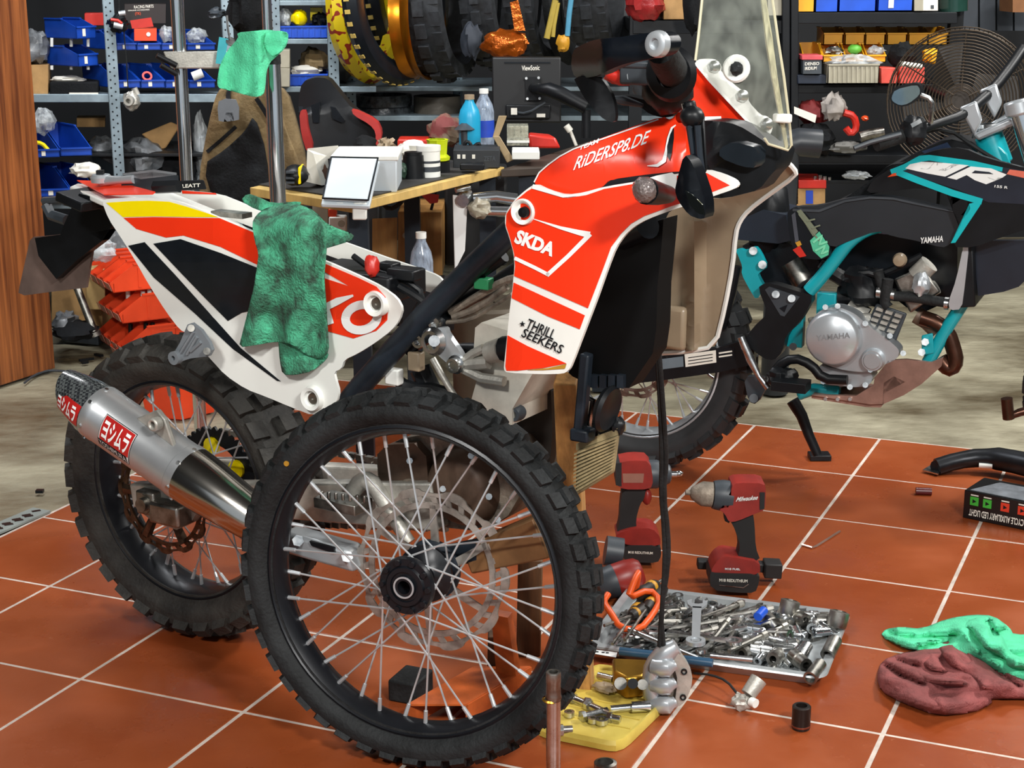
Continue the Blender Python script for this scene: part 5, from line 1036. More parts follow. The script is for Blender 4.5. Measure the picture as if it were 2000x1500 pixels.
T('cardboard_scrap', 'flat brown cardboard lying in the dark below the grey shelf', 'cardboard', rect(LS, 150, 230, 205, 248, .1, -.3), CARD)
T('black_case', 'dark ribbed plastic case leaning below the grey shelf', 'case', MB().hexa(LS.pts([(180, 300), (240, 285), (275, 315), (262, 345), (180, 345)][:4], -.06), LS.pts([(180, 345), (215, 340), (262, 350), (262, 352)], -.12)), BPL, bevel=.01)
T('dark_bags', 'heap of black bags below the shelf left of the chrome post', 'bag', lump(LS, 300, 285, 400, 350, .25, 15, -.2, .4), BCL)
T('plastic_bag', 'clear bag standing between the chrome post and the tan jacket', 'bag', lump(LS, 378, 225, 408, 345, .15, 16, -.15, .4), BAG)
# ---- second bay of the shelving
L3 = Plane(Wp(6.6)(600, 170), math.radians(-6))
UB = thing('shelving_unit', 'narrow grey slotted shelving bay behind the mint green rag', 'shelving', V((L3(600, 170).x, L3(600, 170).y, 0)))
post(UB, L3, 640, 100, off=.01); post(UB, L3, 528, 100, off=.01); post(UB, L3, 640, 100, off=-.4)
for y in ((1, 11), (76, 86), (169, 180)): board(UB, L3, 528, 645 if y[0] < 100 else 735, y[0], y[1], .42, SHL)
def traybox(label, pl, x0, y0, x1, y1, dep, m, off=0., group=None, ribs=0):
    o = sbin(label, pl, x0, y0, x1, y1, dep, m, off, group, False, .98); o.name = 'storage_tray'
    for k in range(ribs):
        x = x0+(x1-x0)*(k+.5)/ribs; obj('rib', rect(pl, x-2, y0+4, x+2, y1-2, .004, off+.004), m, o, True, 0)
    return o
traybox('bright blue ribbed tray on the middle shelf of the narrow bay', L3, 538, 52, 641, 75, .3, BLB2, -.01, None, 9)
traybox('bright blue ribbed tray on the lowest shelf of the narrow bay', L3, 566, 146, 641, 168, .3, BLB2, -.01, None, 6)
o = T('wrapped_part', 'round part in red and yellow wrapping above the blue tray', 'part', lump(L3, 569, 19, 600, 52, .09, 17, -.05, .2), YEL)
obj('red_wrapping', MB().lathe([(.033, -.008), (.036, 0), (.033, .008)], L3(584, 36, -.05), (1, 0, .4), 16), PRED, o)
T('plastic_bag', 'clear bag of parts in the blue tray beside the red and yellow package', 'bag', lump(L3, 540, 16, 572, 54, .1, 18, -.07), BAG)
T('yellow_carton', 'yellow carton standing in the blue tray at the post', 'carton', rect(L3, 606, 15, 630, 40, .06, -.12), YEL)
T('black_part', 'black lever part sticking out of the blue tray', 'part', lump(L3, 610, 25, 640, 52, .08, 19, -.06, .5), BPL)
T('cloth_bundle', 'brown cloth bundle on the lower shelf of the narrow bay', 'cloth', lump(L3, 585, 95, 640, 142, .2, 20, -.14, .3), TAN)
T('plastic_bag', 'crumpled white bag above the lower blue tray', 'bag', lump(L3, 568, 128, 624, 150, .1, 21, -.06, .4), PAPER)
T('grey_tub', 'grey plastic tub standing behind the chrome post top', 'tub', rect(L3, 542, 97, 566, 133, .1, .06), GRB, bevel=.003); T('grey_tub', 'grey plastic tub under the other one behind the chrome post top', 'tub', rect(L3, 544, 133, 566, 170, .1, .06), GRB, bevel=.003)
# ---- chrome mast and clamp
PA = Wp(4.15)
MA = thing('chrome_mast', 'two tall chrome tubes joined by a silver clamp plate behind the bike tail', 'stand', V((PA(345, 100).x, 4.15, 0)))
def vtube(pl, px, py, r, z0, z1, m, parent, nm='chrome_tube'):
    b = pl(px, py); return obj(nm, MB().cyl(V((b.x, b.y, z0)), V((b.x, b.y, z1)), r, n=24), m, parent)
vtube(PA, 352, 120, .0165, 0, 2.0, CHR, MA); vtube(PA, 522, 40, .0125, 0, 2.0, CHR, MA)
obj('clamp_plate', MB().hexa(PA.pts([(333, 134), (318, 101), (425, 100), (425, 134)], .03), PA.pts([(350, 134), (330, 101), (520, 100), (520, 134)], -.03)), ALU, MA, bevel=.003)
obj('clamp_bolt', MB().cyl(PA(306, 108, .05), PA(345, 128, .035), .007, n=12).cyl(PA(314, 127, .05), PA(345, 145, .035), .007, n=12), BPL, MA)
P2 = RP
MP = thing('chrome_post', 'thick chrome post with a black cap standing behind the greasy rag', 'post', V((P2(540, 250).x, PY, 0)))
vtube(P2, 540, 250, .0145, 0, P2(528, 125).z, CHR, MP); b = P2(540, 250); zt = P2(528, 125).z
obj('post_cap', MB().cyl(V((b.x, b.y, zt)), V((b.x, b.y, zt+.02)), .0155, n=20), RUB, MP)
o = T('key_lanyard', 'turquoise lanyard with a metal ring hanging beside the mint green rag', 'lanyard', MB().hexa(PA.pts([(428, 72), (446, 76), (438, 126), (421, 124)], .06), PA.pts([(428, 72), (446, 76), (438, 126), (421, 124)], .05)), mat('turquoise_strap', '#3fb7c4', .6))
obj('key_ring', MB().cyl(PA(450, 80, .06), PA(450, 82, .055), .011, n=14).tube(PA.pts([(443, 30), (445, 55), (449, 78)], .06), .003, 6), STL, o)
# ---- jacket, chair, bags
JP = Wp(5.2)
JK = thing('jacket', 'tan and black riding jacket hanging behind the chrome posts', 'jacket', JP(490, 380))
jf = lambda x, y: .05*math.sin((x-390)/200*math.pi)+fold(x, y, .05, 12)
panel('jacket_body', chaikin([(432, 170), (520, 160), (560, 180), (575, 230), (598, 320), (600, 420), (392, 420), (388, 345), (405, 250), (420, 190)], 1), JP, jf, .05, TAN, JK, 14, 0, 180)
panel('jacket_front', chaikin([(495, 225), (520, 300), (528, 420), (425, 420), (395, 322), (440, 292), (480, 255)], 1), JP, lambda x, y: jf(x, y)+.03, .02, BCL, JK, 14, 0, 180)
panel('jacket_side', chaikin([(545, 200), (560, 260), (590, 330), (590, 420), (540, 420), (535, 330)], 1), JP, lambda x, y: jf(x, y)+.01, .02, TAN, JK, 14, 0, 180)
panel('pocket_zip', stroke([(404, 297), (430, 275), (460, 248)], 7), JP, lambda x, y: jf(x, y)+.014, .01, BCL, JK, 14)
panel('jacket_strap', stroke([(500, 192), (515, 215), (530, 240)], 8), JP, lambda x, y: jf(x, y)+.03, .01, BCL, JK, 14)
o = panel('hook_plate', [(427, 198), (440, 193), (460, 195), (466, 210), (466, 234), (457, 236), (455, 220), (441, 220), (437, 238), (427, 236), (425, 212)], JP, .15, .012, mat('plate_grey', '#6f747a', .45)); tag(o, 'grey forked metal hook plate hanging in front of the tan jacket', 'bracket')
obj('strap', MB().tube([JP(447, 200, .145), JP(446, 186, .12), JP(448, 176, jf(448, 176)-.01)], .008, 8), BPL, o)
T('backpack', 'black backpack hanging above the turquoise lanyard', 'bag', lump(Wp(5.6), 448, -60, 515, 66, .2, 22, 0, .45, 3), BCL)
T('parts_cluster', 'small dark hanging valve parts left of the black backpack', 'part', lump(Wp(5.6), 405, 15, 440, 36, .08, 23, 0, .5), DGR)
CPn = Wp(5.9)
CH_ = thing('gaming_chair', 'black and red high-backed gaming chair behind the workbench', 'chair', V((CPn(665, 300).x, 5.9, 0)))
panel('backrest', chaikin([(583, 190), (590, 160), (615, 151), (640, 153), (658, 175), (690, 215), (735, 238), (745, 262), (735, 300), (715, 320), (610, 320), (590, 270), (584, 225)], 1), CPn, lambda x, y: .05*math.cos((x-665)/90.*1.5)+.06*((x-665)/80.)**2*(1 if y > 215 else 0), .10, mat('black_leather', '#191c20', .4), CH_, 16)
panel('red_bolster', chaikin([(584, 217), (598, 217), (601, 250), (612, 290), (600, 300), (588, 262)], 1), CPn, .10, .06, mat('red_leather', '#b0302c', .45), CH_, 20)
panel('red_bolster', chaikin([(686, 212), (735, 235), (746, 258), (742, 280), (733, 285), (734, 258), (722, 243), (690, 225)], 1), CPn, .13, .06, MATS['red_leather'], CH_, 20)
for L in ([(607, 206), (625, 200), (623, 240), (612, 240)], [(645, 208), (655, 210), (673, 235), (668, 240), (650, 232)]): panel('backrest_slot', L, CPn, lambda x, y: .068, .02, BLK, CH_, 20)
obj('seat', rect(CPn, 600, 330, 730, 352, .45, .35), BCL, CH_, bevel=.02); obj('gas_column', MB().cyl(V((CPn(665, 300).x, 6.1, .06)), V((CPn(665, 300).x, 6.1, .7)), .03), BPL, CH_)
for k in range(5):
    t = 2*math.pi*k/5; c = V((CPn(665, 300).x, 6.1, .06)); obj('chair_leg', MB().cyl(c, c+V((math.cos(t)*.28, math.sin(t)*.28, -.02)), .02).blob(c+V((math.cos(t)*.28, math.sin(t)*.28, -.03)), (.025, .025, .03)), BPL, CH_)
T('helmet_bag', 'dark grey fabric bag lying on the chair behind the white box', 'bag', lump(Wp(5.6), 690, 265, 735, 300, .15, 24, 0, .3), BCL)
# ---- hanging tyres at the back
TYB = mat('new_knobbly_rubber', '#2a2d31', .6, var=.3, vs=30)
def hung(label, px, py, Y, R, w_, ax, m, knobs=26, group='tyres hung at the back'):
    c = Wp(Y)(px, py); ax = V(ax).normalized(); x = ax.orthogonal().normalized(); x = V((ax.y, -ax.x, 0)).normalized(); y = ax.cross(x)
    t_ = [(R-.09, w_*.6), (R-.06, w_), (R-.02, w_*.9), (R, 0), (R-.02, -w_*.9), (R-.06, -w_), (R-.09, -w_*.6)]
    mb = MB().lathe(t_, c, ax, 48, True, x)
    if knobs:
        for k in range(knobs):
            for r_ in (-1, 0, 1):
                t = 2*math.pi*(k+.5*(r_ == 0))/knobs; rd = x*math.cos(t)+y*math.sin(t); tn = -x*math.sin(t)+y*math.cos(t)
                p = c+rd*(R-.006-.02*abs(r_))+ax*(r_*w_*.62); q = 2*math.pi*R/knobs*.32; u_ = (rd+ax*r_*.5).normalized(); s_ = ax*w_*.26
                lo = [p-s_-tn*q, p+s_-tn*q, p+s_+tn*q, p-s_+tn*q]; mb.hexa(lo, [z_+u_*.016 for z_ in lo])
    o = obj('tyre', mb, m, None, True, 40); tag(o, label, 'tyre', group); return o, c, ax, x, y
def wrapmat(name, a, b, sc):
    m = mat(name, a, .35, var=.05); nt = m.node_tree; b_ = nt.nodes['Principled BSDF']; w_ = nt.nodes.new('ShaderNodeTexNoise'); w_.inputs['Scale'].default_value = sc; w_.inputs['Detail'].default_value = 0
    r = nt.nodes.new('ShaderNodeValToRGB'); r.color_ramp.interpolation = 'CONSTANT'; r.color_ramp.elements[0].color = (*lin(a), 1); r.color_ramp.elements[1].color = (*lin(b), 1); r.color_ramp.elements[1].position = .62
    nt.links.new(nt.nodes['Texture Coordinate'].outputs['Object'], w_.inputs['Vector']); nt.links.new(w_.outputs[0], r.inputs[0]); nt.links.new(r.outputs[0], b_.inputs['Base Color']); return m
YW = wrapmat('yellow_red_wrapping', '#d7bc1a', '#8a2a18', 44)
def striped(o, c, ax, x, y, R, w_, m, n=26, a0=0, a1=6.3):
    for k in range(n):
        mb = MB(); t = a0+(a1-a0)*k/n; dt = (a1-a0)/n*.17
        f = lambda t_, l, r: c+(x*math.cos(t_)+y*math.sin(t_))*r+ax*l
        mb.hexa([f(t-dt, -w_*.45, R), f(t+dt, -w_*.45, R), f(t+dt, w_*.45, R), f(t-dt, w_*.45, R)], [f(t-dt, -w_*.45, R+.004), f(t+dt, -w_*.45, R+.004), f(t+dt, w_*.45, R+.004), f(t-dt, w_*.45, R+.004)])
        obj('wrapping_stripe', mb, m, o, True, 0)
hung('tyre wrapped in yellow film with red print, hanging left of the gold rim', 716, 14, 6.75, .305, .040, (.93, -.36, .06), YW, 0)
q = hung('black tyre with yellow striped wrapping, hanging leftmost at the back', 772, -6, 6.45, .335, .036, (.87, -.48, .06), BLK, 0); striped(*q, .331, .024, mat('yellow_stripe_film', '#cbb060', .4), 46)
q = hung('black tyre with yellow stripes hanging just behind the gold rim', 778, -15, 7.2, .34, .045, (.9, -.3, .1), BLK, 0); striped(*q, .341, .024, MATS['yellow_stripe_film'], 46)
c = Wp(6.5)(816, 34)
T('wheel_rim', 'gold anodised wheel rim hanging beside the knobbly tyres', 'rim', MB().lathe([(.23, .035), (.24, .04), (.235, .02), (.225, 0), (.235, -.02), (.24, -.04), (.23, -.035), (.215, 0)], c, (.96, -.25, .04), 48, True), mat('gold_anodised', '#c4781c', .25, .9, var=.05))
hung('large knobbly black tyre hanging right of the gold rim', 864, -10, 6.6, .33, .08, (.96, -.25, .04), TYB, 24)
hung('knobbly black tyre hanging left of the orange foil bag', 968, -30, 6.7, .33, .065, (.96, -.25, .04), TYB, 26)
hung('dark tyre hanging right of the orange foil bag', 1046, -40, 6.78, .34, .055, (.96, -.25, .04), TYB, 28)
hung('block-tread black tyre hanging beside the black shelf', 1176, -45, 6.75, .35, .075, (.96, -.25, .04), TYB, 26)
hung('smooth black tyre hanging between the foil bag and the block-tread tyre', 1108, -40, 6.82, .34, .038, (.96, -.25, .04), RUB, 0)
T('inner_tube_rack', 'dark fabric wrap hanging behind the yellow wrapped tyres', 'cover', lump(Wp(6.8), 640, 20, 690, 165, .1, 25, 0, .25), mat('grey_cover', '#40403c', .7))
o = T('foil_bag', 'shiny orange foil bag hanging among the black tyres', 'bag', lump(Wp(6.3), 945, 58, 1030, 112, .08, 26, 0, .28, 2.2, 14), mat('orange_foil', '#c4601c', .22, .7, var=.2, bump=1., bs=22))
obj('foil_strap', MB().hexa(Wp(6.3).pts([(996, 5), (1012, 0), (1026, 60), (1005, 60)], .03), Wp(6.3).pts([(996, 5), (1012, 0), (1026, 60), (1005, 60)], .01)), MATS['orange_foil'], o, True, 0)
T('strap_bundle', 'yellow and grey tie-down straps hanging between the tyres', 'strap', MB().tube(Wp(6.4).pts([(1085, 0), (1076, 40), (1068, 75)], 0), .012, 8).tube(Wp(6.4).pts([(1090, 5), (1082, 50), (1080, 72)], 0), .008, 8), mat('yellow_strap', '#a8923a', .6))
T('strap_bundle', 'light blue tie-down strap hanging right of the yellow straps', 'strap', MB().tube(Wp(6.4).pts([(1116, -5), (1112, 25), (1108, 70)], 0), .010, 8), mat('blue_strap', '#4a8fae', .6))
T('strap_buckle', 'black and yellow ratchet buckle hanging under the light blue strap', 'buckle', lump(Wp(6.4), 1088, 68, 1112, 102, .05, 28, 0, .3), HNY)
T('glove', 'dark grey work glove hanging left of the orange foil bag', 'glove', lump(Wp(6.4), 902, 45, 940, 112, .06, 29, 0, .4), mat('slate_glove', '#2d333d', .7))
# low shelf behind the desk
L5 = Wp(6.9)
UC = thing('shelving_unit', 'low grey shelf holding tyres in clear wrap behind the gaming chair', 'shelving', V((L5(790, 200).x, 6.9, 0)))
for y in ((169, 178), (226, 236)): board(UC, L5, 676, 1330, y[0], y[1], .5, SHL)
post(UC, L5, 676, 200, .92); post(UC, L5, 1232, 200, .92); post(UC, L5, 885, 200, .92, -.4)
def roll(label, x0, y0, x1, y1, m, seed): return T('tyre', label, 'tyre', MB().lathe([(.1, 0), ((L5(x1, y0)-L5(x0, y0)).length/2, 0), ((L5(x1, y0)-L5(x0, y0)).length/2*1.02, .03), ((L5(x1, y0)-L5(x0, y0)).length/2, (L5(x0, y0)-L5(x0, y1)).length), (.1, (L5(x0, y0)-L5(x0, y1)).length)], L5((x0+x1)/2, y1, -.15), (0, 0, 1), 30, True), m)
WRAP = mat('cling_wrapped_rubber', '#4b5054', .18, var=.5, vs=28, bump=.8, bs=30)
roll('tyre in clear film, upper of the two stacked on the low shelf', 692, 184, 806, 206, WRAP, 1); roll('tyre in clear film, lower of the two stacked on the low shelf', 694, 207, 804, 226, WRAP, 2)
roll('dull wrapped tyre on the low shelf right of the two shiny ones', 816, 186, 892, 222, mat('dusty_wrap', '#5b554c', .5, bump=.4, bs=30), 3)
# ================================================================ workbench
DZ = .76
d0, d1, d2 = G(690, 398, DZ), G(985, 326, DZ), G(488, 366, DZ)
dd1 = (d1-d0); dd2 = (d2-d0); d3 = d0+dd1+dd2*.9
DK = thing('workbench', 'cluttered birch-edged workbench behind the orange motorcycle', 'workbench', V((d0.x, d0.y, 0)))
obj('bench_top', MB().prism([d0, d1, d1+(d3-d1)*1.6, d2+(d3-d1)*.0+dd1*.3, d2][:3]+[d2+dd1*.6, d2], (0, 0, -.025)), DESKW, DK, bevel=.002)
obj('bench_mat', MB().prism([p+UZ*.001 for p in (d0+dd1*.05+dd2*.05, d1-dd1*.03+dd2*.05, d1+(d3-d1)*1.55, d2+dd1*.55, d2+dd1*.05)], (0, 0, .003)), mat('dark_bench_mat', '#2c2a28', .7), DK)
for p in (d0+dd1*.08+dd2*.08, d1-dd1*.05+dd2*.1, d2+dd1*.1-dd2*.05, d3-dd1*.1-dd2*.1): obj('bench_leg', MB().box(V((p.x, p.y, (DZ-.025)/2)), (.05, .05, DZ-.025)), FRM, DK)
def on(px, py, dz=0.): return G(px, py, DZ+dz)
def at(px, py): return Wp(on(px, py).y)      # upright plane through a spot on the bench
pl = at(700, 378)
WBX = thing('parts_box', 'white box with its lid hanging open over the bench edge', 'box', on(712, 375))
obj('box_body', rect(at(700, 376), 648, 312, 775, 376, .22), LITE, WBX, bevel=.004)
obj('box_rim', rect(at(700, 376), 645, 304, 778, 314, .23, .004), WHT, WBX, bevel=.003)
q = Plane(pl.b, 0); lid = [q(645, 312, .02), q(742, 314, .02), q(722, 402, .22), q(627, 398, .22)]
nn = (lid[1]-lid[0]).cross(lid[3]-lid[0]).normalized()
obj('box_lid', MB().hexa(lid, [p+nn*.012 for p in lid]), LITE, WBX, bevel=.003)
cc = sum(lid, V())/4; nf = nn if nn.y < 0 else -nn
obj('lid_panel', MB().hexa([cc+(p-cc)*.90+nf*.002 for p in lid], [cc+(p-cc)*.90+nf*.014 for p in lid]), LITE, WBX, bevel=.002)
obj('lid_seal', MB().tube([cc+(p-cc)*.94+nf*.013 for p in lid]+[cc+(lid[0]-cc)*.94+nf*.013], .0025, 6), BLK, WBX)
obj('lid_latch', rect(q, 688, 400, 716, 430, .02, .21), WHT, WBX, bevel=.004)
for x in (645, 690): obj('hinge', rect(q, x, 396, x+26, 406, .02, .215), WHT, WBX, bevel=.003)
T('notice_card', 'white printed card leaning behind the white box lid', 'card', MB().hexa(at(690, 365).pts([(600, 290), (660, 284), (668, 302), (615, 318)], -.1), at(690, 365).pts([(600, 290), (660, 284), (668, 302), (615, 318)], -.104)), PAPER)
T('open_carton', 'small open carton with brown contents left of the white box', 'carton', MB().hexa(at(620, 370).pts([(600, 292), (612, 300), (628, 362), (598, 355)], 0), at(620, 370).pts([(612, 295), (640, 305), (645, 360), (628, 362)], -.1)), PAPER)
T('brown_bag', 'brown leather pouch standing in the small open carton', 'pouch', lump(at(625, 365), 612, 315, 640, 362, .08, 31, -.03, .3), mat('brown_leather', '#5d3a24', .6))
o = T('work_lamp', 'black and yellow site lamp lying on the left end of the workbench', 'lamp', lump(at(575, 372), 552, 322, 602, 362, .10, 32, 0, .15), BPL)
obj('lamp_band', rect(at(575, 372), 582, 327, 587, 360, .08, .045), YEL, o, bevel=.002)
for y in (335, 346, 355): obj('lamp_fin', rect(at(575, 372), 558, y, 575, y+4, .02, .05), DGR, o)
T('black_jar', 'small black jar standing on the bench right of the white box', 'jar', MB().cyl(on(808, 350), on(808, 350)+UZ*.07, .034, .03, 20).cyl(on(808, 350)+UZ*.07, on(808, 350)+UZ*.08, .026, n=20), BPL)
o = T('white_jar', 'white labelled jar beside the black jar on the bench', 'jar', MB().cyl(on(838, 347), on(838, 347)+UZ*.08, .034, n=22), WHT); obj('jar_lid', MB().cyl(on(838, 347)+UZ*.08, on(838, 347)+UZ*.095, .036, n=22), WHT, o)
obj('jar_print', MB().lathe([(.0344, .02), (.0344, .035)], on(838, 347), (0, 0, 1), 22).lathe([(.0344, .045), (.0344, .052)], on(838, 347), (0, 0, 1), 22), DGR, o)
T('green_bottle', 'small dark green bottle left of the black jar', 'bottle', lump(at(785, 352), 776, 318, 796, 350, .05, 33, 0, .3), mat('dark_green', '#2d4436', .4))
o = T('cable_reel', 'neon yellow cup on a black clamp at the bench edge', 'cup', MB().lathe([(.026, .0), (.036, .004), (.038, .014), (.028, .022), (.031, .06), (.034, .066), (.026, .066)], on(855, 338)+UZ*.035, (0, 0, 1), 8), NEON); obj('clamp', MB().box(on(862, 338)+UZ*.005, (.05, .05, .06)), BPL, o)
T('plastic_bag', 'red and white carrier bag lying behind the neon yellow cup', 'bag', lump(at(815, 320), 778, 275, 842, 315, .1, 34, -.05, .5), PAPER)
T('red_tray', 'red plastic tray half covered by the carrier bag', 'tray', rect(at(800, 305), 776, 272, 838, 296, .1, -.2), PRED, bevel=.006)
T('small_parts', 'heap of small metal parts beside the gaming chair on the bench', 'part', lump(at(755, 300), 738, 272, 770, 300, .08, 35, -.15, .7, 4), INN)
o = T('black_box', 'black cardboard box with white symbols and lettering on the bench', 'box', rect(at(930, 330), 885, 293, 976, 328, .15), mat('matt_black_card', '#22262a', .6), bevel=.002)
for x in (893, 903, 922): obj('box_symbol', rect(at(930, 330), x, 302, x+6, 310, .002, .002), PAPER, o, True, 0)
a_ = at(930, 330); text3d('box_lettering', 'ZETA', a_(945, 315, .002), a_(968, 314, .002)-a_(945, 315, .002), UZ*.015, DGR, o, .02)
T('adapter', 'black power adapter lying in front of the black box', 'adapter', rect(at(925, 336), 898, 320, 946, 333, .05, .06), BPL, bevel=.004)
T('headphones', 'black looped cable on top of the black box', 'cable', MB().tube(at(915, 320).pts([(905, 290), (910, 276), (918, 278), (922, 292), (930, 282), (938, 280), (934, 294)], .0), .006, 8, 1), BPL)
T('white_mouse', 'white computer mouse on top of the black box', 'mouse', lump(at(945, 320), 932, 286, 960, 298, .08, 36, -.04, .05), WHT)
def bottle(label, base, h, r, m, capm, name='bottle', lab=None):
    o = T(name, label, 'bottle', MB().lathe([(1e-4, 0), (r*.9, 0), (r, .008), (r, h*.62), (r*.86, h*.74), (r*.42, h*.88), (r*.40, h*.93), (1e-4, h*.93)], base, (0, 0, 1), 22), m)
    obj('cap', MB().cyl(base+UZ*h*.92, base+UZ*h, r*.46, n=16), capm, o)
    if lab: obj('label', MB().lathe([(r*1.012, h*.2), (r*1.012, h*.48)], base, (0, 0, 1), 22), lab, o)
    return o
PET = glass('clear_pet', '#aebdd0', .08, .5)
bottle('clear plastic water bottle with blue label standing on the workbench', on(946, 290), .20, .034, PET, WHT, lab=BLUEL)
o = bottle('turquoise drinking bottle with dark cap beside the clear water bottle', on(918, 298), .19, .036, CYAN, INN)
T('net_bag', 'green and red net bag leaning behind the turquoise bottle', 'bag', lump(at(880, 300), 838, 225, 905, 285, .12, 37, -.2, .3), mat('olive_red_net', '#7a6a58', .8, c2='#6e3230', thr=(.45, .55), vs=9))
T('tool_brush', 'dark round brush standing left of the turquoise bottle', 'brush', MB().cyl(on(908, 300)+UZ*.08, on(908, 300)+UZ*.10, .035, .01, 16).cyl(on(908, 300), on(908, 300)+UZ*.08, .012), DGR)
T('wooden_hanger', 'folded beige wooden bracket leaning behind the black box', 'bracket', MB().hexa(at(980, 320).pts([(974, 226), (990, 226), (974, 268), (962, 268)], 0), at(980, 320).pts([(974, 226), (990, 226), (974, 268), (962, 268)], -.02)).hexa(at(980, 320).pts([(962, 266), (976, 266), (1004, 312), (990, 318)], .02), at(980, 320).pts([(962, 266), (976, 266), (1004, 312), (990, 318)], 0)), mat('beige_wood', '#a8916c', .6), bevel=.002)
o = T('organiser', 'clear drawer organiser with small parts under the monitor', 'organiser', rect(at(1010, 310), 990, 246, 1032, 285, .08), glass('clear_drawer', '#b9b9a6', .1, .5), bevel=.002)
for k in range(3): obj('drawer_content', rect(at(1010, 310), 993+k*13, 250, 1003+k*13, 268, .05, -.01), GRB, o)
obj('drawer_rail', rect(at(1010, 310), 990, 275, 1034, 279, .08, .003), WHT, o)
T('white_tray', 'shallow white tray lying on the bench at its right end', 'tray', rect(at(1010, 320), 1000, 296, 1054, 312, .12, .05), WHT, bevel=.003)
T('red_case', 'red plastic case lying under the monitor', 'case', MB().hexa(at(1060, 300).pts([(1032, 262), (1085, 268), (1096, 290), (1034, 290)], 0), at(1060, 300).pts([(1032, 258), (1075, 262), (1085, 285), (1034, 285)], -.12)), PRED, bevel=.008)
mp_ = Wp(6.05)
MO_ = thing('monitor', 'black computer monitor seen from behind on a black arm', 'monitor', mp_(1040, 320))
obj('monitor_housing', rect(mp_, 961, 112, 1096, 240, .05), mat('monitor_plastic', '#141517', .5), MO_, bevel=.006)
obj('monitor_foot_cover', rect(mp_, 988, 205, 1075, 232, .03, .02), BPL, MO_, bevel=.004); obj('vent_slot', rect(mp_, 985, 121, 1075, 124, .004, .003), BLK, MO_)
text3d('monitor_lettering', 'ViewSonic', mp_(1019, 138, .003), mp_(1054, 137, .003)-mp_(1019, 138, .003), UZ*.018, PAPER, MO_, .015)
for x, y in ((1028, 153), (1052, 152), (1030, 193), (1054, 192)): obj('mount_screw', MB().cyl(mp_(x, y, .02), mp_(x, y, .028), .005, n=8), STL, MO_)
obj('mount_plate', MB().hexa(mp_.pts([(1026, 150), (1056, 150), (1058, 196), (1028, 196)], .02), mp_.pts([(1026, 150), (1056, 150), (1058, 196), (1028, 196)], .001)), BPL, MO_)
obj('monitor_arm', MB().tube([mp_(1042, 172, .02), mp_(1048, 174, .10), mp_(1080, 175, .14), mp_(1145, 210, .16)], [.018, .02, .026, .024], 12, 1).cyl(mp_(1145, 215, .16), V((mp_(1145, 215, .16).x, mp_(1145, 215, .16).y, DZ)), .016), BPL, MO_)
obj('monitor_cable', MB().tube([mp_(1000, 218, .03), mp_(1030, 222, .06), mp_(1065, 200, .06)], .004, 6, 1), DGR, MO_); obj('port_label', rect(mp_, 998, 211, 1010, 224, .002, .052), PAPER, MO_, True, 0); obj('port_label', rect(mp_, 1048, 222, 1065, 229, .002, .052), PAPER, MO_, True, 0)
T('spray_cluster', 'small tool with white handle standing right of the monitor arm', 'tool', MB().tube(Wp(5.9).pts([(1106, 245), (1114, 256)], 0), .012, 10).tube(Wp(5.9).pts([(1114, 256), (1128, 290)], 0), .006, 8), PAPER)
e0, e1 = G(965, 332, DZ), G(1215, 318, DZ); TB2 = thing('side_table', 'dark wooden side table standing right of the workbench', 'table', V((1.0, 6.2, 0)))
obj('table_top', MB().prism([e0+V((.02, .03, -.002)), e1+V((0, 0, -.002)), e1+V((.1, .75, -.002)), e0+V((.35, .85, -.002))], (0, 0, -.025)), mat('dark_oak_board', '#3a2f26', .6), TB2, bevel=.003)
for p in (e0+V((.1, .1, 0)), e1+V((-.06, .08, 0)), e1+V((0, .65, 0)), e0+V((.4, .75, 0))): obj('table_leg', MB().box(V((p.x, p.y, (DZ-.03)/2)), (.05, .05, DZ-.03)), FRM, TB2)
# below the bench
UDP = Wp(5.35)
o = T('wooden_cabinet', 'oak cabinet with a round knob hole under the workbench', 'cabinet', MB().hexa(UDP.pts([(727, 545), (776, 545), (776, 425), (727, 427)], 0), UDP.pts([(727, 545), (776, 545), (776, 425), (727, 427)], -.3)), CABW)
obj('cabinet_door', rect(UDP, 777, 413, 863, 545, .3), CABW, o, bevel=.003); obj('knob_hole', MB().cyl(UDP(792, 460, .001), UDP(792, 460, .008), .010, n=14), INN, o)
BT = Wp(4.7)
o = bottle('clear water bottle with blue label standing in front of the oak cabinet', BT(825, 602), .225, .034, PET, WHT, lab=BLUEL); o.name = 'water_bottle'
T('crate', 'black low crate under the water bottle in front of the oak cabinet', 'crate', rect(BT, 780, 562, 870, 660, .2, .08), BPL, bevel=.01)
o = T('socket_box', 'white power socket box under the white box lid', 'socket', rect(Wp(5.0), 642, 424, 675, 470, .05), WHT, bevel=.004); obj('socket_outlet', MB().cyl(Wp(5.0)(667, 437, .001), Wp(5.0)(667, 437, .004), .011, n=14), GRB, o)
T('red_switch', 'red and white plug on top of the white socket box', 'plug', rect(Wp(5.0), 641, 408, 657, 424, .03, -.005), ORB, bevel=.003)
T('grey_board', 'grey board standing left of the white socket box', 'panel', rect(Wp(5.1), 610, 400, 640, 470, .02), GRB)
o = T('white_frame_part', 'tall white bent bracket standing right of the oak cabinet', 'bracket', MB().hexa(Wp(4.9).pts([(884, 380), (914, 385), (908, 490), (888, 530)], 0), Wp(4.9).pts([(884, 380), (914, 385), (908, 490), (888, 530)], -.03)), WHD, bevel=.003)
obj('bracket_end', MB().cyl(Wp(4.9)(903, 392, .02), Wp(4.9)(912, 380, -.03), .02, n=16).cyl(Wp(4.9)(890, 372, .02), Wp(4.9)(918, 366, .0), .008, n=10), STL, o)
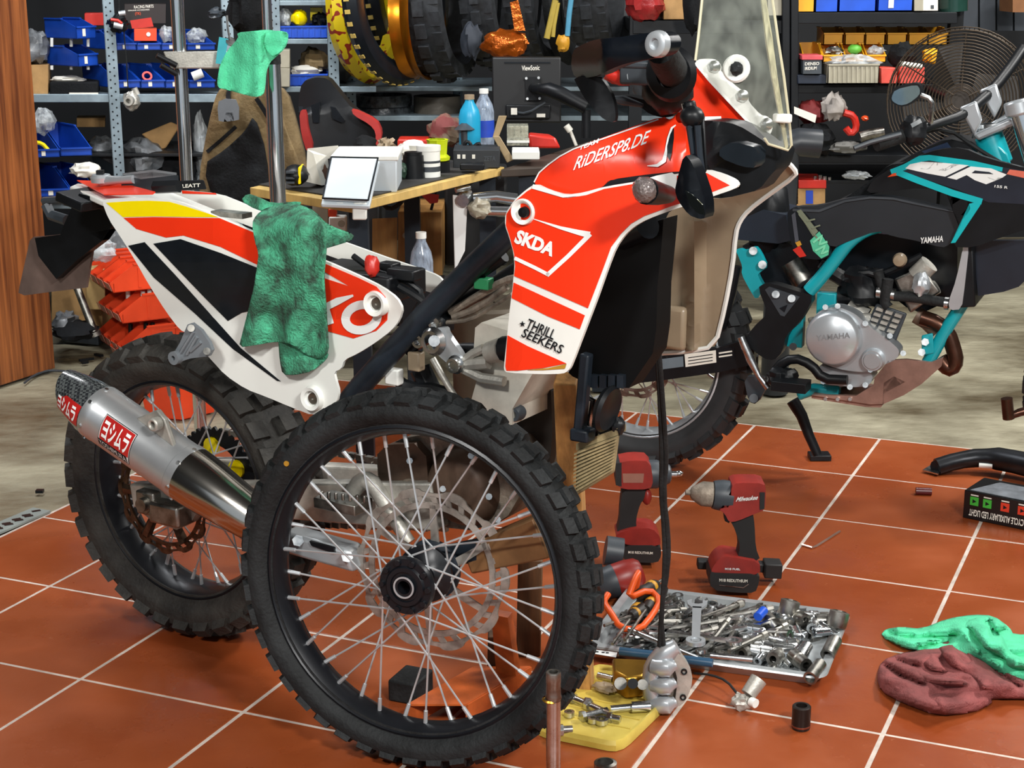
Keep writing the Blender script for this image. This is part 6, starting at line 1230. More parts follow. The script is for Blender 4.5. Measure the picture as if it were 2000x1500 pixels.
T('chrome_parts', 'bundle of chrome tubes in clear wrap between bench and fairing', 'tube', MB().tube(Wp(4.9).pts([(925, 388), (970, 384), (1010, 390)], 0), .018, 12).tube(Wp(4.9).pts([(930, 412), (1010, 414)], .02), .016, 12), CHR)
T('plastic_bag', 'clear wrinkled wrap around the chrome tubes', 'bag', lump(Wp(4.9), 915, 390, 960, 425, .08, 40, .02, .4), mat('wrinkled_film', '#9c9482', .3, bump=.8, bs=30))
T('grey_bin', 'dull brown drum standing behind the frame under the chrome tubes', 'drum', MB().lathe([(.01, 0), (.12, 0), (.13, .35), (.12, .36), (.01, .36)], V((Wp(4.95)(960, 500).x, 4.95, 0)), (0, 0, 1), 24), mat('dull_brown_drum', '#4c4336', .6))
T('black_cabinet', 'black drawer unit standing under the workbench behind the tail', 'cabinet', rect(Wp(5.55), 560, 400, 740, 640, .3), mat('matt_black_cabinet', '#191b1e', .7), bevel=.004)
T('hanging_cables', 'black cable loop hanging below the corner of the bench', 'cable', MB().tube(Wp(4.95).pts([(745, 395), (760, 410), (780, 400), (790, 385)], 0), .007, 8, 1), RUB)
T('hanging_cable', 'thin black cable hanging over the bench edge by the neon cup', 'cable', MB().tube(Wp(5.3).pts([(870, 345), (850, 380), (842, 410)], 0), .005, 6, 1), RUB)
T('hanging_cable', 'black cable looping from the black box towards the fairing', 'cable', MB().tube(Wp(5.3).pts([(880, 350), (900, 370), (960, 330), (975, 350)], 0), .006, 6, 1), RUB)
T('red_flag', 'small red plastic wedge hanging under the bench', 'wedge', MB().hexa(Wp(5.1).pts([(818, 377), (858, 380), (855, 396), (840, 398)], 0), Wp(5.1).pts([(818, 377), (858, 380), (855, 396), (840, 398)], -.02)), PRED)
T('black_toolbox', 'black tool case lying on the floor behind the bench leg', 'case', rect(Wp(5.6), 868, 340, 990, 520, .3), mat('dark_case', '#16181a', .6), bevel=.01)
# ---- tools lying on the tail
TPL = BP
o = T('ratchet', 'chrome ratchet wrench lying on the white bike tail', 'ratchet', MB().lathe([(1e-4, 0), (.020, 0), (.022, .01), (.018, .016), (1e-4, .016)], BP(198, 356, .03), (0, 0, 1), 20).tube(BP.pts([(198, 353), (232, 352), (262, 350)], .03), [.012, .008, .009], 10), ALS)
obj('ratchet_drive', MB().box(BP(196, 342, .03), (.014, .014, .02)), BPL, o)
o = T('drill_bit_case', 'flat grey metal case lying on the white bike tail beside the ratchet', 'case', MB().hexa(BP.pts([(236, 366), (275, 376), (352, 366), (300, 358)], .03), [p+UZ*.024 for p in BP.pts([(236, 366), (275, 376), (352, 366), (300, 358)], .03)]), mat('gunmetal_case', '#50565c', .35, .3), bevel=.003)
obj('case_lid', MB().hexa([p+UZ*.0242 for p in BP.pts([(240, 366), (276, 374), (348, 366), (302, 359)], .03)], [p+UZ*.029 for p in BP.pts([(240, 366), (276, 374), (348, 366), (302, 359)], .03)]), ALS, o, bevel=.002)
T('hex_socket', 'black hexagonal socket lying at the end of the grey metal case', 'socket', MB().cyl(BP(302, 366, .06), BP(350, 364, .05), .013, n=6), BPL)
o = T('leather_tag', 'black leather tag with white lettering on the tail', 'tag', MB().hexa(BP.pts([(350, 353), (398, 351), (404, 370), (352, 372)], -.04), BP.pts([(350, 353), (398, 351), (404, 370), (352, 372)], -.055)), BCL, bevel=.003)
lettering('tag_lettering', 'LEATT', (356, 367), (391, 365), (0, -7), BP, -.0395, PAPER, o, .001, .02)
# ================================================================ black shelving at the right
RS = Wp(6.45)
UR = thing('shelving_unit', 'black steel shelving at the back right behind the windscreen', 'shelving', V((RS(1700, 200).x, 6.45, 0)))
for x in (1528, 1545): obj('post', rect(RS, x, -60, x+15, 400, .05, .02), SHB, UR, True, 0, .003)
b = RS(1240, 300); obj('post', MB().box(V((b.x, 6.48, .66)), (.05, .05, 1.32)), SHB, UR); b = RS(1536, 300); obj('post', MB().box(V((b.x, 6.48, .55)), (.07, .05, 1.1)), SHB, UR); b = RS(1870, 300); obj('post', MB().box(V((b.x, 6.6, 1.0)), (.05, .05, 2.0)), SHB, UR)
for (x0, x1, y0, y1) in ((1236, 1530, 40, 66), (1540, 1870, 24, 46), (1550, 1870, 165, 182), (1550, 1870, 303, 318), (1550, 1870, 352, 358)): board(UR, RS, x0, x1, y0, y1, .5, SHB)
BN = 'bins on the top black shelf'
sbin('yellow bin on the top black shelf beside the post', RS, 1556, -20, 1590, 24, .2, YEB, .0, BN, False, .85)
sbin('blue bin on the top black shelf next to the yellow bin', RS, 1592, -20, 1636, 24, .2, BLB2, .0, BN, False, .75)
sbin('wide blue bin in the middle of the top black shelf', RS, 1638, -20, 1710, 23, .2, BLB2, .0, BN, False, .75)
sbin('blue bin with a white card on the top black shelf', RS, 1714, -20, 1782, 22, .2, BLB2, .0, BN, True, .75)
o = T('grey_carton', 'grey and white cartons at the right end of the top black shelf', 'carton', rect(RS, 1786, -20, 1832, 21, .15), PAPER, bevel=.001); obj('carton_mark', rect(RS, 1818, 10, 1824, 17, .002, .002), DGR, o, True, 0)
obj('carton_side', rect(RS, 1786, -20, 1803, 21, .1, .004), GRB, o)
T('green_jar', 'dark green glass jar at the right end of the top black shelf', 'jar', MB().cyl(RS(1862, 22, -.08), RS(1862, -40, -.08), .055, n=22), mat('dark_green_glass', '#1f3a33', .15))
T('red_foil_bag', 'red plastic parcel on the shelf left of the cardboard box', 'bag', lump(RS, 1222, -22, 1300, 40, .15, 41, -.02, .35), mat('red_film', '#9a2a2a', .25, bump=.5, bs=25))
T('cardboard_box', 'plain cardboard box above the black shelf left of the windscreen', 'box', rect(RS, 1296, -30, 1340, 38, .2), CARD, bevel=.002)
T('black_bag', 'black folded bag hanging at the shelf end behind the windscreen', 'bag', lump(Wp(6.3), 1334, -40, 1372, 62, .12, 42, 0, .3), BCL)
T('grey_carton', 'grey carton seen through the windscreen left of the shelf post', 'carton', rect(RS, 1500, -20, 1528, 30, .15), GRB)
# second level
YG = 'small yellow bins on the second black shelf'
for k, x in enumerate((1608, 1650, 1690, 1732, 1774, 1812)):
    nth = ('first', 'second', 'third', 'fourth', 'fifth', 'sixth')[k]
    sbin('small yellow bin, %s from the left in the upper row of the second black shelf' % nth, RS, x, 56, x+38, 88, .15, YEB, -.15, YG, False, .7)
for k, (x, m) in enumerate(((1568, None), (1607, None), (1650, None), (1692, None))):
    nth = ('first', 'second', 'third', 'fourth')[k]
    sbin('small yellow bin, %s from the left in the lower row of the second black shelf' % nth, RS, x, 88, x+38, 122, .2, YEB, -.02, YG, False, .4)
T('green_pouch', 'green printed pouch in a yellow bin on the second black shelf', 'pouch', lump(RS, 1656, 87, 1683, 106, .05, 43, -.05, .15), mat('leaf_green', '#5fae3a', .5))
T('grey_tool', 'grey metal parts in a yellow bin on the second black shelf', 'part', lump(RS, 1615, 90, 1645, 108, .05, 44, -.06, .5), STD)
T('bearing_bag', 'clear bag of rings in the third lower yellow bin', 'bag', lump(RS, 1696, 90, 1726, 108, .05, 45, -.06, .4), BAG)
o = T('red_lidded_box', 'black box with pink lid and white print on the second black shelf', 'box', rect(RS, 1568, 115, 1605, 145, .1, .05), DGR, bevel=.002); obj('box_lid', rect(RS, 1566, 108, 1607, 117, .11, .055), mat('pink_lid', '#d4525a', .4), o, bevel=.002)
text3d('box_lettering', 'DENSO', RS(1572, 128, .052), RS(1600, 127, .052)-RS(1572, 128, .052), UZ*.012, PAPER, o, .02); text3d('box_lettering', 'IRIDIUM', RS(1572, 137, .052), RS(1595, 136, .052)-RS(1572, 137, .052), UZ*.012, PAPER, o, .02)
T('black_tray', 'dark blue flat tray under the pink-lidded box', 'tray', rect(RS, 1558, 146, 1614, 164, .2, .03), mat('dark_blue_tray', '#1f2a3c', .45), bevel=.003)
traybox('pale grey ribbed tray with clear bags on the second black shelf', RS, 1616, 126, 1716, 164, .2, GRB, .06, None, 11)
T('plastic_bag', 'clear bags heaped in the pale grey ribbed tray', 'bag', lump(RS, 1620, 108, 1712, 136, .12, 46, .0, .5, 3), BAG)
o = T('coral_box', 'coral red box on the second black shelf behind the fan guard', 'box', rect(RS, 1721, 133, 1752, 163, .12, .05), mat('coral_card', '#e2574a', .5), bevel=.002)
T('coral_box', 'wider coral red box half behind the fan guard', 'box', rect(RS, 1757, 131, 1806, 163, .12, .04), MATS['coral_card'], bevel=.002)
T('spark_plug_tube', 'white lettered tube lying on the coral red boxes', 'tube', MB().tube(RS.pts([(1758, 124), (1800, 130)], .08), .010, 10), PAPER)
T('black_helmet_bag', 'black bag heaped above the coral red boxes', 'bag', lump(RS, 1736, 84, 1790, 132, .12, 47, -.04, .4), BCL)
T('yellow_part', 'yellow bin with small parts seen through the fan guard', 'bin', lump(RS, 1800, 96, 1845, 122, .08, 48, -.02, .5), YEB)
# third level
T('red_jersey', 'dark red cloth with white letters on the third black shelf', 'cloth', lump(RS, 1555, 195, 1615, 240, .15, 49, -.05, .4), mat('dark_red_cloth', '#7a1f1f', .7))
T('white_glove', 'grey and white glove lying on the dark red cloth', 'glove', lump(RS, 1604, 184, 1652, 235, .10, 50, .03, .5, 3), mat('pale_glove', '#b5ada6', .7, c2='#6f6a66'))
T('white_paper', 'white card with a small mark at the left of the third black shelf', 'card', MB().hexa(RS.pts([(1551, 208), (1595, 225), (1592, 240), (1551, 222)], .06), RS.pts([(1551, 208), (1595, 225), (1592, 240), (1551, 222)], .055)), PAPER)
T('red_loop', 'red strap loop hanging over the third black shelf edge', 'strap', MB().tube(RS.pts([(1648, 220), (1668, 226), (1674, 250), (1662, 262), (1652, 250)], .06), .014, 8, 1), PRED)
T('orange_marker', 'small orange clip beside the red strap loop', 'clip', lump(RS, 1682, 226, 1696, 236, .04, 51, .03, .4), ORG)
T('dark_tool', 'dark tool with chrome collar lying on the third black shelf', 'tool', MB().tube(RS.pts([(1680, 268), (1700, 262), (1726, 258)], .1), .020, 12), STD)
T('grey_cloth', 'grey cloth lying at the front of the third black shelf', 'cloth', lump(RS, 1620, 276, 1690, 298, .10, 52, .05, .4), mat('grey_rag_cloth', '#6d6c68', .8))
T('dark_cover', 'black cloth cover bundled on the third black shelf', 'cloth', lump(RS, 1555, 240, 1625, 300, .2, 53, .0, .35), BCL)
o = T('cardboard_box', 'cardboard box with red lid and blue label below the black shelf', 'box', rect(RS, 1556, 368, 1612, 406, .2, .02), CARD, bevel=.002); obj('box_lid', rect(RS, 1560, 352, 1614, 368, .2, .03), PRED, o, bevel=.002); obj('box_label', rect(RS, 1574, 372, 1588, 398, .002, .023), BLUEL, o, True, 0)
T('socket_rail', 'row of small chrome sockets below the third black shelf', 'socket', MB().cyl(RS(1592, 352, .0), RS(1592, 344, .0), .008, n=8).cyl(RS(1602, 352, .0), RS(1602, 342, .0), .008, n=8).cyl(RS(1611, 352, .0), RS(1611, 344, .0), .008, n=8).cyl(RS(1620, 352, 0), RS(1620, 346, 0), .007, n=8), STL)
T('wrapped_part', 'clear wrapped part lying below the third black shelf', 'part', lump(RS, 1648, 334, 1700, 350, .08, 54, .0, .4), BAG)
T('black_pipe', 'black pipe end standing behind the windscreen tip', 'pipe', MB().tube([V((Wp(5.2)(1530, 275).x, 5.2, 0)), Wp(5.2)(1530, 300), Wp(5.2)(1546, 276), Wp(5.2)(1602, 281)], .045, 18, 1), mat('dark_grey_pipe', '#2d3136', .4))
# back wall boards
for k in range(5):
    T('wall_panel', 'dark slatted wall panel at the back right, %s from the left' % ('first', 'second', 'third', 'fourth', 'fifth')[k], 'panel', rect(Wp(7.6), 1880+k*34, -60, 1910+k*34, 60, .03), mat('slate_panel', '#30363e', .6), 'dark wall panels')
T('brown_box', 'brown carton high at the right edge of the photo', 'box', rect(Wp(7.3), 1978, -30, 2030, 24, .2), mat('brown_carton', '#8a5b36', .7))
# ---- floor fan
FN = thing('floor_fan', 'large dusty brown industrial fan with wire guard at the right', 'fan', V((Wp(5.95)(1880, 200).x, 5.95, 0)))
fcx = Wp(5.95)(1876, 196); fax = V((-.25, -.95, .12)).normalized(); fx = V((.95, -.25, 0)).normalized(); fy = fax.cross(fx)
WIRE = mat('rusty_fan_wire', '#43382c', .5, .5, var=.2)
mb = MB()
for k in range(21):
    r = .033+k*.01125; h = .05*math.cos(k/21*1.5)
    mb.tube([fcx+fax*h+(fx*math.cos(t)+fy*math.sin(t))*r for t in [2*math.pi*i/36 for i in range(37)]], .0022, 5)
for k in range(6):
    t = 2*math.pi*k/6+.5; mb.tube([fcx+fax*.055+(fx*math.cos(t)+fy*math.sin(t))*.03, fcx+fax*.035+(fx*math.cos(t)+fy*math.sin(t))*.14, fcx+(fx*math.cos(t)+fy*math.sin(t))*.238], .0025, 5)
for k in range(96):
    t = 2*math.pi*k/96; e = fx*math.cos(t)+fy*math.sin(t); mb.tube([fcx+e*.260, fcx-fax*.13+e*.260], .0016, 4)
mb.tube([fcx-fax*.13+(fx*math.cos(t)+fy*math.sin(t))*.260 for t in [2*math.pi*i/36 for i in range(37)]], .003, 5)
obj('fan_guard', mb, WIRE, FN)
for k in range(4):
    t = 2*math.pi*k/4+.3; e = fx*math.cos(t)+fy*math.sin(t); e2 = -fx*math.sin(t)+fy*math.cos(t); c = fcx-fax*.06
    obj('fan_blade', MB().prism([c+e*.03, c+e*.2-e2*.06, c+e*.21+e2*.03, c+e*.08+e2*.08-fax*.03], fax*.003), mat('fan_blade_grey', '#2a2622', .5), FN)
obj('fan_motor', MB().cyl(fcx-fax*.16, fcx-fax*.02, .06, n=20), mat('fan_motor_brown', '#3b322a', .6), FN)
obj('fan_bracket', MB().tube([fcx-fax*.15, V((fcx.x, 6.4, fcx.z)), V((b.x, 6.58, fcx.z))], .02, 10), BPL, FN)
# ================================================================ orange trays at the left
def orange_tray(label, pl, x0, y0, x1, y1, n, hpx, group):
    # a row of stack bins in one moulding: seen from its end
    pass
OP = Plane(G(250, 716), math.radians(-58))      # runs away from the camera
og = 'orange bins stacked behind the rear wheel'
def obins(prefix, fx0, fy0, ex, ey, w_px, h, m, z, depth, n, nm):
    base = CP+ray(fx0, fy0)*((G(250, 712).y-CP.y)/ray(fx0, fy0).y)
    base.z = z
    X = V((-.50, .866, 0)); Yv = V((.866, .50, 0))      # X along the row (to the back left), Yv into the bin
    for k in range(n):
        o0 = base+X*(k*w_px); t = .003; f = lambda x, y, zz: o0+X*x+Yv*y+UZ*zz
        mb = MB(); W_ = w_px*.96
        def b_(x, y, zz, a, b, c): mb.hexa([f(x, y, zz), f(a, y, zz), f(a, b, zz), f(x, b, zz)], [f(x, y, c), f(a, y, c), f(a, b, c), f(x, b, c)])
        b_(0, 0, 0, W_, depth, t); b_(0, depth-t, 0, W_, depth, h); b_(0, 0, 0, W_, t, h*.35)
        for x in (0, W_-t):
            mb.prism([f(x, 0, 0), f(x, depth, 0), f(x, depth, h), f(x, depth*.42, h), f(x, -.012, h*.38)], X*t)
            mb.prism([f(x-.003, depth*.42, h), f(x-.003, depth, h), f(x-.003, depth, h+.006), f(x-.003, depth*.42, h+.006)], X*.009)
        b_(depth*0, depth*.55, .01, -.004, depth*.57, h) if False else None
        o = obj('stack_bin', mb, m, None, True, 0)
        tag(o, '%s bin, %s in the %s tier of orange bins behind the rear wheel' % (nm, ('nearest', 'second', 'third', 'farthest')[k], prefix), 'bin', og)
        obj('card_label', MB().hexa([f(.01, -.002, h*.05), f(W_-.01, -.002, h*.05), f(W_-.01, -.012, h*.34), f(.01, -.012, h*.34)], [f(.01, -.004, h*.05), f(W_-.01, -.004, h*.05), f(W_-.01, -.014, h*.34), f(.01, -.014, h*.34)]), mat('dusty_pink_card', '#c98a74', .6), o, True, 0)
        obj('side_rib', MB().hexa([f(-.002, depth*.5, .01), f(-.002, depth*.56, .01), f(-.002, depth*.56, h-.01), f(-.002, depth*.5, h-.01)], [f(.002, depth*.5, .01), f(.002, depth*.56, .01), f(.002, depth*.56, h-.01), f(.002, depth*.5, h-.01)]), m, o, True, 0)
def tierz(py): 
    d = ray(240, py); return (CP+d*((G(250, 712).y-CP.y)/d.y)).z
zb = [tierz(y) for y in (575, 634, 700)]
obins('top', 222, 570, 0, 0, .082, tierz(520)-tierz(570), ORB, tierz(572), .18, 4, 'orange')
obins('middle', 240, 632, 0, 0, .082, tierz(582)-tierz(632), ORB, tierz(632), .18, 4, 'orange')
obins('lower', 250, 700, 0, 0, .082, tierz(645)-tierz(700), ORB, tierz(700), .18, 4, 'orange')
obins('bottom', 252, 760, 0, 0, .082, .11, ORB, .0, .30, 2, 'orange')
q0 = G(250, 712).y
for (x, y0, y1, m) in ((250, 592, 565, WHT), (292, 592, 560, WHT), (279, 578, 568, WHT), (255, 655, 632, BPL), (298, 655, 630, BPL), (285, 645, 630, BPL)):
    pl = Wp(q0+.1); T('stacking_pillar', 'short pillar between the tiers of orange bins behind the rear wheel', 'pillar', MB().cyl(pl(x, y0), pl(x, y1), .008, n=10), m, 'pillars of the orange bins')
T('orange_tub', 'orange tub on the floor seen through the rear wheel', 'tub', MB().lathe([(.08, 0), (.12, 0), (.14, .11), (.13, .11), (.11, .01)], G(350, 800)+V((0, .0, 0)), (0, 0, 1), 6, True), ORB)
T('yellow_bin', 'yellow bin standing right of the orange bins behind the tail', 'bin', rect(Wp(q0+.3), 302, 618, 360, 656, .15), YEB, bevel=.006)
T('clear_bag', 'clear bag with white print on top of the orange bins', 'bag', MB().blob(CP+ray(222, 570)*((G(250, 712).y-CP.y)/ray(222, 570).y)*1+V((-.075, .13, tierz(520)-tierz(570)+.035)), (.06, .05, .042), 60, .4), BAG)
T('grey_bag', 'grey bag behind the licence plate holder above the orange bins', 'bag', lump(Wp(q0+.5), 185, 450, 245, 500, .1, 61, 0, .4), BAGG)
FB = Wp(5.95)
T('cardboard_box', 'cardboard box on the floor between the door and the orange bins', 'box', rect(FB, 100, 545, 200, 640, .3), CARD, bevel=.003)
T('cardboard_box', 'upright cardboard box right behind the orange bins', 'box', rect(FB, 168, 525, 205, 605, .2, .1), mat('pale_cardboard', '#c2a26a', .8), bevel=.003)
T('plastic_bag', 'pale blue plastic bag on the floor right of the door', 'bag', lump(FB, 104, 610, 150, 650, .15, 62, .15, .5), BAGG)
T('black_bag', 'black bag lying on the floor behind the steel leg', 'bag', lump(FB, 106, 628, 190, 662, .2, 63, .2, .3), BCL)
T('steel_tube', 'slanting grey steel tube leaning beside the orange bins', 'tube', MB().tube([FB(150, 560, .18), FB(184, 648, .22)], .014, 12).tube([FB(184, 648, .22), FB(187, 656, .22)], .022, 12), STD)
T('floor_bar', 'flat dark grey bar lying on the concrete left of the orange bins', 'bar', beam(G(128, 665)+UZ*.02, G(200, 672)+UZ*.02, .05, .04, .05, .04), DGR, bevel=.004)
T('cable_scrap', 'short thin grey cable lying on the concrete below the door', 'cable', MB().tube([G(48, 750)+UZ*.004, G(65, 736)+UZ*.004, G(90, 726)+UZ*.004, G(112, 726)+UZ*.004, G(134, 728)+UZ*.004], .004, 6, 1), DGR)
for (a, b_, w_l) in (((155, 706), (183, 702), 'longest of the three black scraps on the concrete left of the rear wheel'), ((160, 711), (172, 709), 'shortest black scrap, lying just in front of the longest one'), ((186, 694), (200, 697), 'black scrap lying nearest the rear tyre on the concrete')): T('black_scrap', w_l, 'scrap', beam(G(*a)+UZ*.004, G(*b_)+UZ*.004, .012, .008, .012, .008), BPL, 'black scraps on the concrete')
o = T('perforated_strip', 'grey perforated strip lying along the tile edge at the left', 'strip', beam(G(-30, 1046)+UZ*.003, G(82, 998)+UZ*.003, .06, .005, .06, .005), mat('grey_strip', '#8f9894', .5))
for k in range(9): 
    p = G(-10, 1038).lerp(G(78, 1001), k/9)+V((.0, .012*(-1)**k, .0058)); obj('slot', MB().box(p, (.022, .012, .0012), MX.Rotation(.5, 3, 'Z')), BLK, o, True, 0)
T('black_chip', 'tiny black square chip on the concrete left of the rear wheel', 'chip', MB().box(G(78, 962)+UZ*.004, (.02, .016, .008)), BLK)
# ================================================================ power tools
def drill_parts(): pass
y2 = G(1432, 1156).y; D2 = Wp(y2)
T2 = thing('cordless_drill', 'red cordless drill standing on its battery with the chuck pointing left', 'drill', G(1432, 1156))
pan = lambda pl, par, nm, L, off, th_, m, rd=1: panel(nm, chaikin(L, rd) if rd else L, pl, off, th_, m, par, 20, 0, 40)
pan(D2, T2, 'battery', [(1386, 1117), (1400, 1120), (1484, 1122), (1482, 1140), (1475, 1158), (1440, 1158), (1388, 1152)], .04, .08, MBLK)
pan(D2, T2, 'foot', [(1389, 1119), (1392, 1108), (1400, 1096), (1414, 1086), (1440, 1090), (1484, 1098), (1485, 1122), (1440, 1122)], .036, .072, MRED)
pan(D2, T2, 'grip', [(1425, 1015), (1470, 998), (1474, 1025), (1476, 1070), (1486, 1096), (1440, 1095), (1446, 1065), (1436, 1035)], .02, .04, MBLK)
pan(D2, T2, 'motor_housing', [(1428, 950), (1440, 943), (1494, 944), (1496, 960), (1494, 996), (1476, 1003), (1440, 1018), (1424, 1020), (1416, 1004), (1403, 994), (1428, 990)], .032, .064, MRED)
pan(D2, T2, 'rear_cap', [(1484, 962), (1494, 962), (1493, 994), (1484, 996)], .034, .068, MBLK, 0)
pan(D2, T2, 'trigger', [(1414, 1000), (1430, 1006), (1424, 1022), (1416, 1018)], .012, .024, MBLK, 0)
ax0, ax1, ax2, ax3 = D2(1429, 969), D2(1391, 966), D2(1357, 963), D2(1345, 962)
obj('gearbox', MB().lathe([(.001, 0), (.034, 0), (.035, .02), (.033, .035), (.031, .042), (.001, .042)], ax0, ax1-ax0, 24), DGR, T2)
obj('chuck', MB().lathe([(.028, 0), (.028, .022), (.024, .03), (.014, .046), (.006, .05), (.006, .06), (.001, .06)], ax1, ax2-ax1, 24), ENG, T2)
lettering('drill_lettering', 'Milwaukee', (1437, 980), (1479, 976), (3, -9), D2, .034, WHD, T2, .001, .02, .2)
lettering('drill_lettering', 'M18 FUEL', (1416, 1113), (1446, 1114), (0, -4), D2, .038, WHD, T2, .001, .02)
lettering('battery_lettering', 'M18 REDLITHIUM', (1405, 1136), (1460, 1138), (0, -6), D2, .042, PAPER, T2, .001, .02)
sticker('battery_line', stroke([(1405, 1143), (1452, 1148), (1462, 1141)], 1.6), D2, .042, STL, T2)
y1 = G(1255, 1098).y; D1 = Wp(y1)
T1 = thing('impact_wrench', 'red cordless impact wrench standing behind the hanging brake hoses', 'impact wrench', G(1255, 1098))
pan(D1, T1, 'battery', [(1212, 1066), (1290, 1066), (1292, 1085), (1284, 1100), (1240, 1098), (1214, 1090)], .04, .08, MBLK)
pan(D1, T1, 'foot', [(1204, 1042), (1240, 1032), (1275, 1032), (1290, 1050), (1290, 1067), (1230, 1066), (1204, 1055)], .036, .072, MRED)
pan(D1, T1, 'grip', [(1216, 956), (1262, 955), (1258, 975), (1250, 985), (1242, 1015), (1244, 1040), (1204, 1042), (1210, 1020), (1211, 990)], .02, .04, MBLK)
pan(D1, T1, 'motor_housing', [(1204, 905), (1235, 899), (1270, 901), (1276, 940), (1270, 956), (1215, 956), (1203, 945)], .034, .068, MRED)
pan(D1, T1, 'rear_cap', [(1202, 905), (1214, 904), (1214, 950), (1203, 948)], .036, .072, MBLK, 0)
obj('hammer_case', MB().lathe([(.001, 0), (.034, 0), (.034, .02), (.022, .05), (.014, .054), (.001, .054)], D1(1266, 926), D1(1300, 926)-D1(1266, 926), 22), DGR, T1)
obj('square_drive', MB().cyl(D1(1305, 926), D1(1322, 926), .007, n=12).blob(D1(1326, 925), (.010, .007, .007), 1, .05), CHR, T1)
sticker('nameplate', [(1216, 925), (1258, 925), (1256, 943), (1217, 943)], D1, .034, mat('dull_pink_plate', '#9a6a5a', .4), T1); lettering('battery_lettering', 'M18 REDLITHIUM', (1227, 1081), (1275, 1083), (0, -5), D1, .041, PAPER, T1, .001, .02)
obj('trigger', MB().blob(D1(1263, 970), (.012, .012, .02), 2, .1), MRED, T1)
y3 = G(1215, 1158).y; D3 = Wp(y3)
T3 = thing('cordless_ratchet', 'red and grey cordless tool lying on its side on the tool tray', 'power tool', G(1215, 1158))
q0_, q1_ = D3(1184, 1140, .02), D3(1262, 1112, .0)
obj('motor_housing', MB().lathe([(.001, 0), (.032, 0), (.038, .012), (.038, .05), (.034, .075), (.026, .085), (.001, .085)], q0_, q1_-q0_, 24), MRED, T3)
obj('nose', MB().lathe([(.001, -.02), (.028, -.02), (.036, -.004), (.0385, .016), (.0385, .022)], q0_, q1_-q0_, 24), DGR, T3)
obj('battery', MB().cyl(D3(1182, 1075, -.04), D3(1215, 1080, -.04), .034, .034, 20), DGR, T3)
obj('vent', MB().box(D3(1224, 1135, .04), (.02, .004, .012), MX.Rotation(.3, 3, 'Y')), STL, T3)
T('tool_holder', 'black bar-shaped tool holder lying behind the battery of the drill', 'holder', MB().box(D2(1440, 1104, -.07), (.185, .03, .02), MX.Rotation(.06, 3, 'Y')).box(D2(1508, 1110, -.06), (.04, .045, .035), MX.Rotation(.06, 3, 'Y')), MBLK, bevel=.003)
# ================================================================ tool tray
c1, c2_, c3 = G(1668, 1222), G(1603, 1345), G(1150, 1282); c4 = c3+(c1-c2_)
ex = (c2_-c3); ey = (c1-c2_); TW, TD = ex.length, ey.length; ex = ex.normalized(); ey = (ey-ex*ey.dot(ex)).normalized()
TY = thing('tool_tray', 'shallow stainless steel tray heaped with spanners and sockets', 'tray', (c1+c3)/2)
def rr(inset, z, r=.03):
    P = []
    for cx_, cy_, a0 in ((TW-inset-r, TD-inset-r, 0), (inset+r, TD-inset-r, 90), (inset+r, inset+r, 180), (TW-inset-r, inset+r, 270)):
        for k in range(6): t = math.radians(a0+k*18); P.append(c3+ex*(cx_+r*math.cos(t))+ey*(cy_+r*math.sin(t))+UZ*z)
    return P
rings = [rr(.0, .026), rr(-.004, .024), rr(.002, .022), rr(.016, .002), rr(.05, .002, .01)]; n = len(rings[0]); vs = [p for R_ in (rr(.012, .026),)+tuple(rings[:3]) for p in R_]
rings = [rr(.03, .006), rr(.014, .008), rr(.009, .027), rr(-.008, .028), rr(-.010, .024), rr(.012, .001), rr(.03, .001)]
vs = [p for R_ in rings for p in R_]; fs = [tuple(range(n)), tuple(reversed(range(6*n, 7*n)))]
for i in range(6): fs += [(i*n+k, i*n+(k+1) % n, (i+1)*n+(k+1) % n, (i+1)*n+k) for k in range(n)]
obj('tray_body', MB().add(vs, fs), mat('tray_steel', '#b9bec0', .35, .5, var=.12), TY, True, 30)
def spanner_mesh(L, wd_):
    mb = MB(); t = .005
    mb.prism([(-L/2+.012, -wd_/2, 0), (L/2-.012, -wd_/2*.85, 0), (L/2-.012, wd_/2*.85, 0), (-L/2+.012, wd_/2, 0)], (0, 0, t))
    mb.lathe([(wd_*.62, -.001), (wd_*1.05, -.001), (wd_*1.05, t+.002), (wd_*.62, t+.002)], (L/2-.006, 0, 0), (0, 0, 1), 16, True)
    J = [(-1.9, .55), (-1.3, 1.15), (-.3, 1.05), (.7, .5), (.7, -.5), (-.3, -1.05), (-1.3, -1.15), (-1.9, -.55), (-1.75, -.62), (-.75, -.6), (-.5, -.2), (-.5, .2), (-.75, .6), (-1.75, .62)]
    mb.prism([(-L/2+.006+x*wd_, y*wd_, 0) for x, y in J], (0, 0, t)); return mb
SPL = 'chrome combination spanner lying in the heap on the steel tray'
protos = []
for k, (L, wd_) in enumerate(((.15, .010), (.125, .0085), (.18, .012))):
    o = obj('spanner', spanner_mesh(L, wd_), STL if k != 1 else STD, None, False, 30); tag(o, SPL, 'spanner', 'spanners heaped in the tray'); protos.append(o)
def socket_mesh(r, h):
    return MB().lathe([(r*.66, 0), (r, 0), (r, h*.45), (r*.88, h*.5), (r*.88, h), (r*.45, h), (r*.45, h*.5), (r*.66, h*.45)], (0, 0, 0), (0, 0, 1), 14, True)
sk_ = []
for r, h, m in ((.011, .034, CHR), (.014, .04, STL), (.016, .05, STD), (.009, .05, CHR)):
    o = obj('socket', socket_mesh(r, h), m, None, False, 35); tag(o, 'chrome socket lying in the heap on the steel tray', 'socket', 'sockets heaped in the tray'); sk_.append(o)
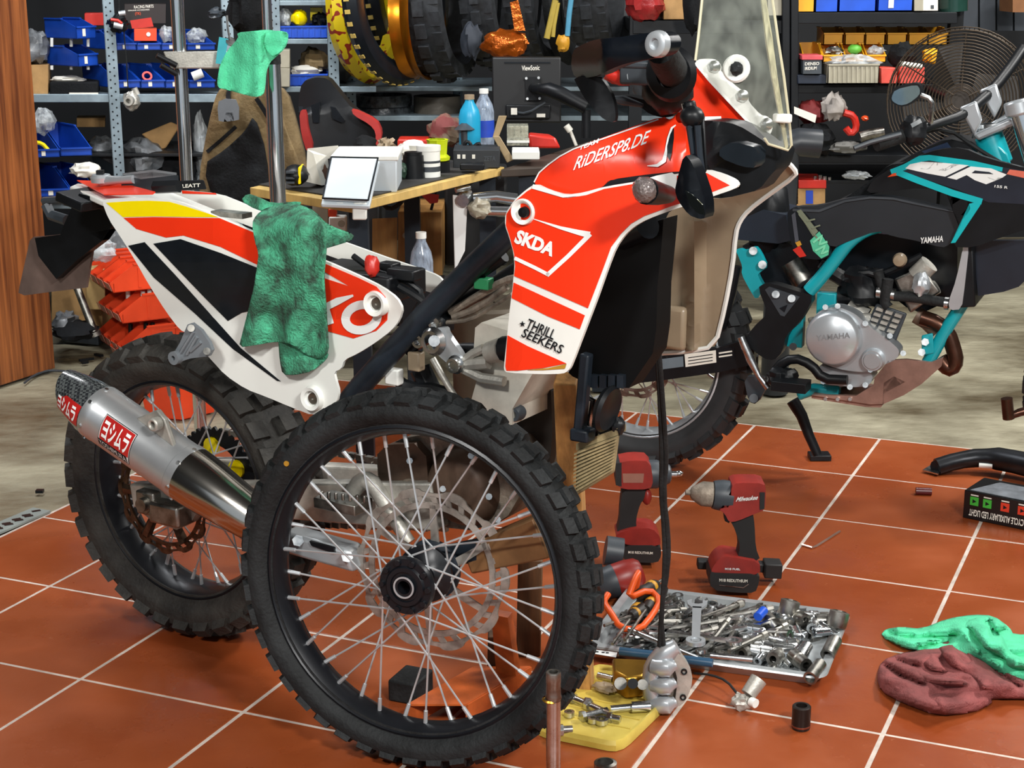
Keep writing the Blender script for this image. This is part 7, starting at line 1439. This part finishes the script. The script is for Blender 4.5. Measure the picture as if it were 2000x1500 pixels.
bit = obj('driver_bar', MB().cyl((-.06, 0, 0), (.05, 0, 0), .005, n=8).cyl((.045, 0, 0), (.06, 0, 0), .008, n=8).box((-.06, 0, 0), (.01, .008, .008)), STD, None, False, 35); tag(bit, 'slim steel extension bar in the heap on the steel tray', 'extension bar', 'extension bars in the tray')
used = set()
def put(o, loc, rot):
    if o.name not in used:
        used.add(o.name); o.location = loc; o.rotation_euler = rot; return o
    c = o.copy(); COL.objects.link(c); c.location = loc; c.rotation_euler = rot; return c
R2 = random.Random(11); base_ang = math.atan2(ex.y, ex.x)
def trp(u, v, z): return c3+ex*(TW*u)+ey*(TD*v)+UZ*z
for k in range(95):
    u = .10+.56*R2.random(); v = .20+.58*R2.random(); z = .010+.026*R2.random()*(1-abs(u-.5))
    put(protos[k % 3], trp(u, v, z), (R2.uniform(-.14, .14), R2.uniform(-.14, .14), base_ang+R2.gauss(1.15, .35)+(math.pi if R2.random() < .5 else 0)))
for k in range(75):
    u = .64+.27*R2.random(); v = .13+.72*R2.random(); z = .014+.02*R2.random()
    put(sk_[R2.randrange(4)], trp(u, v, z), (math.pi/2+R2.uniform(-.3, .3), 0, R2.uniform(0, 6.28)))
for k in range(26):
    u = .2+.58*R2.random(); v = .18+.62*R2.random()
    put(bit, trp(u, v, .024+.022*R2.random()), (R2.uniform(-.2, .2), R2.uniform(-.15, .15), base_ang+R2.gauss(1.0, .5)))
def tplace(name, label, cat, mb, m, px, py, z, rz, tilt=0.):
    o = obj(name, mb, m, None, False, 35); o.location = G(px, py, z); o.rotation_euler = (0, tilt, rz); return tag(o, label, cat)
a_, b_ = G(1362, 1180, .065), G(1359, 1258, .055)
tplace('combination_spanner', 'largest combination spanner, standing out on top of the heap in the tray', 'spanner', spanner_mesh((a_-b_).length+.01, .019), ALS, 1360, 1220, .060, math.atan2((b_-a_).y, (b_-a_).x))
a_, b_ = G(1285, 1233, .055), G(1438, 1256, .055)
tplace('combination_spanner', 'long combination spanner lying crossways below the largest one in the tray', 'spanner', spanner_mesh((b_-a_).length, .016), STL, 1362, 1245, .049, math.atan2((b_-a_).y, (b_-a_).x))
def stick(name, label, cat, pts, r, m, z=.05, n=10): return T(name, label, cat, MB().tube([G(x, y, z) for x, y in pts], r, n), m)
for (pa, pb, lab) in (((1388, 1280), (1470, 1288), 'flat steel bar spanner lying along the front edge of the tray'), ((1225, 1228), (1372, 1290), 'long slim chrome bar lying diagonally at the front of the tray')): stick('steel_bar', lab, 'bar', [pa, pb], .006, STL, .045)
stick('blue_pen_tool', 'dark blue handled tool lying at the front left of the tray', 'tool', [(1210, 1272), (1285, 1280)], .009, mat('steel_blue_handle', '#254a66', .4), .045)
stick('blue_pen_tool', 'dark blue handled file lying at the front edge under the brake caliper', 'tool', [(1335, 1288), (1392, 1295)], .009, MATS['steel_blue_handle'], .045)
o = T('label_strip', 'white plastic strip with small marks at the front left corner of the tray', 'strip', MB().hexa([G(1156, 1268, .03), G(1206, 1274, .03), G(1203, 1284, .03), G(1156, 1276, .03)], [G(1156, 1268, .035), G(1206, 1274, .035), G(1203, 1284, .035), G(1156, 1276, .035)]), WHD)
for x in (1166, 1178, 1186): obj('strip_mark', MB().box(G(x, 1273+(x-1166)*.1, .0355), (.006, .004, .001)), BLK, o, True, 0)
def driver(label, tip, mid, end, z, hm=HND):
    A_, B_, C_ = G(*tip, z), G(*mid, z), G(*end, z); D_ = thing('screwdriver', label, 'screwdriver', (A_+B_)/2)
    obj('blade', MB().cyl(A_, B_, .0035, n=8), STD, D_); obj('handle', MB().lathe([(.001, 0), (.009, 0), (.014, .012), (.013, (C_-B_).length*.5), (.016, (C_-B_).length*.8), (.012, (C_-B_).length), (.001, (C_-B_).length)], B_, C_-B_, 10), hm, D_)
    obj('handle_band', MB().lathe([(.0135, (C_-B_).length*.2), (.015, (C_-B_).length*.24), (.0145, (C_-B_).length*.34), (.013, (C_-B_).length*.36)], B_, C_-B_, 12), HNY, D_)
driver('black and yellow screwdriver pointing up at the hanging hoses', (1196, 1258), (1235, 1203), (1268, 1160), .05)
driver('black and yellow screwdriver lying lowest at the left of the tray', (1180, 1222), (1232, 1203), (1262, 1188), .055)
driver('black and yellow screwdriver beside the orange loop', (1220, 1250), (1262, 1190), (1295, 1150), .06)
driver('black handled nut driver with grey end by the red cordless tool', (1300, 1128), (1282, 1140), (1248, 1162), .075)
T('orange_loop', 'orange flexible cable loop lying across the left of the tray', 'cable', MB().tube([G(*p) for p in ((1188, 1160, .10), (1178, 1175, .09), (1192, 1195, .07), (1212, 1228, .045), (1250, 1230, .045), (1275, 1200, .06), (1290, 1172, .07), (1268, 1150, .085), (1225, 1170, .085), (1240, 1130, .12), (1248, 1115, .13), (1240, 1160, .07))], .007, 10, 1), ORC)
for (px, py, z, label) in ((1537, 1190, .05, 'large grey impact socket standing up at the back edge of the tray'), (1633, 1212, .045, 'large steel socket leaning at the right corner of the tray')):
    a_ = G(px-14, py+32, .02); b_ = G(px, py, z)+UZ*.0
    o = T('impact_socket', label, 'socket', MB().lathe([(.012, -.03), (.012, 0), (.020, .006), (.021, .012), (.021, .038), (.014, .04), (.012, .02), (.001, .02)], b_-UZ*.02, V((.25, .25, 1)), 22), STD)
o = T('deep_socket', 'deep steel socket lying open-end forward near the right corner of the tray', 'socket', MB().lathe([(.010, 0), (.015, 0), (.015, .05), (.008, .055), (.008, .01)], G(1616, 1280, .03), V((.4, .75, .25)), 20, True), STD)
o = T('deep_socket', 'deep steel socket lying at the front right corner of the tray', 'socket', MB().lathe([(.010, 0), (.014, 0), (.013, .06), (.008, .06)], G(1582, 1325, .026), V((.45, .8, .1)), 20, True), STD)
T('blue_socket', 'small blue ringed socket in the heap near the back of the tray', 'socket', MB().cyl(G(1480, 1205, .05), G(1492, 1192, .055), .010, n=14), BLB2)
# ================================================================ yellow lid with parts
ya, yb_, yc, yd = G(1160, 1309), G(1342, 1345), G(1212, 1473), G(1040, 1437)
YLD = thing('yellow_lid', 'worn yellow plastic lid holding loose parts lying beside the front wheel', 'tray', (ya+yc)/2)
YLM = mat('worn_yellow_plastic', '#d3bd5a', .45, vs=7, c2='#b3983a', thr=(.3, .6), var=.2)
cy_ = (ya+yb_+yc+yd)/4
def rquad(s_, z, r=.14):
    P = []; Q = [ya, yb_, yc, yd]
    for i in range(4):
        a, b, c = Q[i-1], Q[i], Q[(i+1) % 4]
        for t in (0, .33, .67, 1): P.append(cy_+((b+(a-b)*r*(1-t)**2+(c-b)*r*t**2)-cy_)*s_+UZ*z)
    return P
L_r = [rquad(.86, .013), rquad(.90, .013), rquad(.93, .020), rquad(.97, .020), rquad(1.0, .012), rquad(1.0, .001), rquad(.9, .001)]; n = 16
vs = [p for r in L_r for p in r]; fs = [tuple(range(n)), tuple(reversed(range(6*n, 7*n)))]
for i in range(6): fs += [(i*n+k, i*n+(k+1) % n, (i+1)*n+(k+1) % n, (i+1)*n+k) for k in range(n)]
obj('lid_body', MB().add(vs, fs), YLM, YLD, True, 30)
for k in range(5):
    f0 = .16+k*.16; a_ = ya.lerp(yd, f0).lerp(cy_, .16); b_ = yb_.lerp(yc, f0).lerp(cy_, .16); obj('lid_rib', MB().tube([a_+UZ*.0135, b_+UZ*.0135], .0022, 6), YLM, YLD)
LZ = .016
cb2 = G(1232, 1355, LZ)
BR = thing('caliper_half', 'brass coloured caliper half lying on the yellow lid', 'caliper half', cb2)
BRS = mat('brass_anodised', '#a97f2c', .35, .8, var=.2)
obj('caliper_block', MB().prism([G(x, y, LZ) for x, y in ((1195, 1325), (1265, 1328), (1268, 1352), (1255, 1362), (1222, 1366), (1198, 1352))], (0, 0, .045)), BRS, BR, bevel=.006)
obj('bleed_nipple', MB().cyl(G(1236, 1335, LZ+.045), G(1236, 1335, LZ+.072), .010, n=12), BPL, BR); obj('piston_bore', MB().cyl(G(1212, 1335, LZ+.045), G(1212, 1335, LZ+.050), .012, n=16).cyl(G(1255, 1337, LZ+.045), G(1255, 1337, LZ+.05), .010, n=14), STD, BR)
def rod(name, label, cat, p, q, r, m, z=LZ, n=12): return T(name, label, cat, MB().cyl(G(*p, z+r), G(*q, z+r), r, n=n), m)
rod('pin', 'short bright steel pin at the back left of the yellow lid', 'pin', (1168, 1319), (1197, 1326), .007, STL)
o = rod('socket_adapter', 'chrome socket on a short extension lying on the yellow lid', 'socket', (1192, 1385), (1234, 1381), .007, CHR); obj('socket_end', MB().cyl(G(1233, 1381, LZ+.010), G(1269, 1379, LZ+.010), .0105, n=16), CHR, o)
T('wing_nut', 'cream coloured wing clamp beside the brass caliper half', 'clamp', MB().blob(G(1180, 1342, LZ+.01), (.022, .014, .010), 4, .4, R=MX.Rotation(-.4, 3, 'Z')), INN)
for (p, q, lab) in (((1148, 1375), (1152, 1381), 'rounded silver bolt head at the left edge of the yellow lid'), ((1122, 1365), (1155, 1378), 'silver banjo bolt at the left of the yellow lid'), ((1152, 1378), (1190, 1395), 'bent silver linkage lying in the middle of the yellow lid'), ((1142, 1398), (1186, 1388), 'silver bolt lying under the bent linkage on the yellow lid'), ((1100, 1425), (1118, 1424), 'dark grey threaded stud near the left corner of the yellow lid'), ((1195, 1402), (1212, 1405), 'small silver stub beside the two rings on the yellow lid')):
    o = rod('bolt', lab, 'bolt', p, q, .007, STL if 'dark' not in lab else STD); obj('bolt_head', MB().cyl(G(*p, LZ+.007), G(*p, LZ+.007)+(G(*p)-G(*q)).normalized()*.008, .011, n=6), STL, o)
for (x, y, r, lab) in ((1112, 1398, .010, 'small silver nut alone near the left of the yellow lid'), (1175, 1412, .013, 'larger silver ring in front of the linkage on the yellow lid'), (1158, 1410, .010, 'smaller silver ring beside the larger ring on the yellow lid')):
    T('nut', lab, 'nut', MB().lathe([(r*.5, 0), (r, 0), (r, .009), (r*.5, .009)], G(x, y, LZ), (0, 0, 1), 12, True), STL)
# ================================================================ single things on the tiles
FE = Wp(2.45)
tp0 = FE(1081, 1312); EB = thing('extension_bar', 'tall chrome extension bar with socket standing in the near foreground', 'extension bar', V((tp0.x, tp0.y, 0)))
obj('bar_shaft', MB().cyl((tp0.x, tp0.y, 0), (tp0.x, tp0.y, tp0.z-.045), .0118, n=24), STL, EB)
obj('bar_socket', MB().lathe([(.0122, -.05), (.0122, -.048), (.0135, -.045), (.0122, -.04), (.0118, -.02), (.0122, -.019), (.0122, -.002), (.0115, 0), (.0075, 0), (.007, -.03), (.0005, -.03)], (tp0.x, tp0.y, tp0.z), (0, 0, 1), 24), STD, EB)
obj('bar_clip', MB().lathe([(.0122, -.052), (.0142, -.050), (.0122, -.047)], (tp0.x, tp0.y, tp0.z), (.1, 0, 1), 20), BRS, EB)
sp_ = G(1182, 1530); T('impact_socket', 'dark socket rim cut by the bottom edge of the photo', 'socket', MB().lathe([(.012, 0), (.02, 0), (.02, .04), (.014, .042), (.012, .02)], sp_, (0, 0, 1), 20, True), STD)
b_ = G(1564, 1422); o = T('impact_socket', 'black impact socket standing alone on the tiles in front of the tray', 'socket', MB().lathe([(.010, 0), (.0165, 0), (.0175, .004), (.0175, .044), (.0155, .046), (.0105, .046), (.010, .01)], b_, (0, 0, 1), 24, True), mat('phosphate_steel', '#2f2926', .4, .6))
obj('copper_ring', MB().lathe([(.0168, .004), (.0178, .005), (.0178, .008), (.0168, .009)], b_, (0, 0, 1), 24, True), mat('copper_ring', '#8a4a36', .35, .7), o)
s0 = G(1460, 1385); o = T('sensor', 'grey metal sensor with a thin lead lying in front of the tray', 'sensor', MB().cyl(s0+V((.0, 0, .03)), s0+V((.022, .015, .055)), .015, .017, 16).blob(s0+V((-.012, 0, .016)), (.018, .015, .016), 7, .4), ALU)
obj('sensor_lead', MB().tube([G(1356, 1315, .02), G(1390, 1318, .03), G(1420, 1330, .03), G(1440, 1355, .02), s0+V((-.012, 0, .02))], .0025, 6, 1), RUB, o); obj('sensor_face', MB().cyl(s0+V((.004, -.012, .022)), s0+V((.012, -.022, .022)), .009, n=12), WHT, o)
T('hex_key', 'bent steel hex key lying on the tile right of the drill', 'hex key', MB().tube([G(1566, 1066)+UZ*.003, G(1586, 1072)+UZ*.003, G(1594, 1069)+UZ*.003, G(1640, 1040)+UZ*.003], .003, 6), mat('pinkish_steel', '#d8b8a8', .3, .8))
T('red_socket', 'small dark red socket lying on the tile left of the black carton', 'socket', MB().cyl(G(1788, 966)+UZ*.010, G(1819, 967)+UZ*.010, .010, n=16), mat('dark_red_anodised', '#5a1518', .35))
# carton with the lamp print (lying upside down)
k0, k1 = G(1880, 1011), G(2010, 1038); kd = (k1-k0).normalized(); kb = V((-kd.y, kd.x, 0)); kb = kb if kb.y > 0 else -kb
dray = ray(1879, 957); hz = (CP+dray*((k0.y-CP.y)/dray.y)).z
KL = .205; KW = .13
LB = thing('light_carton', 'black carton with green and red icons lying upside down at the right edge', 'carton', k0)
BLC = mat('black_gloss_card', '#121315', .35)
obj('carton_body', MB().hexa([k0, k0+kd*KL, k0+kd*KL+kb*KW, k0+kb*KW], [p+UZ*hz for p in (k0, k0+kd*KL, k0+kd*KL+kb*KW, k0+kb*KW)]), BLC, LB, bevel=.002)
obj('carton_window', MB().hexa([p+UZ*(hz-.002) for p in (k0+kd*.012+kb*.010, k0+kd*(KL-.012)+kb*.010, k0+kd*(KL-.012)+kb*(KW-.02), k0+kd*.05+kb*(KW-.02))], [p+UZ*(hz+.001) for p in (k0+kd*.012+kb*.010, k0+kd*(KL-.012)+kb*.010, k0+kd*(KL-.012)+kb*(KW-.02), k0+kd*.05+kb*(KW-.02))]), mat('silver_card', '#b9c0c9', .3, .2, var=.2, vs=20), LB, True, 0)
fo = -kb*.001
GI = mat('green_icon', '#3fae3a', .5); RI = mat('red_icon', '#cf3a22', .5)
for x, m in ((.028, GI), (.062, GI), (.108, RI), (.152, RI)): 
    obj('carton_icon', MB().hexa([k0+kd*(x-.011)+UZ*hz*.52+fo, k0+kd*(x+.011)+UZ*hz*.52+fo, k0+kd*(x+.011)+UZ*hz*.82+fo, k0+kd*(x-.011)+UZ*hz*.82+fo], [k0+kd*(x-.011)+UZ*hz*.52, k0+kd*(x+.011)+UZ*hz*.52, k0+kd*(x+.011)+UZ*hz*.82, k0+kd*(x-.011)+UZ*hz*.82]), m, LB, True, 0)
    obj('icon_arrow', MB().prism([k0+kd*(x-.004)+UZ*hz*.6+fo*1.5, k0+kd*(x+.006)+UZ*hz*.67+fo*1.5, k0+kd*(x-.004)+UZ*hz*.74+fo*1.5], fo*.5), BLK, LB, True, 0)
    obj('icon_caption', MB().hexa([k0+kd*(x-.010)+UZ*hz*.86+fo, k0+kd*(x+.010)+UZ*hz*.86+fo, k0+kd*(x+.010)+UZ*hz*.9+fo, k0+kd*(x-.010)+UZ*hz*.9+fo], [k0+kd*(x-.010)+UZ*hz*.86, k0+kd*(x+.010)+UZ*hz*.86, k0+kd*(x+.010)+UZ*hz*.9, k0+kd*(x-.010)+UZ*hz*.9]), PAPER, LB, True, 0)
text3d('carton_lettering', 'MOTORCYCLE AUXILIARY LED LIGHT', k0+kd*(KL-.008)+UZ*hz*.38+fo*1.5, -kd*(KL-.024), -UZ*hz*.24, PAPER, LB, .02)
o = T('exhaust_pipe', 'blackened bent exhaust pipe lying behind the black carton', 'pipe', MB().tube([G(1830, 912, .02), G(1868, 900, .035), G(1915, 893, .045), G(1960, 897, .045), G(2040, 915, .045)], [.024, .024, .026, .032, .034], 18, 1), mat('sooty_pipe', '#34363a', .35, .7, var=.3, vs=8))
obj('pipe_mouth', MB().cyl(G(1829.5, 912, .02), G(1828, 912.5, .02), .019, n=18), BLK, o); obj('pipe_flange', MB().prism([G(1802, 920, .006), G(1832, 928, .006), G(1840, 920, .006), G(1822, 908, .006)], (0, 0, .004)), STL, o)
T('white_chalk', 'small white plug lying on the blackened exhaust pipe', 'plug', MB().cyl(G(1912, 909, .03), G(1938, 911, .03), .007, n=10), WHT)
T('brake_lever_end', 'rusty brown pedal end sticking in at the right edge', 'pedal', MB().tube(Wp(3.8).pts([(1968, 800), (1975, 812), (1990, 806), (2010, 800)], 0), .010, 10).cyl(Wp(3.8)(1966, 778), Wp(3.8)(1970, 818), .014, n=12), PIPE)
